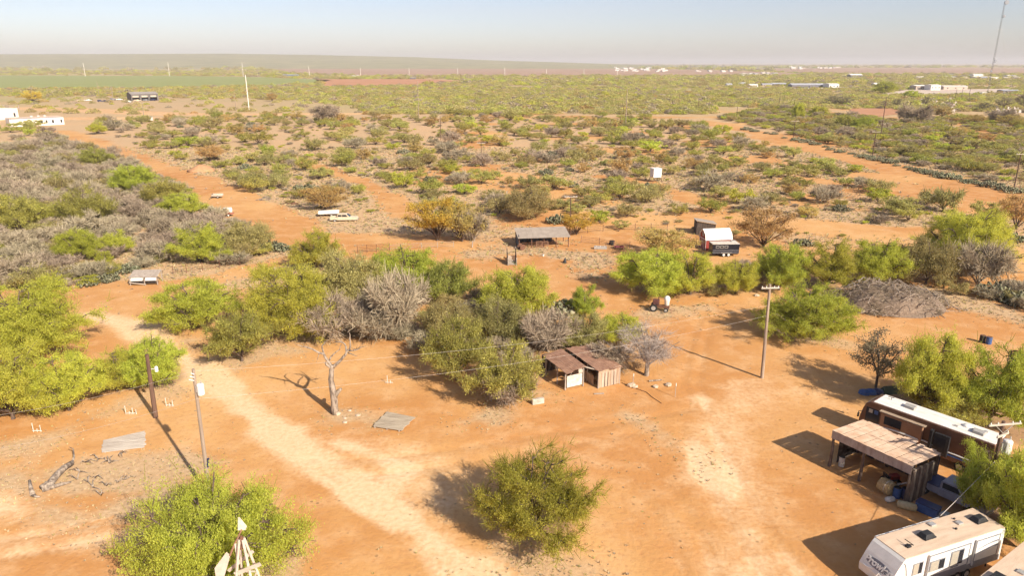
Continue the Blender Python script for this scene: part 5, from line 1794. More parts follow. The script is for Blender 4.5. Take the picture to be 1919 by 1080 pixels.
def fallen_tree():
    t = thing('fallen_tree', 'bleached fallen tree trunk with broken branches in dry grass', 'log', P(110, 905))
    g = P(110, 905)
    def br(pts, r0, r1, nm):
        pp = [P(a, b_) - g + Vector((0, 0, z)) for a, b_, z in pts]
        rr = [r0 + (r1 - r0) * i / (len(pp) - 1) for i in range(len(pp))]
        b = MB(); b.tube(pp, rr, 8); b.build(nm, DEADWOOD, t, smooth=True)
    br([(80, 921, .2), (95, 913, .3), (108, 900, .45), (122, 888, .55), (138, 877, .5)], 0.36, 0.2, 'trunk')
    br([(80, 922, .15), (100, 917, .2), (118, 911, .15), (134, 906, .1)], 0.24, 0.08, 'limb')
    br([(62, 931, 0.1), (60, 925, 0.5), (59, 917, 0.8)], 0.22, 0.1, 'root_stub')
    br([(62, 931, 0.1), (70, 935, 0.15), (76, 934, 0.1)], 0.14, 0.05, 'root_stub')
    br([(136, 880, .45), (141, 866, .5), (140, 855, .7), (132, 853, .8)], 0.1, 0.02, 'branch')
    spots = [(160, 868), (185, 862), (200, 866), (165, 905), (175, 915), (200, 912), (222, 905), (235, 900), (222, 855), (190, 930), (150, 885), (205, 870), (145, 900), (180, 895), (228, 850)]
    for a, b_ in spots:
        for k in range(3):
            an = rnd.uniform(0, 6.28)
            ln = rnd.uniform(8, 24)
            z = rnd.uniform(0.1, 0.5)
            br([(a, b_, 0.05), (a + math.cos(an) * ln * .5, b_ + math.sin(an) * ln * .3, z), (a + math.cos(an) * ln, b_ + math.sin(an) * ln * .5, z * rnd.uniform(.1, 1.2))], 0.055, 0.015, 'branch')


fallen_tree()


# ------------------------------------------------------------------ slabs, pipe stands and small things on the yard
def slab(name, label, quad, n, mat, th=0.14, cat='platform'):
    pts = [P(a, b_) for a, b_ in quad]
    c = sum(pts, Vector()) / 4
    t = thing(name, label, cat, c)
    a, b_, c2, d = [p - c for p in pts]
    for i in range(n):
        u0, u1 = i / n + 0.006, (i + 1) / n - 0.006
        e0, e1 = rnd.uniform(-.02, .02), rnd.uniform(-.02, .03)
        q = [a.lerp(d, u0).lerp(b_.lerp(c2, u0), -e0), a.lerp(d, u0).lerp(b_.lerp(c2, u0), 1 + e1), a.lerp(d, u1).lerp(b_.lerp(c2, u1), 1 + e1), a.lerp(d, u1).lerp(b_.lerp(c2, u1), -e0)]
        q = [p + Vector((0, 0, th - 0.05)) for p in q]
        b = MB(); b.plate(q, 0.045, (0, 0, 1)); b.build('plank', mat, t)
    for u in (0.08, 0.5, 0.92):
        b = MB(); b.beam(a.lerp(b_, u) + Vector((0, 0, (th - .05) / 2)), d.lerp(c2, u) + Vector((0, 0, (th - .05) / 2)), 0.1, th - 0.055); b.build('joist', BOARD, t)


slab('plank_platform', 'pale plank platform lying above the fallen tree', [(193, 828), (272, 810), (272, 841), (191, 851)], 8, BOARD_PALE)
slab('plank_platform', 'weathered plank platform right of the dead tree', [(698, 803), (752, 811), (778, 786), (725, 775)], 7, M('tan_board', (0.50, 0.41, 0.30), (0.34, 0.265, 0.19), scale=3, bump=0.4, stretch=(.2, 1, 1)), 0.22)


def pipe_stand(px, py, label, n=3, mirror=1):
    g = P(px, py)
    t = thing('pipe_stand', label, 'pipe', g, rnd.uniform(-.1, .1), 'white pipe stands on the yard')
    for k in range(n):
        x = (k - (n - 1) / 2) * 0.34 * mirror
        h = [0.85, 0.25, 0.62, 0.45][k % 4]
        b = MB(); b.tube([(x, 0, 0), (x, 0, h)], 0.036, 7); b.tube([(x, 0, h), (x, 0, h + 0.07)], 0.055, 7); b.build('pipe', WHITE_DIRTY, t)
    b = MB(); b.tube([(-0.42, 0, 0.12), (0.42, 0, 0.12)], 0.03, 6); b.build('pipe', BONE, t)


pipe_stand(70, 810, 'three white pipes standing left of the fallen tree')
pipe_stand(246, 777, 'white pipe stand between the left row and the dark pole', 4)
pipe_stand(318, 762, 'white pipe stand right of the dark leaning pole', 3)
pipe_stand(729, 719, 'two white pipes right of the dead tree', 2)
pipe_stand(839, 698, 'white pipes below the leaning mesquite shadow', 2)


def stake(px, py, h, label, mat=BONE, foot=True):
    t = thing('marker_stake', label, 'stake', P(px, py))
    b = MB(); b.tube([(0, 0, 0), (0.02, 0, h)], 0.03, 6); b.build('stake', STEEL if mat is BONE else mat, t)
    b = MB(); b.tube([(0.02, 0, h - 0.3), (0.02, 0, h)], 0.05, 6); b.build('cap', mat, t)


stake(1186, 723, 1.4, 'white capped stake before the leafless grey tree')
stake(1265, 745, 1.6, 'thin white topped stake alone on the orange yard')
stake(927, 700, 1.5, 'pale stake among the shack brush')


def rock(px, py, s, label, group=None):
    g = P(px, py)
    rs = random.Random(int(px * 7 + py))
    b = MB()
    b.lathe([(s * .5, 0), (s * .9, s * .15), (s * .75, s * .45), (s * .3, s * .6)], 7)
    b.v = [p + Vector((rs.uniform(-.15, .15), rs.uniform(-.15, .15), rs.uniform(-.08, .08))) * s for p in b.v]
    o = b.build('rock', ROCK)
    o.location = (g.x, g.y, 0)
    o.rotation_euler = (0, 0, rs.uniform(0, 6))
    tag(o, label, 'rock', group)


for a, b_, s in ((633, 777, .38), (647, 793, .28), (655, 771, .25), (671, 780, .3), (646, 785, .2)):
    rock(a, b_, s, 'pale stone at the foot of the dead tree', 'stones by the dead tree')
for a, b_, s in ((1228, 726, .4), (1252, 723, .45), (1184, 724, .55), (1190, 726, .4)):
    rock(a, b_, s, 'pale stone on the orange dirt before the grey tree', 'stones by the grey tree')
rock(1418, 555, .5, 'whitish stone under the mesquites left of the middle pole')
t = thing('timber_log', 'pale thin log lying right of the grey tree roots', 'log', P(1230, 715))
b = MB(); b.tube([P(1216, 716) - P(1230, 715) + Vector((0, 0, .1)), P(1240, 714) - P(1230, 715) + Vector((0, 0, .1))], [0.1, 0.07], 7); b.build('log', DEADWOOD, t)
t = thing('garden_hose', 'thin dark hose trailing over the dirt before the shack', 'hose', P(1210, 735))
b = MB(); g_ = P(1210, 735); b.tube([P(a, c_) - g_ + Vector((0, 0, .02)) for a, c_ in ((1165, 718), (1185, 726), (1212, 736), (1222, 745), (1240, 757))], 0.03, 5); b.build('hose', RUST_DARK, t)
t = thing('concrete_block', 'pale concrete block half buried left of the shack', 'block', P(1008, 757), math.radians(20))
b = MB(); b.box((0, 0, 0.3), (1.3, 0.35, 0.6)); b.build('block', CONCRETE, t, bevel=0.03); b = MB(); b.tube([(-.6, 0, .6), (-.6, 0, 1.9)], 0.03, 5); b.build('rod', STEEL, t)


# ------------------------------------------------------------------ rusty shack
def shack():
    g = P(1121, 728.5)
    s = Vector((0.89, 0.456, 0)); bk = Vector((-0.456, 0.89, 0))
    BOARD_FRONT = M('front_board', (0.50, 0.39, 0.30), (0.36, 0.265, 0.20), scale=3, rough=0.9, stretch=(1, 1, 0.15), bump=0.4)
    t = thing('wooden_shack', 'ramshackle board shack with two rusty tin roofs', 'shack', g, math.atan2(s.y, s.x))
    # local x along the front, y to the back; right shed 0..2.6, court -1.9..0, left shed -4.2..-1.9
    rs = random.Random(8)
    Wd, D = 2.75, 6.4
    def sheet(x0, x1, y0, y1, z00, z10, z11, z01, mat, k=3):
        b = MB(); vs_, fs = [], []
        for q in range(2 * k + 1):
            u = q / (2 * k); rip = 0.025 if q % 2 else 0
            vs_ += [(x0 + (x1 - x0) * u, y0, z00 + (z10 - z00) * u + rip), (x0 + (x1 - x0) * u, y1, z01 + (z11 - z01) * u + rip)]
        for q in range(2 * k): fs.append((2 * q, 2 * q + 2, 2 * q + 3, 2 * q + 1))
        b.add(vs_, fs); o = b.build('roof_sheet', mat, t); m_ = o.modifiers.new('thick', 'SOLIDIFY'); m_.thickness = 0.01
    for i in range(4):
        x0 = -0.35 + i * 0.83
        e = rs.uniform(-.12, .12)
        zz = lambda x: 2.25 - 0.06 * (x + .35)
        sheet(x0 + .01, x0 + .82, -0.35 + e, 3.0, zz(x0), zz(x0 + .8), zz(x0 + .8) + .12, zz(x0) + .12, RUST)
        sheet(x0 + .01, x0 + .82, 2.9, 6.3 + e, zz(x0) + .15, zz(x0 + .8) + .15, zz(x0 + .8) + .2, zz(x0) + .2, RUST)
    for i in range(3):
        x0 = -3.45 + i * 0.83
        zz = lambda x: 2.02 + 0.15 * (x + 3.45)
        sheet(x0 + .01, x0 + .82, 0.95 + rs.uniform(-.1, .1), 3.4, zz(x0), zz(x0 + .8), zz(x0 + .8) + .1, zz(x0) + .1, RUST)
        sheet(x0 + .01, x0 + .82, 3.3, 6.2 + rs.uniform(-.2, .2), zz(x0) + .12, zz(x0 + .8) + .12, zz(x0 + .8) + .15, zz(x0) + .15, RUST)
    n = 7
    for i in range(n):                                  # front of the right shed
        b = MB(); b.box((Wd * (i + .5) / n, 0, 0.95), (Wd / n - 0.03, 0.03, 1.86 + rs.uniform(-.05, .04))); b.build('board', BOARD_FRONT if i % 3 else BOARD_WARM, t)
    for i in (2, 3, 5):
        b = MB(); b.box((Wd * i / n, -0.035, 0.85), (0.07, 0.03, 1.6)); b.build('batten', DARK_SHADE, t)
    b = MB(); b.box((Wd / 2, -0.05, 2.0), (Wd + .1, 0.04, 0.3)); b.build('header_board', BOARD_WARM, t)
    for i in range(15):                                 # right and back walls
        b = MB(); b.box((Wd, D * (i + .5) / 15, 1.0), (0.03, D / 15 - 0.03, 2.0)); b.build('board', BOARD if i % 2 else BOARD_WARM, t)
    for i in range(16):
        b = MB(); b.box((-3.4 + 6.1 * (i + .5) / 16, D, 1.1), (6.1 / 16 - .03, 0.03, 2.2)); b.build('board', DARK_SHADE, t)
    for i in range(6):                                  # low stall boards inside the court
        b = MB(); b.box((-0.05, 1.2 + i * 0.7, 0.55), (0.03, 0.66, 1.1)); b.build('board', BOARD_WARM, t)
    for x, y, h in ((0, 0.02, 1.9), (0, 2.2, 2.25), (0, 4.4, 2.3), (Wd, 0.02, 2.0), (-1.1, 1.3, 2.2), (-1.1, 3.0, 2.4), (-3.35, 1.3, 1.95), (-3.35, 3.0, 2.1), (-3.35, 5.5, 2.2), (-1.0, 3.4, 2.2)):
        b = MB(); b.tube([(x, y, 0), (x, y, h)], [0.09, 0.07], 6); b.build('post', BOARD, t)
    for i in range(4):                                  # white corrugated patch on the left shed
        b = MB(); b.box((-2.25, 1.22, 0.42 + i * 0.34), (1.9, 0.02, 0.33)); b.build('siding_sheet', WHITE_DIRTY, t)
    b = MB(); b.box((-1.5, 1.24, 1.85), (0.5, 0.03, 0.4)); b.build('board', BOARD_PALE, t)
    for i in range(5):
        b = MB(); b.box((-1.35 + i * 0.26, 3.4, 0.7), (0.24, 0.03, 1.4 + rs.uniform(-.15, .15))); b.build('board', BOARD, t)
    b = MB(); b.box((-0.8, 2.4, 1.35), (0.5, 0.03, 0.8)); b.build('window_frame', BOARD, t)
    b = MB(); b.beam((-1.2, 1.2, 2.36), (-0.1, 0.2, 2.1), 0.08, 0.1); b.build('beam', BOARD_PALE, t)
    b = MB(); b.beam((-1.2, -1.0, 0.06), (-0.2, -1.4, 0.06), 0.16, 0.08); b.build('fallen_board', BOARD, t)
    # things behind
    q = thing('scrap_barrel', 'blue barrel at the back right corner of the shack', 'barrel', g + s * 3.5 + bk * 2.2)
    b = MB(); b.lathe([(0.28, 0), (0.3, 0.03), (0.3, 0.85), (0.27, 0.9)], 12); b.build('drum', BLUE_PAINT, q); b = MB(); b.lathe([(0.26, 0.9), (0.26, 0.92)], 12); b.build('lid', NAVY, q)
    q = thing('ruined_shed', 'collapsed pole shed under grey branches behind the shack', 'shed', g + s * 3.6 + bk * 5.0, math.atan2(s.y, s.x))
    for x, y in ((-1.3, -1.2), (1.3, -1.2), (1.3, 1.5), (-1.3, 1.5)):
        b = MB(); b.tube([(x, y, 0), (x, y, 1.9)], 0.09, 6); b.build('post', BARK, q)
    for i in range(5):
        b = MB(); b.beam((-1.6 + i * 0.8, -1.5, 1.9), (-1.6 + i * 0.8, 1.8, 2.2), 0.07, 0.1); b.build('rafter', DEADWOOD, q)
    for i in range(7):
        b = MB(); b.box((-1.3 + i * .42, 1.5, 0.9), (0.38, 0.03, 1.8)); b.build('board', DARK_SHADE, q)


shack()


# ------------------------------------------------------------------ brush pile
def brush_pile():
    g = P(1668, 572)
    t = thing('brush_pile', 'big heap of cut grey branches on the orange clearing', 'brush pile', g)
    rs = np.random.RandomState(21)
    n = 12000
    R1, R2, H = 8.6, 6.2, 3.5
    a = rs.rand(n) * 6.28
    r = np.sqrt(rs.rand(n))
    lump = lambda x, y: 0.22 + 1.4 * fbm(np.asarray(x) * 1.0 + 40, np.asarray(y) * 1.0 + 7, 4.5, 3) - 0.035 * np.asarray(x)
    cx_, cy_ = np.cos(a) * r * R1 * (1 + 0.25 * np.sin(3 * a)), np.sin(a) * r * R2 * (1 + 0.2 * np.cos(2 * a))
    c = np.stack([cx_, cy_, H * np.clip(1 - r ** 3.0, 0, 1) * rs.uniform(0.35, 1.05, n) * lump(cx_, cy_) + 0.05], -1)
    ang = rs.normal(0.5, 0.9, n)
    d = np.stack([np.cos(ang), np.sin(ang), rs.normal(0.02, 0.3, n)], -1)
    ln = rs.uniform(0.3, 1.3, n)[:, None]
    s = np.cross(d, rs.normal(0, 1, (n, 3))); s /= np.linalg.norm(s, axis=1)[:, None]
    w = rs.uniform(0.008, 0.026, n)[:, None]
    q = np.stack([c - d * ln / 2 - s * w, c - d * ln / 2 + s * w, c + d * ln / 2 + s * w * .3, c + d * ln / 2 - s * w * .3], 1)
    q[:, :, 2] = np.maximum(q[:, :, 2], 0.02)
    me = np_mesh('twigs', q.reshape(-1, 3), np.arange(4 * n).reshape(-1, 4), [LEAF['p']], attr=np.repeat(np.clip(rs.normal(.5, .25, n), 0, 1), 4))
    o = link('twigs', me, t); o['kind'] = 'stuff'
    # matted core so that the heap is not hollow
    b = MB()
    b.lathe([(0.96, 0), (0.92, 0.16), (0.78, 0.48), (0.55, 0.74), (0.25, 0.85), (0.05, 0.87)], 18)
    rs2 = random.Random(3)
    b.v = [Vector((p.x * R1 * 0.94 * rs2.uniform(.92, 1.04), p.y * R2 * 0.94 * rs2.uniform(.92, 1.04), p.z * H * 0.94 * float(lump(p.x * R1, p.y * R2)))) for p in b.v]
    b.build('matted_core', M('brush_core', (0.26, 0.19, 0.135), (0.13, 0.09, 0.065), scale=4, bump=1.0), t)
    for i in range(200):
        a_, r_ = rs2.uniform(0, 6.28), math.sqrt(rs2.random())
        x, y = math.cos(a_) * r_ * R1, math.sin(a_) * r_ * R2
        z = H * max(0.1, (1 - r_ ** 3.0)) * 0.95 * float(lump(x, y))
        an = rs2.gauss(0.5, 1.2); l_ = rs2.uniform(1.0, 3.4)
        b = MB(); b.tube([(x - math.cos(an) * l_ / 2, y - math.sin(an) * l_ / 2, z), (x, y, z + rs2.uniform(0.1, 0.7)), (x + math.cos(an) * l_ / 2, y + math.sin(an) * l_ / 2, max(.05, z - 0.1))], [0.06, 0.05, 0.02], 5); b.build('branch', DEADWOOD, t)
    OCC.append((g.x, g.y, 8))


brush_pile()

# ------------------------------------------------------------------ barrels on the right clearing
for px, py, m_, lb in ((1840, 642, BLACK, 'black barrel on the open dirt, left of its blue twin'), (1852, 645, BLUE_PAINT, 'blue barrel on the open dirt at the right')):
    q = thing('barrel', lb, 'barrel', P(px, py))
    b = MB(); b.lathe([(0.3, 0), (0.34, 0.03), (0.34, 0.3), (0.355, 0.32), (0.34, 0.34), (0.34, 0.62), (0.355, 0.64), (0.34, 0.66), (0.34, 0.93), (0.32, 0.95)], 14); b.build('drum', m_, q)
    b = MB(); b.lathe([(0.3, 0.95), (0.3, 0.965)], 14); b.build('rim', RUST_DARK, q)


# ------------------------------------------------------------------ small farm machine under the mesquite
def farm_machine():
    g = P(1236, 583)
    t = thing('farm_machine', 'small dark rusty farm machine with white drum under the mesquite', 'machine', g, math.radians(-18))
    b = MB(); b.beam((-1.2, 0, 0.75), (1.3, 0, 0.7), 0.45, 0.4); b.build('chassis', RUST_DARK, t)
    b = MB(); b.box((-0.55, 0, 1.3), (0.9, 0.7, 0.75)); b.build('engine_hood', M('rusty_maroon', (0.15, 0.06, 0.05), (0.08, 0.032, 0.028), scale=4), t, bevel=0.08)
    b = MB(); b.lathe([(0.2, 0.9), (0.34, 1.0), (0.34, 1.55), (0.42, 1.75), (0.4, 2.1), (0.2, 2.3)], 12, (0.95, 0, 0)); b.build('drum', BONE, t, smooth=True)
    for y in (-.65, .65): wheel(t, (-0.8, y, 0.55), 0.55, 0.2, STEEL)
    for y in (-.45, .45): wheel(t, (0.9, y, 0.32), 0.32, 0.16)
    b = MB(); b.tube([(-0.2, 0, 1.2), (-0.2, 0, 2.1)], 0.05, 6); b.build('exhaust', BLACK, t)
    b = MB(); b.tube([(1.2, -.3, .5), (2.1, -.5, .35), (2.0, .5, .35), (1.2, .3, .5)], 0.05, 5); b.tube([(1.6, -.4, .4), (1.7, -.6, 0.02)], 0.05, 5); b.build('drawbar', RUST, t)


farm_machine()


# ------------------------------------------------------------------ loafing shed, corral, chute
def loafing_shed():
    f1 = P(1065, 463)
    f0 = P(973, 466)
    d = (f1 - f0); L = d.length; d.normalize()
    t = thing('loafing_shed', 'open livestock shed with grey tin roof', 'shed', f0, math.atan2(d.y, d.x))
    D = 5.0
    zf, zb = 2.15, 2.85
    n = 10
    for i in range(n):
        x0, x1 = -0.3 + (L + .6) * i / n, -0.3 + (L + .6) * (i + 1) / n
        b = MB(); b.plate([(x0 + .01, -0.6, zf - .08), (x1, -0.6, zf - .08), (x1, D, zb), (x0 + .01, D, zb)], 0.03); b.build('roof_sheet', M('tin_tan', (0.42, 0.345, 0.275), (0.33, 0.265, 0.21), scale=1.0, rough=0.6), t)
    for i in range(5):
        b = MB(); b.tube([(L * i / 4, 0, 0), (L * i / 4, 0, zf)], 0.09, 6); b.build('post', RUST_DARK, t)
        b = MB(); b.tube([(L * i / 4, D - .2, 0), (L * i / 4, D - .2, zb)], 0.09, 6); b.build('post', RUST_DARK, t)
    for i in range(9):
        b = MB(); b.box((0, D * (i + .5) / 9, 1.2), (0.03, D / 9 - .02, 2.4)); b.build('wall_sheet', M('wall_tin_dark', (0.13, 0.14, 0.16), (0.08, 0.085, 0.10), scale=2), t)
    for i in range(12):
        b = MB(); b.box((L * .74 * (i + .5) / 12, D - .1, 1.3), (L * .74 / 12 - .02, 0.03, 2.7)); b.build('wall_sheet', M('wall_tin_dark', (0, 0, 0)), t)
    b = MB(); b.box((L * 0.80, D - 0.1, 1.7), (0.9, 0.05, 1.1)); b.build('white_panel', WHITE, t)
    for z in (0.45, 0.85):
        b = MB(); b.beam((0.6, 1.0, z), (L * .62, 1.0, z), 0.06, 0.1); b.build('rail', RUST_DARK, t)
    # feeder, wheels rack and others in front
    q = thing('hay_rake', 'rusty spoked farm rake standing at the shed front', 'rake', P(977, 468), 0.5)
    for y in (-.5, .5):
        b = MB(); b.lathe([(0.5, -0.03), (0.56, -0.03), (0.56, 0.03), (0.5, 0.03)], 14, (0, y, 0.56), 'y')
        for k in range(4):
            a = k * math.pi / 4
            b.beam((-.5 * math.cos(a), y, .56 - .5 * math.sin(a)), (.5 * math.cos(a), y, .56 + .5 * math.sin(a)), .03, .03)
        b.build('wheel', RUST_DARK, q)
    b = MB(); b.tube([(0, -.5, .56), (0, .5, .56)], 0.06, 6); b.tube([(0, 0, .56), (1.2, 0, .3)], 0.05, 6); b.tube([(-.3, -.6, .9), (-.3, .6, .9)], .04, 6); b.build('axle', RUST, q)
    q = thing('hay_feeder', 'red pipe hay feeder before the livestock shed', 'feeder', P(1016, 465), 0.1)
    for x in (-1.1, 0, 1.1):
        for y in (-.4, .4):
            b = MB(); b.tube([(x, y, 0), (x, y, 1.25)], 0.035, 5); b.build('upright', RUST, q)
    for z in (0.4, 0.8, 1.25):
        for y in (-.4, .4):
            b = MB(); b.tube([(-1.1, y, z), (1.1, y, z)], 0.03, 5); b.build('rail', RUST, q)


loafing_shed()


def fence_run(name, label, pts, h, step, mat, rails=(0.3, 0.6, 0.9, 1.2), r=0.035, cat='fence', group=None):
    W = [P(a, b_) for a, b_ in pts]
    g = W[0]
    t = thing(name, label, cat, g, 0, group)
    for i in range(len(W) - 1):
        a, c = W[i] - g, W[i + 1] - g
        n = max(1, int((c - a).length / step))
        for k in range(n + (1 if i == len(W) - 2 else 0)):
            q = a.lerp(c, k / n)
            b = MB(); b.tube([q, q + Vector((0, 0, h))], r * 1.5, 5); b.build('post', mat, t)
        for z in rails:
            b = MB(); b.tube([a + Vector((0, 0, z)), c + Vector((0, 0, z))], r * 0.8, 4); b.build('rail', mat, t)
    return t


fence_run('corral_fence', 'rusty pipe corral panel right of the livestock shed', [(1089, 455), (1123, 459), (1150, 466), (1180, 467)], 1.5, 2.2, RUST)
fence_run('corral_fence', 'thin pipe fence along the far side of the corral', [(1072, 440), (1130, 434), (1190, 432), (1250, 432)], 1.5, 3.2, RUST_DARK, (0.4, 0.8, 1.2))
fence_run('pipe_gate', 'rusty pipe gate across the dirt lane', [(670, 474), (688, 473), (706, 472), (730, 470)], 1.45, 2.1, RUST_DARK, (0.25, 0.55, 0.85, 1.15, 1.4))
fence_run('wire_fence', 'wire fence running from the pipe gate to the right', [(730, 470), (790, 466), (850, 464)], 1.2, 3.0, STEEL, (0.4, 0.8, 1.1), 0.025)
fence_run('wire_fence', 'dark post and wire fence in the left brush', [(325, 515), (350, 512), (380, 508), (412, 503), (450, 498)], 1.5, 3.5, RUST_DARK, (0.4, 0.8, 1.3), 0.035)
fence_run('wire_fence', 'thin fence before the red barn', [(1258, 452), (1290, 458), (1305, 460)], 1.3, 2.5, RUST_DARK, (0.4, 0.8, 1.2), 0.03)


def chute():
    g = P(960, 497)
    t = thing('loading_chute', 'small wooden loading chute with dark side walls', 'chute', g, math.radians(4))
    for x in (-0.75, 0.75):
        for i in range(4):
            y = i * 0.75
            b = MB(); b.box((x, y, 0.55 + 0.22 * i), (0.06, 0.72, 1.1 + 0.42 * i)); b.build('side_board', DARK_SHADE, t)
        b = MB(); b.beam((x, -0.3, 0), (x, -0.3, 1.4), 0.12, 0.12); b.build('post', BOARD_PALE, t)
        b = MB(); b.beam((x, 2.6, 0), (x, 2.6, 2.6), 0.12, 0.12); b.build('post', BOARD, t)
    for i in range(9):
        b = MB(); b.box((0, i * 0.3, 0.12 + i * 0.11), (1.4, 0.27, 0.05)); b.build('ramp_board', BOARD_PALE, t)


chute()

q = thing('tree_stump', 'small black stump alone on the open orange dirt', 'stump', P(1058, 493))
b = MB(); b.tube([(0, 0, 0), (0.05, 0, 0.4), (0.12, 0.05, 0.9)], [0.36, 0.26, 0.1], 8); b.build('stump', BLACK, q)
b = MB(); b.tube([(0.15, 0, 0.1), (0.5, 0, 0.05)], [0.1, 0.04], 6); b.build('root', BLACK, q)
q = thing('water_trough', 'dark metal trough beside the corral panels', 'trough', P(1125, 467), math.radians(-6))
b = MB(); b.box((0, 0, 0.12), (2.4, 0.7, 0.08)); b.box((0, -.33, .3), (2.4, .06, .45)); b.box((0, .33, .3), (2.4, .06, .45)); b.box((-1.18, 0, .3), (.06, .7, .45)); b.box((1.18, 0, .3), (.06, .7, .45)); b.build('tub', STEEL, q)
for x in (-.8, 0, .8):
    b = MB(); b.box((x, 0, 0.56), (0.08, 0.8, 0.05)); b.build('strap', BONE, q)
q = thing('feed_bunk', 'low maroon feed bunk right of the metal trough', 'bunk', P(1160, 467), math.radians(-4))
b = MB(); b.box((0, 0, 0.4), (1.7, 0.6, 0.08)); b.box((0, -.28, .5), (1.7, .05, .28)); b.box((0, .28, .5), (1.7, .05, .28)); b.build('tray', M('bunk_maroon', (0.28, 0.08, 0.09), (0.2, 0.05, 0.06), scale=4), q)
for x in (-.7, .7):
    b = MB(); b.box((x, 0, 0.18), (0.08, 0.5, 0.36)); b.build('leg', RUST_DARK, q)
q = thing('mineral_feeder', 'small dark stacked tyre feeder in the corral', 'feeder', P(1146, 459))
for i in range(3):
    b = MB(); b.lathe([(0.25, 0), (0.5, 0.02), (0.55, 0.14), (0.5, 0.26), (0.25, 0.28)], 12, (0.04 * i, 0, i * 0.28)); b.build('tyre', RUBBER, q)
q = thing('bucket', 'white bucket on the dirt before the livestock shed', 'bucket', P(1018, 480))
b = MB(); b.lathe([(0.15, 0), (0.2, 0.4)], 10); b.build('pail', BONE, q); b = MB(); b.lathe([(0.205, 0.37), (0.215, 0.4)], 10); b.build('rim', WHITE_DIRTY, q)
q = thing('fence_post', 'short wooden post beside the golden trees', 'post', P(885, 464))
b = MB(); b.tube([(0, 0, 0), (0.1, 0, 1.2)], [0.12, 0.1], 6); b.build('post', BOARD, q); b = MB(); b.tube([(0.1, 0, 1.2), (0.1, 0, 1.25)], 0.11, 6); b.build('cap', BOARD_PALE, q)


# ------------------------------------------------------------------ red barn, lean-to, horse trailer
def red_barn():
    g = P(1322, 470)
    L, W = 4.9, 3.0
    t = thing('storage_barn', 'small red barn with white gambrel roof and trim', 'barn', g, math.radians(8))
    # local: gable towards -x, ridge along x; front-left corner at the origin, depth +y
    prof = [(0, 2.1), (0.3, 2.95), (W / 2, 3.75), (W - .3, 2.95), (W, 2.1)]
    for x0 in (0.0, L - .06):
        b = MB(); b.plate([(x0, y, z) for y, z in [(0, 0)] + prof + [(W, 0)]], 0.06, (1, 0, 0)); b.build('gable_wall', RED_BARN, t)
    for i in range(8):
        b = MB(); b.box((L * (i + .5) / 8, 0.0, 1.05), (L / 8 - .015, .05, 2.1)); b.build('siding', RED_BARN, t)
    b = MB(); b.box((L / 2, W, 1.05), (L, .05, 2.1)); b.build('back_wall', RED_BARN, t)
    rp_ = [(-.14, 1.98), (0.26, 3.0), (W / 2, 3.82), (W - .26, 3.0), (W + .14, 1.98)]
    for i in range(4):
        (y0, z0), (y1, z1) = rp_[i], rp_[i + 1]
        for k in range(5):
            xa, xb = -.2 + (L + .4) * k / 5, -.2 + (L + .4) * (k + 1) / 5 - .012
            b = MB(); b.plate([(xa, y0, z0), (xb, y0, z0), (xb, y1, z1), (xa, y1, z1)], 0.05); b.build('roof_panel', ROOF_WHITE, t)
    def trim(a, c, w=.12):
        b = MB(); b.beam(a, c, .04, w, (0, 0, 1) if abs(a[2] - c[2]) < .01 else (0, 1, 0)); b.build('trim', WHITE, t)
    for i in range(4):
        (y0, z0), (y1, z1) = prof[i], prof[i + 1]
        b = MB(); b.beam((-.07, y0, z0), (-.07, y1, z1), .1, .12, (1, 0, 0)); b.build('trim', WHITE, t)
    trim((-.05, 0, 2.05), (-.05, W, 2.05))
    for y in (0.02, 0.85, W / 2, W - .85, W - .02): trim((-.05, y, 0), (-.05, y, 2.0), .12)
    b = MB(); b.beam((L, -.05, 0), (L, -.05, 2.0), .14, .14); b.build('trim', WHITE, t)
    b = MB(); b.box((-.06, W / 2, 2.85), (.05, .62, .62)); w_ = b.build('window', WHITE, t)
    b = MB(); b.box((-.09, W / 2, 2.85), (.03, .42, .42)); b.build('pane', GLASS, w_)
    for y in (1.17, 1.83):
        b = MB(); b.box((-.045, y, 1.0), (.03, .6, 1.9)); d_ = b.build('door', RED_BARN, t)
        b = MB(); b.box((-.07, y, 1.5), (.02, .4, .5)); b.build('pane', GLASS, d_)


red_barn()


def horse_trailer():
    g = P(1334, 482)
    t = thing('horse_trailer', 'black gooseneck horse trailer with pale roof edge', 'trailer', g, math.radians(3))
    L, W = 4.9, 2.1
    b = MB(); b.box((L / 2, W / 2, 1.45), (L, W, 1.8)); b.build('body', BLACK_PAINT, t, bevel=0.06)
    b = MB(); b.box((L / 2, W / 2, 2.39), (L + .1, W + .1, .08)); b.build('roof', WHITE_DIRTY, t, bevel=0.03)
    for z in (0.75, 1.0, 1.25):
        b = MB(); b.box((L / 2, -.01, z), (L - .1, .02, .05)); b.build('rub_rail', GREY_TRIM, t)
    for x in (0.9, 1.7, 2.5):
        b = MB(); b.box((x, -.012, 1.85), (.62, .03, .48)); w_ = b.build('window', STEEL, t)
        b = MB(); b.box((x, -.03, 1.85), (.5, .02, .36)); b.build('pane', GLASS, w_)
    b = MB(); b.box((2.6, .1, .78), (2.0, .5, .06)); b.build('fender', STEEL, t)
    for x in (2.15, 3.05):
        for y in (.1, W - .1): wheel(t, (x, y, .37), .37, .22, BONE)
    b = MB(); b.box((L / 2, W / 2, .5), (L - .3, W - .3, .14)); b.build('floor_frame', BLACK, t)
    b = MB(); b.beam((-.1, W / 2, .5), (-1.6, W / 2, .5), .12, .14); b.tube([(-1.3, W / 2, 0), (-1.3, W / 2, .8)], .05, 6); b.build('tongue', BLACK, t)
    b = MB(); b.box((L - .6, W - .3, 2.5), (.8, .6, .18)); b.build('roof_vent', STEEL, t)


horse_trailer()


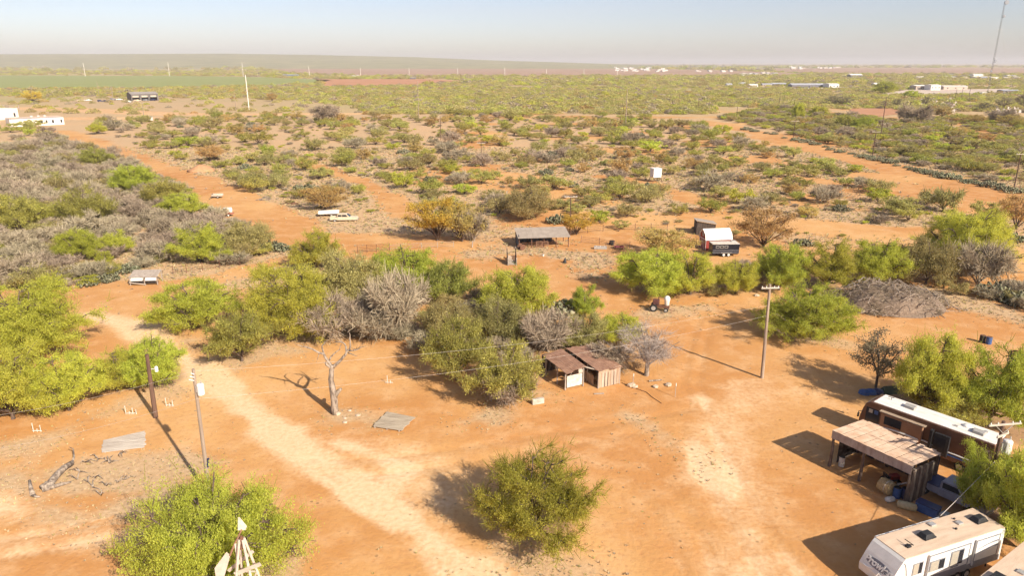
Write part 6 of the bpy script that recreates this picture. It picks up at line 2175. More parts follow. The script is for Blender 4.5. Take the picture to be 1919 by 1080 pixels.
def lean_to():
    g = P(1309, 452)
    t = thing('lean_to_shed', 'dark lean-to shed with flat tan roof behind the red barn', 'shed', (g.x + .8, g.y + 5.2, 0), math.radians(-4))
    L, D = 3.8, 3.0
    for i in range(8):
        b = MB(); b.box((L * (i + .5) / 8, 0, 1.4 - .04 * i), (L / 8 - .015, .04, 2.8 - .08 * i)); b.build('board', DARK_SHADE, t)  # shadow on this front is put into the dark board colour
    for i in range(5):
        b = MB(); b.box((0, D * (i + .5) / 5, 1.4), (.04, D / 5 - .015, 2.8)); b.build('board', DARK_SHADE, t)
    for i in range(6):
        x0, x1 = -.2 + (L + .4) * i / 6, -.2 + (L + .4) * (i + 1) / 6 - .01
        zz = lambda x: 2.95 - .16 * x
        b = MB(); b.plate([(x0, -.3, zz(x0)), (x1, -.3, zz(x1)), (x1, D + .2, zz(x1) - .05), (x0, D + .2, zz(x0) - .05)], .03); b.build('roof_sheet', M('tin_tan', (0, 0, 0)), t)


lean_to()


# ------------------------------------------------------------------ wrecked truck, old trailer, tank trailer, feeder, junk
wt = P(645, 414)
tk = pickup('wrecked_truck', 'wrecked cream pickup sunk in dry grass without front wheels', (wt.x, wt.y, -0.1), math.radians(4), CREAM, L=6.0, cab2=True, wreck=True)
b = MB(); b.beam((-2.7, -.5, .5), (-3.4, -.7, .15), .1, .1); b.beam((-2.7, .5, .5), (-3.3, .3, .7), .1, .1); b.build('torn_bumper', RUST, tk)
g = P(614, 407)
q = thing('utility_trailer', 'long white flatbed trailer beside the wrecked truck', 'trailer', (g.x, g.y + 1.2, 0), math.radians(12))
b = MB(); b.box((0, 0, .72), (4.6, 1.9, .12)); b.build('bed', WHITE_DIRTY, q)
for y in (-.95, .95):
    b = MB(); b.box((0, y, .95), (4.6, .06, .4)); b.build('side_board', WHITE, q)
for y in (-.9, .9): wheel(q, (.6, y, .34), .34, .2)
b = MB(); b.beam((2.3, 0, .6), (3.6, 0, .5), .1, .1); b.tube([(3.2, 0, 0), (3.2, 0, .7)], .04, 6); b.build('tongue', RUST, q)
b = MB(); b.box((-2.3, 0, .9), (.06, 1.9, .45)); b.build('tailboard', RUST_DARK, q)

g = P(427, 405)
q = thing('tank_trailer', 'white tank on a rusty red trailer beside the dirt lane', 'tank trailer', g, math.radians(10))
b = MB(); b.lathe([(.3, -1.0), (.6, -.92), (.66, -.7), (.66, .7), (.6, .92), (.3, 1.0)], 16, (.1, 0, 1.35), 'x'); b.build('tank', BONE, q, smooth=True)
for x in (-.45, .55):
    b = MB(); b.lathe([(.665, -.03), (.685, 0), (.665, .03)], 16, (x, 0, 1.35), 'x'); b.build('band', BLACK, q)
b = MB(); b.box((.1, 0, .62), (2.5, 1.3, .16)); b.build('bed', M('trailer_red', (0.50, 0.19, 0.13), (0.36, 0.13, 0.09), scale=4), q)
for y in (-.75, .75): wheel(q, (.3, y, .33), .33, .2, BONE)
b = MB(); b.beam((-1.1, -.5, .55), (-2.4, 0, .4), .08, .1); b.beam((-1.1, .5, .55), (-2.4, 0, .4), .08, .1); b.tube([(-2.3, 0, 0), (-2.3, 0, .45)], .04, 5); b.build('tongue', RUST, q)

g = P(408, 371)
q = thing('junk_trailer', 'grey wooden cart bed at the thicket edge by the lane', 'cart', g, math.radians(8))
b = MB(); b.box((0, 0, .6), (2.6, 1.5, .1)); b.build('bed', BOARD_PALE, q)
for y in (-.75, .75):
    b = MB(); b.box((0, y, .85), (2.6, .05, .4)); b.build('side_board', BOARD_PALE, q)
b = MB(); b.box((-1.3, 0, .6), (.1, 1.4, .9)); b.build('tailboard', DARK_SHADE, q)
for y in (-.7, .7): wheel(q, (.2, y, .32), .32, .18)


def old_feeder():
    g = P(270, 535)
    t = thing('cattle_feeder', 'collapsed grey board feeder with slanting plank roof', 'feeder', g, math.radians(5))
    L, D = 4.3, 2.2
    for i in range(9):
        y0 = D * i / 9
        b = MB(); b.plate([(-L / 2 + rnd.uniform(-.06, .06), y0 + .01, 1.3 + .62 * y0 / D), (L / 2 + rnd.uniform(-.06, .06), y0 + .01, 1.3 + .62 * y0 / D), (L / 2, y0 + D / 9 - .015, 1.3 + .62 * (y0 / D + 1 / 9)), (-L / 2, y0 + D / 9 - .015, 1.3 + .62 * (y0 / D + 1 / 9))], .04); b.build('roof_plank', BOARD, t)
    for x in (-L / 2 + .1, 0.1, L / 2 - .1):
        b = MB(); b.beam((x, .1, 0), (x, .1, 1.3), .14, .14); b.build('post', BOARD, t)
        b = MB(); b.beam((x, D - .1, 0), (x, D - .1, 1.85), .14, .14); b.build('post', BOARD, t)
    for x0, x1 in ((-L / 2 + .25, -.1), (.3, L / 2 - .2)):
        b = MB(); b.plate([(x0, -.05, .75), (x1, -.05, .75), (x1, .25, 1.25), (x0, .25, 1.25)], .05); b.build('feed_board', BONE, t)
    b = MB(); b.beam((-L / 2, -.15, .55), (.4, -.2, .18), .07, .12); b.build('fallen_board', BOARD_PALE, t)
    b = MB(); b.box((0, .5, .35), (L - .3, .8, .06)); b.build('trough_floor', DARK_SHADE, t)


old_feeder()

# dirt mound and low junk
g = P(378, 320)
b = MB(); b.lathe([(4.6, 0), (3.9, .5), (2.6, 1.25), (1.2, 1.8), (.2, 1.95)], 18)
b.v = [Vector((p.x * rnd.uniform(.88, 1.1), p.y * rnd.uniform(.88, 1.1), p.z * rnd.uniform(.85, 1.1))) for p in b.v]
o = b.build('dirt_mound', M('mound_dirt', (0.56, 0.31, 0.16), (0.42, 0.22, 0.11), scale=1.2, bump=0.8), smooth=True)
o.location = (g.x, g.y, 0)
tag(o, 'heap of orange dirt below the orange round shrub', 'mound')


def deer_blind():
    g = P(1228, 341)
    t = thing('hunting_blind', 'white box hunting blind on short legs on the flat', 'blind', g, math.radians(14))
    s = 2.5
    for x in (-s / 2 + .1, s / 2 - .1):
        for y in (-s / 2 + .1, s / 2 - .1):
            b = MB(); b.beam((x * 1.25, y * 1.25, 0), (x, y, 1.5), .1, .1); b.build('leg', RUST_DARK, t)
    b = MB(); b.box((0, 0, 1.5 + s / 2), (s, s, s)); b.build('cabin', WHITE, t, bevel=.03)
    b = MB(); b.box((0, 0, 1.55 + s), (s + .2, s + .2, .1)); b.build('roof', ROOF_WHITE, t)
    for k in range(3):
        b = MB(); b.box((-s / 2 - .01, -.7 + k * .7, 1.5 + s / 2), (.02, .06, s)); b.build('seam', GREY_TRIM, t)


deer_blind()
for px, py, lb in ((1400, 368, 'fallen dead branches on the flat right of the blind'), (1567, 338, 'heap of dead branches on the flat beside the right lane'), (548, 382, 'rusty scrap and dead branches near the wrecked truck'), (498, 375, 'grey scrap heap left of the wrecked truck')):
    g = P(px, py)
    q = thing('deadfall', lb, 'branches', g)
    for i in range(9):
        an = rnd.uniform(0, 3.14); l_ = rnd.uniform(1, 2.6)
        x, y, z = rnd.uniform(-1.5, 1.5), rnd.uniform(-.8, .8), rnd.uniform(.1, .7)
        b = MB(); b.tube([(x - math.cos(an) * l_ / 2, y - math.sin(an) * l_ / 2, .08), (x, y, z), (x + math.cos(an) * l_ / 2, y + math.sin(an) * l_ / 2, z * rnd.uniform(.3, 1.6))], [.1, .08, .03], 5); b.build('branch', RUST_DARK if 'rusty' in lb else DEADWOOD, q)

# ------------------------------------------------------------------ far trees one can tell apart on the right
for a in ((1546, 176, 1574, 199, 'd', 'dark oak of the pair behind the far right yard, nearer the lane'), (1570, 178, 1598, 200, 'd', 'dark oak of the pair behind the far right yard, nearer the tower'),
          (1648, 186, 1666, 204, 'd', 'single dark tree right of the tall far pole'), (1669, 182, 1691, 202, 'd', 'broad dark tree between the tall far pole and the headstones'),
          (1724, 176, 1742, 202, 'd', 'narrow dark tree among the headstones'), (1828, 189, 1857, 209, 'd', 'dark tree before the radio tower'), (1900, 170, 1940, 210, 'd', 'big dark tree at the far right edge'),
          (1862, 178, 1900, 206, 'd', 'dark tree left of the far right edge tree')):
    TB(*a, key='d')
for a in ((1680, 198, 1714, 229, 'b', 'lilac grey bare tree beyond the right thicket, left of its twin'), (1710, 200, 1746, 230, 'b', 'lilac grey bare tree beyond the right thicket, right of its twin'), (1850, 205, 1900, 232, 'b', 'bare tree below the dark far right trees'),
          (1812, 212, 1846, 233, 'o', 'orange tree beyond the right thicket'), (1788, 235, 1816, 252, 'o', 'small orange tree inside the right thicket'), (1830, 250, 1864, 267, 'o', 'orange tree in the right thicket, lowest of the orange ones'),
          (1868, 214, 1910, 236, 'o', 'pale orange tree near the far right edge'), (1482, 192, 1506, 224, 'm', 'tall bright green tree left of the far yard'), (1516, 200, 1552, 218, 'm', 'wide bright green tree left of the far yard'),
          (1598, 216, 1642, 243, 'm', 'rich green tree beside the tall far pole'), (1566, 212, 1600, 240, 's', 'thin green tree with dark limbs in the right thicket'), (1746, 198, 1785, 220, 'y', 'olive tree before the headstones'),
          (1636, 160, 1680, 176, 'm', 'far green tree at the pale shed'), (1690, 168, 1720, 185, 'm', 'far green tree left of the white hall'), (45, 168, 80, 193, 'k', 'far orange tree standing alone in the left yard'),
          (500, 172, 520, 190, 'o', 'lone orange tree at the edge of the cleared yard'), (585, 203, 640, 230, 'b', 'large grey brown thorn tree on the far flat'), (165, 228, 200, 252, 'm', 'rounded green shrub at the start of the dirt lane')):
    TB(*a)


# ------------------------------------------------------------------ far poles
def far_pole(x, yt, yb, label, r=0.16, arm=0.0, mat=None, group=None, xt=None, cat='utility pole'):
    g = P(x, yb)
    tp = Q(xt if xt is not None else x, yt, g.y)
    tp.x = g.x
    util_pole('utility_pole', label, g, tp, r, mat or POLE_WOOD, [(0.4, arm, 0.05, False)] if arm else [], group, cat)


STEELP = M('pale_steel_pole', (0.74, 0.69, 0.62), (0.66, 0.60, 0.53), scale=1, rough=0.6)
far_pole(467, 140, 208, 'tall pale steel pole alone in the cleared left yard', 0.42, 0, STEELP)
for i, (x, yt) in enumerate(((160, 117), (318, 116), (456, 117), (580, 124), (676, 127), (767, 127), (858, 127), (946, 127), (1024, 128), (1094, 128), (1157, 128))):
    far_pole(x, yt, 143.0, '%s transmission pole from the left in the row along the far fields' % ('first', 'second', 'third', 'fourth', 'fifth', 'sixth', 'seventh', 'eighth', 'ninth', 'tenth', 'eleventh')[i], 0.62, 0, STEELP, 'transmission poles along the fields')
far_pole(1068, 365, 441, 'T shaped pole beside the livestock shed', 0.13, 1.3, POLE_DARK)
far_pole(902, 266, 298, 'T shaped pole in the middle of the open flat', 0.14, 1.5, POLE_DARK)
far_pole(826, 217, 262, 'dark pole beyond the T pole of the flat', 0.15, 0.8, POLE_DARK)
far_pole(785, 152, 225, 'tall thin pole on the far flat below the red field', 0.22, 0, POLE_WOOD)
far_pole(1172, 165, 243, 'tall thin brown pole on the far right of the flat', 0.24, 0, POLE_WOOD)
far_pole(1255, 177, 196, 'small far T pole at the start of the right lane', 0.2, 1.6, POLE_DARK)
far_pole(1272, 176, 197, 'plain far pole next to the small far T pole', 0.18, 0, POLE_DARK)
far_pole(1308, 186, 206, 'far T pole above the start of the right lane', 0.2, 1.9, POLE_DARK)
far_pole(1380, 199, 224, 'T pole along the right lane, third from the near one', 0.18, 2.0, POLE_DARK)
far_pole(1486, 225, 263, 'T pole along the right lane, second behind the near one', 0.17, 1.8, POLE_DARK)
far_pole(1635, 245, 293, 'T pole along the right lane before the rich green tree', 0.17, 1.6, POLE_DARK)
far_pole(1650, 182, 257, 'tall dark pole without crossarm in the right thicket', 0.2, 0, POLE_DARK)
far_pole(1899, 286, 358, 'T pole at the right edge over the cactus hedge', 0.17, 1.45, POLE_DARK)
far_pole(443, 176, 211, 'short wooden pole beside the tall steel pole', 0.22, 0, POLE_WOOD)
far_pole(186, 152, 180, 'brown pole behind the dark hangar vehicles', 0.25, 0, POLE_WOOD)
far_pole(213, 161, 191, 'pole with a white box left of the dark hangar', 0.28, 0, POLE_WOOD)
far_pole(271, 192, 226, 'thin pole right of the white building', 0.2, 0.9, POLE_WOOD)
far_pole(1460, 175, 197, 'thin far pole above the right lane trees', 0.2, 0, POLE_DARK)
far_pole(1790, 166, 186, 'left pole of three before the gravel yard', 0.22, 0, POLE_DARK)
far_pole(1801, 166, 186, 'middle pole of three before the gravel yard', 0.22, 0, POLE_DARK)
far_pole(1815, 165, 186, 'right pole of three before the gravel yard', 0.22, 0, POLE_DARK)


# ------------------------------------------------------------------ radio tower
def radio_tower():
    g = P(1850, 178)
    top = Q(1882, 2, g.y)
    H = top.z
    t = thing('radio_tower', 'thin lattice radio tower with round dishes at the right', 'tower', g)
    w = 0.75
    c = [(w * math.cos(a), w * math.sin(a)) for a in (0.5, 2.6, 4.7)]
    for x, y in c:
        b = MB(); b.tube([(x, y, 0), (x * .8, y * .8, H)], 0.13, 5); b.build('leg', M('tower_steel', (0.22, 0.20, 0.20), (0.16, 0.145, 0.145), scale=1), t)
    b = MB()
    n = 46
    for i in range(n):
        z0, z1 = H * i / n, H * (i + 1) / n
        for k in range(3):
            a, d = c[k], c[(k + 1) % 3]
            b.beam((a[0], a[1], z0), (d[0], d[1], z1), .07, .07)
    b.build('lattice', M('tower_steel', (0, 0, 0)), t)
    for py, r, s in ((4, 2.2, 1), (30, 1.4, 1), (114, 1.5, 1), (133, 0.9, -1)):
        z = Q(1870, py, g.y).z
        b = MB(); b.lathe([(r * .5, -.5), (r, -.4), (r, .3), (r * .85, .5)], 14, (s * 1.2, -.8, z), 'y'); b.build('dish', M('dish_grey', (0.30, 0.31, 0.34), (0.24, 0.25, 0.28), scale=1), t)
    z = Q(1870, 55, g.y).z
    b = MB(); b.beam((-3, 0, z), (3.2, 0, z), .2, .2); b.build('antenna_bar', BONE, t)
    b = MB(); b.tube([(0, 0, H), (0, 0, H + 4)], 0.12, 5); b.build('mast_tip', BONE, t)
    for k in range(3):
        a = 0.5 + k * 2.094
        for hh in (0.4, 0.75):
            b = MB(); b.tube([(0, 0, H * hh), (45 * math.cos(a), 45 * math.sin(a), 0)], 0.03, 3); b.build('guy_wire', WIRE, t)
    q = thing('equipment_hut', 'small white hut at the foot of the radio tower', 'hut', P(1842, 178.5), 0.1)
    b = MB(); b.box((0, 0, 1.5), (5, 4, 3)); b.build('wall', WHITE, q); b = MB(); b.plate([(-2.8, -2.3, 3), (2.8, -2.3, 3), (2.8, 2.3, 3.3), (-2.8, 2.3, 3.3)], .15); b.build('roof', ROOF_WHITE, q); b = MB(); b.box((.5, -2.02, 1.1), (1, .05, 2.1)); b.build('door', GREY_TRIM, q)


radio_tower()


# ------------------------------------------------------------------ far buildings
def house(x0, x1, yt, yb, label, wall, roof, cat='building', dep=10.0, gable=0.25, name='far_building', win=3, group=None, rz=0.0, ratio=None):
    a, c = P(x0, yb), P(x1, yb)
    L = (c - a).length
    z = Q((x0 + x1) / 2, yt, (a.y + c.y) / 2).z
    z = max(z, 2.6)
    t = thing(name, label, cat, (a + c) / 2, rz, group)
    h = z * (1 - gable)
    b = MB(); b.box((0, dep / 2, h / 2), (L, dep, h)); b.build('wall', wall, t)
    b = MB()
    o = 0.4
    if gable > 0.02:
        b.add([(-L / 2 - o, -o, h), (L / 2 + o, -o, h), (L / 2 + o, dep + o, h), (-L / 2 - o, dep + o, h), (-L / 2 - o, dep / 2, z), (L / 2 + o, dep / 2, z)], [(0, 1, 5, 4), (2, 3, 4, 5), (0, 4, 3), (1, 2, 5), (3, 2, 1, 0)])
    else:
        b.box((0, dep / 2, h + .12), (L + .4, dep + .4, .22))
    b.build('roof', roof, t)
    for i in range(win):
        b = MB(); b.box((-L / 2 + L * (i + .5) / win, -.02, h * .5), (min(1.6, L / win * .4), .08, min(1.4, h * .4))); b.build('window', GLASS, t)
    return t


# white building at the left edge
def white_building():
    a, c = P(20, 238), P(121, 233)
    d = c - a
    L = d.length
    t = thing('white_building', 'long low white building at the left edge', 'building', a, math.atan2(d.y, d.x))
    h = 4.3
    b = MB(); b.box((L / 2, 6, h / 2), (L, 12, h)); b.build('wall', M('stucco_white', (0.78, 0.72, 0.66), (0.72, 0.65, 0.59), scale=.5), t)
    b = MB(); b.box((L / 2, 6, h + .02), (L - .8, 11.2, .2)); b.build('roof', ROOF_TAN, t)
    b = MB(); b.box((L / 2, -.03, h - .1), (L, .1, .35)); b.build('parapet', LINE_GREY, t)
    for x, w in ((L * .55, 2.6), (L * .67, .9), (L * .79, 1.0), (L * .95, .9)):
        b = MB(); b.box((x, -.04, 2.0), (w, .1, 1.7)); b.build('window', GLASS, t)
    for x in (L * .45, L * .58, L * .7):
        b = MB(); b.box((x, 7, h + .5), (1.2, 1.2, .8)); b.build('roof_unit', STEEL, t)
    a2 = P(-40, 228); c2 = P(36, 222)
    d2 = c2 - a2
    t = thing('white_building', 'taller white hall behind the low white building', 'building', a2, math.atan2(d2.y, d2.x))
    L2 = d2.length
    b = MB(); b.box((L2 / 2, 7, 3.1), (L2, 14, 6.2)); b.build('wall', M('stucco_white', (0, 0, 0)), t)
    b = MB(); b.box((L2 / 2, 7, 6.25), (L2 + .3, 14.3, .25)); b.build('roof', ROOF_WHITE, t)
    b = MB(); b.box((L2 * .9, -.04, 2.5), (1.2, .1, 2.2)); b.build('door', GLASS, t)
    fence_run('yard_fence', 'tall grey panel fence behind the white buildings', [(-40, 208), (-10, 207), (36, 206)], 4.0, 8, BOARD, (1, 2, 3, 3.8), .2)


white_building()


def hangar():
    a, c = P(247, 189.5), P(297, 188)
    d = c - a
    L = d.length
    t = thing('steel_hangar', 'dark grey steel hangar with three open bays', 'hangar', a, math.atan2(d.y, d.x))
    h, D = 6.0, 16.0
    wm = M('steel_dark', (0.17, 0.15, 0.14), (0.13, 0.115, 0.11), scale=.5)
    b = MB(); b.box((L / 2, D, h / 2), (L, .3, h)); b.build('wall', wm, t)
    for x in (0, L):
        b = MB(); b.plate([(x, 0, 0), (x, D, 0), (x, D, h), (x, D / 2, h + 1.6), (x, 0, h)], .3, (1, 0, 0)); b.build('wall', wm, t)
    b = MB(); b.box((L / 2, 0, h - .5), (L, .3, 1.0)); b.build('lintel', wm, t)
    for i in range(4):
        b = MB(); b.box((.4 + (L - .8) * i / 3, -.05, h / 2 - .5), (1.6 if 0 < i < 3 else 1.0, .3, h - 1.0)); b.build('pier', wm, t)
    for i in range(3):
        b = MB(); b.box((L * (i + .5) / 3, .3, h - 1.9), (L / 3 - 2.4, .15, 1.8)); b.build('roller_door', M('door_tan', (0.55, 0.47, 0.38), (0.48, 0.40, 0.32), scale=.5), t)
    for s in (0, 1):
        b = MB()
        b.plate([(-.4, -.4 if s == 0 else D / 2, h if s == 0 else h + 1.65), (L + .4, -.4 if s == 0 else D / 2, h if s == 0 else h + 1.65), (L + .4, D / 2 if s == 0 else D + .4, h + 1.65 if s == 0 else h), (-.4, D / 2 if s == 0 else D + .4, h + 1.65 if s == 0 else h)], .2); b.build('roof', M('roof_steel', (0.33, 0.29, 0.26), (0.28, 0.245, 0.22), scale=.4), t)


hangar()


def small_vehicle(px, py, label, mat, ang=0.0, kind='pickup', L=5.4, group='vehicles by the dark hangar'):
    g = P(px, py)
    b = MB()
    W = .95
    def shell(prof, w):
        k = len(prof)
        b.add([(x, -w, z) for x, z in prof] + [(x, w, z) for x, z in prof], [tuple(range(k)), tuple(range(2 * k - 1, k - 1, -1))] + [((i + 1) % k, i, i + k, (i + 1) % k + k) for i in range(k)])
    s = L / 5.4
    b.cur = 0
    shell([(x * s, z) for x, z in [(-2.7, .45), (2.65, .45), (2.7, .95), (1.2, 1.12), (-2.7, 1.1)][::-1]], W)
    cab = [(-.7, 1.1), (1.2, 1.1), (.6, 1.75), (-.6, 1.75)] if kind == 'pickup' else [(-2.5, 1.1), (1.2, 1.1), (.6, 1.8), (-2.3, 1.8)]
    shell([(x * s, z) for x, z in cab[::-1]], W - .1)
    b.cur = 1
    for y in (-W + .09, W - .09):
        b.box(((cab[0][0] + .35) * s + .5, y, 1.42), (abs(cab[0][0] - .9) * s * .75, .03, .4))
    for x in (1.75 * s, -1.7 * s):
        for y in (-W + .12, W - .12): b.lathe([(.36, -.12), (.36, .12)], 10, (x, y, .36), 'y')
    o = b.build('parked_pickup' if kind == 'pickup' else 'parked_car', [mat, BLACK])
    o.location = (g.x, g.y, 0)
    o.rotation_euler = (0, 0, ang)
    tag(o, label, 'pickup' if kind == 'pickup' else 'car', group)
    return o


small_vehicle(165, 189, 'white pickup parked left of the hangar with a trailer behind', WHITE, 0.1, L=6.2)
small_vehicle(152, 189.5, 'white flat trailer behind the white pickup left of the hangar', WHITE_DIRTY, 0.1, L=5.0)
small_vehicle(188, 190.5, 'small dark car among the vehicles left of the hangar', NAVY, 0.5, 'car', 4.5)
small_vehicle(202, 191, 'large dark truck left of the hangar', NAVY, 0.2, 'car', 6.5)
small_vehicle(224, 187.5, 'white pickup at the left gable of the hangar', WHITE, 0.4)
small_vehicle(212, 187.5, 'dark vehicle beside the pole left of the hangar', GREY_TRIM, 0.1, 'car', 5.0)
small_vehicle(241, 192, 'white pickup in front of the hangar corner', WHITE, -0.5)
small_vehicle(258, 190, 'cream truck before the first hangar bay', CREAM, 0.3, 'car', 6.5)
small_vehicle(274, 189, 'dark car in the second hangar bay', GREY_TRIM, 0.2, 'car', 5.0)
small_vehicle(287, 188.5, 'dark car in the third hangar bay', NAVY, 0.0, 'car', 5.0)
small_vehicle(308, 189, 'dark tractor right of the hangar', BLACK, 0.6, 'car', 5.5)
house(277, 283, 219, 226, 'small white shed by the thin pole right of the white building', WHITE, STEEL, 'shed', 2.5, .05, 'white_shed', 0)

GW = M('far_white_wall', (0.80, 0.76, 0.71), (0.72, 0.67, 0.62), scale=.3)
GR = M('far_grey_roof', (0.42, 0.42, 0.45), (0.34, 0.34, 0.37), scale=.3)
GT = M('far_tan_wall', (0.55, 0.45, 0.37), (0.47, 0.38, 0.31), scale=.3)
GD = M('far_dark_wall', (0.20, 0.185, 0.19), (0.15, 0.14, 0.145), scale=.3)
GB = M('far_blue_wall', (0.16, 0.21, 0.30), (0.12, 0.16, 0.24), scale=.3)
BL = [
    (1448, 1474, 155, 160.5, 'low grey roofed building left of the long far shed', GD, GR, 14, .4), (1484, 1548, 156, 165, 'long grey roofed far shed behind a row of white cars', GD, GR, 16, .35),
    (1553, 1572, 156, 166, 'big white far hall right of the long grey shed', GW, ROOF_WHITE, 20, .1), (1594, 1616, 138, 146, 'dark far shed with white roof below the right field', GD, ROOF_WHITE, 20, .3),
    (1640, 1658, 155, 162, 'pale roofed far shed among green trees', GT, ROOF_WHITE, 14, .4), (1716, 1738, 159, 168, 'pale grey far hall left of the white hall', GT, ROOF_WHITE, 16, .2),
    (1744, 1762, 158, 169, 'white far hall in the middle right', GW, ROOF_WHITE, 16, .1), (1768, 1813, 160, 168, 'long low pale far building right of the white hall', GT, ROOF_WHITE, 12, .2),
    (1824, 1842, 138, 145, 'white two storey far house near the tower', GW, ROOF_WHITE, 14, .2), (1838, 1850, 143, 149, 'dark far shed beside the white two storey house', GD, GR, 10, .3),
    (1405, 1420, 157, 162.5, 'pale far house left of the low grey building', GW, ROOF_WHITE, 10, .3), (1362, 1372, 156, 162, 'small white far house at the wood edge', GW, GR, 8, .3), (1384, 1402, 154, 159, 'grey roofed far house among trees', GT, GR, 10, .4),
    (1429, 1447, 156, 161, 'tan far house beside the low grey building', GT, GR, 10, .4), (530, 558, 139, 144.5, 'far blue grey tank shed beyond the green field', GB, GR, 14, .1), (768, 778, 145, 148.5, 'dark far barn beside the red field', GD, GR, 12, .2),
    (822, 848, 152, 157, 'far rusty roofed shed right of the red field', GT, RUST, 10, .5), (660, 672, 141, 145, 'white far house beyond the red field', GW, ROOF_WHITE, 10, .3), (1664, 1676, 143, 146, 'low white far roof below the right field', GW, ROOF_WHITE, 12, .3),
    (1718, 1732, 143, 146.5, 'low pale far house between dark trees', GT, ROOF_WHITE, 12, .3), (1782, 1792, 143, 147, 'small far house left of the two storey house', GW, GR, 10, .3), (1858, 1872, 144, 147, 'far white roof right of the tower', GW, ROOF_WHITE, 12, .3),
    (1882, 1892, 144.5, 147, 'small far house right of the tower', GT, ROOF_WHITE, 10, .3), (1902, 1914, 144, 147, 'far house at the right edge below the field', GW, ROOF_WHITE, 10, .3), (563, 571, 117.6, 119.4, 'tiny white building on the left middle horizon', GW, ROOF_WHITE, 40, .1),
    (1880, 1912, 168, 173, 'dark long far shed at the right edge', GD, GR, 12, .3),
]
for x0, x1, yt, yb, lb, wl_, rf, dp, gb in BL:
    house(x0, x1, yt, yb, lb, wl_, rf, dep=dp, gable=gb)
rs_ = random.Random(31)
clusters = [((1150, 1245, 127.2, 134.5), 36, 'small pale building in the far town under the middle right horizon', 'far town buildings', (2.5, 6)), ((1300, 1372, 131.0, 135.5), 10, 'small white building in the far strip of houses', 'far strip houses', (3, 6)),
            ((1382, 1452, 136.5, 142.5), 24, 'small pale house in the far trailer park', 'far trailer park', (3, 5.5)), ((1470, 1580, 126.6, 130.5), 14, 'tiny pale building near the right horizon', 'right horizon buildings', (3, 7)),
            ((1690, 1915, 141.5, 147.5), 18, 'low pale house in the far village behind the radio tower', 'far village', (4, 8)), ((600, 700, 121.5, 124.0), 5, 'tiny white building near the middle horizon', 'middle horizon buildings', (4, 7))]
for (xa, xb, ya, yb), n, lb, gp, (wa, wb) in clusters:
    spots = sorted((rs_.uniform(xa, xb), rs_.uniform(ya, yb)) for _ in range(n))
    for x, y in spots:
        w = rs_.uniform(wa, wb) * 1.35
        house(x, x + w, y - rs_.uniform(1.9, 3.0), y, lb, rs_.choice([GW, GW, GT]), rs_.choice([ROOF_WHITE, ROOF_WHITE, GR, GT]), dep=rs_.uniform(10, 25), gable=.3, win=0, group=gp)
for i in range(10):
    small_vehicle(1482 + i * 6.4, 167 + (i % 2) * .4, 'white car in the row before the long grey far shed', WHITE, 1.4, 'car', 5.0, 'row of white cars')
for i in range(6):
    small_vehicle(1575 + i * 6.0, 165.2, 'white car parked right of the big white far hall', WHITE_DIRTY, 1.2, 'car', 5.0, 'cars right of the white hall')

hb = MB(); hb.plate([(-.5, 0, 0), (.5, 0, 0), (.5, 0, 1.0), (.25, 0, 1.4), (-.25, 0, 1.4), (-.5, 0, 1.0)], .25, (0, 1, 0)); hb.box((0, .12, .08), (1.4, .6, .16))
hs_ = hb.build('headstone', [M('headstone_pale', (0.74, 0.66, 0.60), (0.60, 0.50, 0.44), scale=1)])
me = hs_.data
bpy.data.objects.remove(hs_)
for (xa, xb, ya, yb), n, lb in (((1722, 1792, 188, 200), 46, 'pale headstone in the graveyard beyond the right thicket'), ((1868, 1918, 203, 214), 26, 'pale headstone in the graveyard at the right edge'), ((1778, 1788, 206, 214), 6, 'pale headstone beside the olive tree')):
    for i in range(n):
        g = P(rs_.uniform(xa, xb), rs_.uniform(ya, yb))
        o = link('headstone', me)
        o.location = g
        s = rs_.uniform(1.0, 1.9)
        o.scale = (s, s, s)
        o.rotation_euler = (0, 0, rs_.uniform(-.3, .3))
        tag(o, lb, 'headstone', lb.replace('pale headstone', 'headstones'))

# ------------------------------------------------------------------ labels that single out each shrub: its size, the nearest landmark, its place among its like
LANDMARKS = [((1015, 455), 'livestock shed'), ((1228, 338), 'white blind'), ((1340, 460), 'red barn'), ((645, 410), 'wrecked truck'), ((815, 450), 'golden tree'), ((378, 315), 'dirt mound'), ((427, 402), 'tank trailer'),
             ((902, 297), 'T pole'), ((1172, 242), 'tall brown pole'), ((785, 225), 'tall thin pole'), ((467, 207), 'steel pole'), ((271, 226), 'thin pole'), ((1486, 262), 'second lane pole'), ((1635, 292), 'third lane pole'),
             ((1899, 357), 'edge lane pole'), ((1650, 256), 'tall dark pole'), ((1380, 224), 'far lane pole'), ((1308, 206), 'far T pole'), ((1567, 338), 'branch heap'), ((1430, 465), 'dull orange tree'), ((1810, 500), 'tall right mesquite'),
             ((110, 232), 'white building'), ((400, 300), 'orange round shrub'), ((610, 228), 'grey thorn tree'), ((990, 415), 'olive thorn shrub'), ((270, 530), 'old feeder'), ((375, 490), 'round green mesquite'), ((160, 485), 'bright green mesquite'),
             ((160, 420), 'tall open mesquite'), ((35, 435), 'edge open mesquite'), ((500, 470), 'dark cactus'), ((1665, 570), 'brush pile'), ((1100, 700), 'shack'), ((760, 600), 'dark grey brush'), ((960, 640), 'chute tree'), ((625, 600), 'tallest mesquite'),
             ((1720, 225), 'lilac trees'), ((1828, 230), 'far orange tree'), ((1850, 262), 'low orange tree'), ((826, 261), 'dark far pole'), ((408, 370), 'cart bed'), ((1500, 540), 'pole tree row'), ((1240, 575), 'farm machine')]


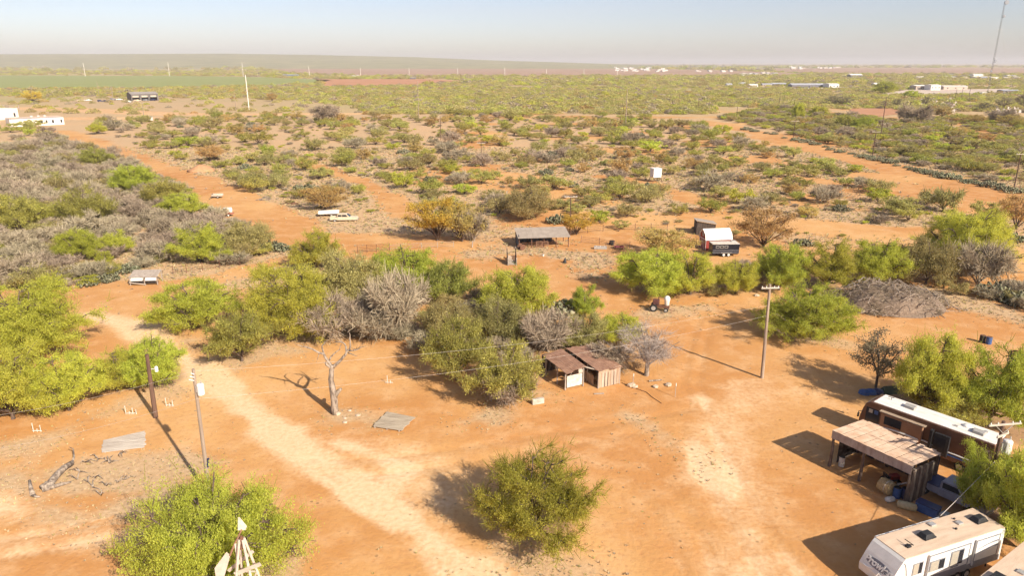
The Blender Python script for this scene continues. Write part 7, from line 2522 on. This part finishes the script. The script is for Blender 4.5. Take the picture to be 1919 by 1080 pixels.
def relabel():
    buckets = {}
    for o in list(COL.objects):
        g = o.get('group', '')
        if o.parent is not None or not o.get('label') or not any(g.startswith(k) for k in ('green shrubs ', 'thin green shrubs ', 'olive shrubs ', 'orange shrubs ', 'bare shrubs ', 'prickly pears ', 'cactus', 'row behind', 'small pale', 'far ', 'right horizon', 'middle horizon', 'row of white', 'cars right', 'headstones', 'stones by')):
            continue
        x, y, _ = o.location
        px, py = proj(x, y)
        lab0 = o['label']
        if 'shrubs' in g or g.startswith('prickly'):
            kind = {'green': 'green shrub', 'thin': 'thin green shrub', 'olive': 'olive shrub', 'orange': 'orange shrub', 'bare': 'bare grey shrub', 'prickly': 'prickly pear'}[g.split()[0]]
            w = o.scale[0] * 7.2 if 'prickly' not in g else 0
            size = '' if not w else ('small ' if w < 5.2 else 'large ' if w > 8.2 else 'middling ')
            best = min(LANDMARKS, key=lambda q: math.hypot(q[0][0] - px, (q[0][1] - py) * 2.5))
            dx, dy = px - best[0][0], (py - best[0][1]) * 2.5
            rel = ('right of the ' if dx > 0 else 'left of the ') if abs(dx) > abs(dy) else ('below the ' if dy > 0 else 'above the ')
            base = size + kind + ' ' + rel + best[1]
        else:
            base = lab0
        buckets.setdefault(base, []).append((px, py, o))
    names = ['first', 'second', 'third', 'fourth', 'fifth', 'sixth', 'seventh', 'eighth', 'ninth', 'tenth', 'eleventh', 'twelfth']
    for base, L in buckets.items():
        if len(L) == 1:
            L[0][2]['label'] = base if len(base.split()) >= 4 else base + ' on the ground'
            continue
        L.sort(key=lambda q: q[0])
        for i, (_, _, o) in enumerate(L):
            if len(L) <= 12:
                s = names[i] + ' from the left: '
            elif i < 12:
                s = names[i] + ' from the left: '
            elif len(L) - 1 - i < 12:
                s = names[len(L) - 1 - i] + ' from the right: '
            else:
                s = '%dth from the left: ' % (i + 1)
            if len(L) <= 12 and i == 0: s = 'leftmost '
            elif len(L) <= 12 and i == len(L) - 1: s = 'rightmost '
            o['label'] = (s + base)


relabel()

# ------------------------------------------------------------------ haze
hz = MB()
hz.box((0, 10000, 60), (60000, 28000, 122.0))
hm = bpy.data.materials.new('haze_air')
hm.use_nodes = True
hm.node_tree.nodes.clear()
hv = hm.node_tree.nodes.new('ShaderNodeVolumePrincipled')
hv.inputs['Color'].default_value = (0.93, 0.89, 0.89, 1)
hv.inputs['Density'].default_value = 0.0001
hv.inputs['Anisotropy'].default_value = 0.0
ho = hm.node_tree.nodes.new('ShaderNodeOutputMaterial')
hm.node_tree.links.new(hv.outputs[0], ho.inputs['Volume'])
tag(hz.build('haze', hm), 'thin pale dusty air over the whole plain', 'haze', kind='stuff')
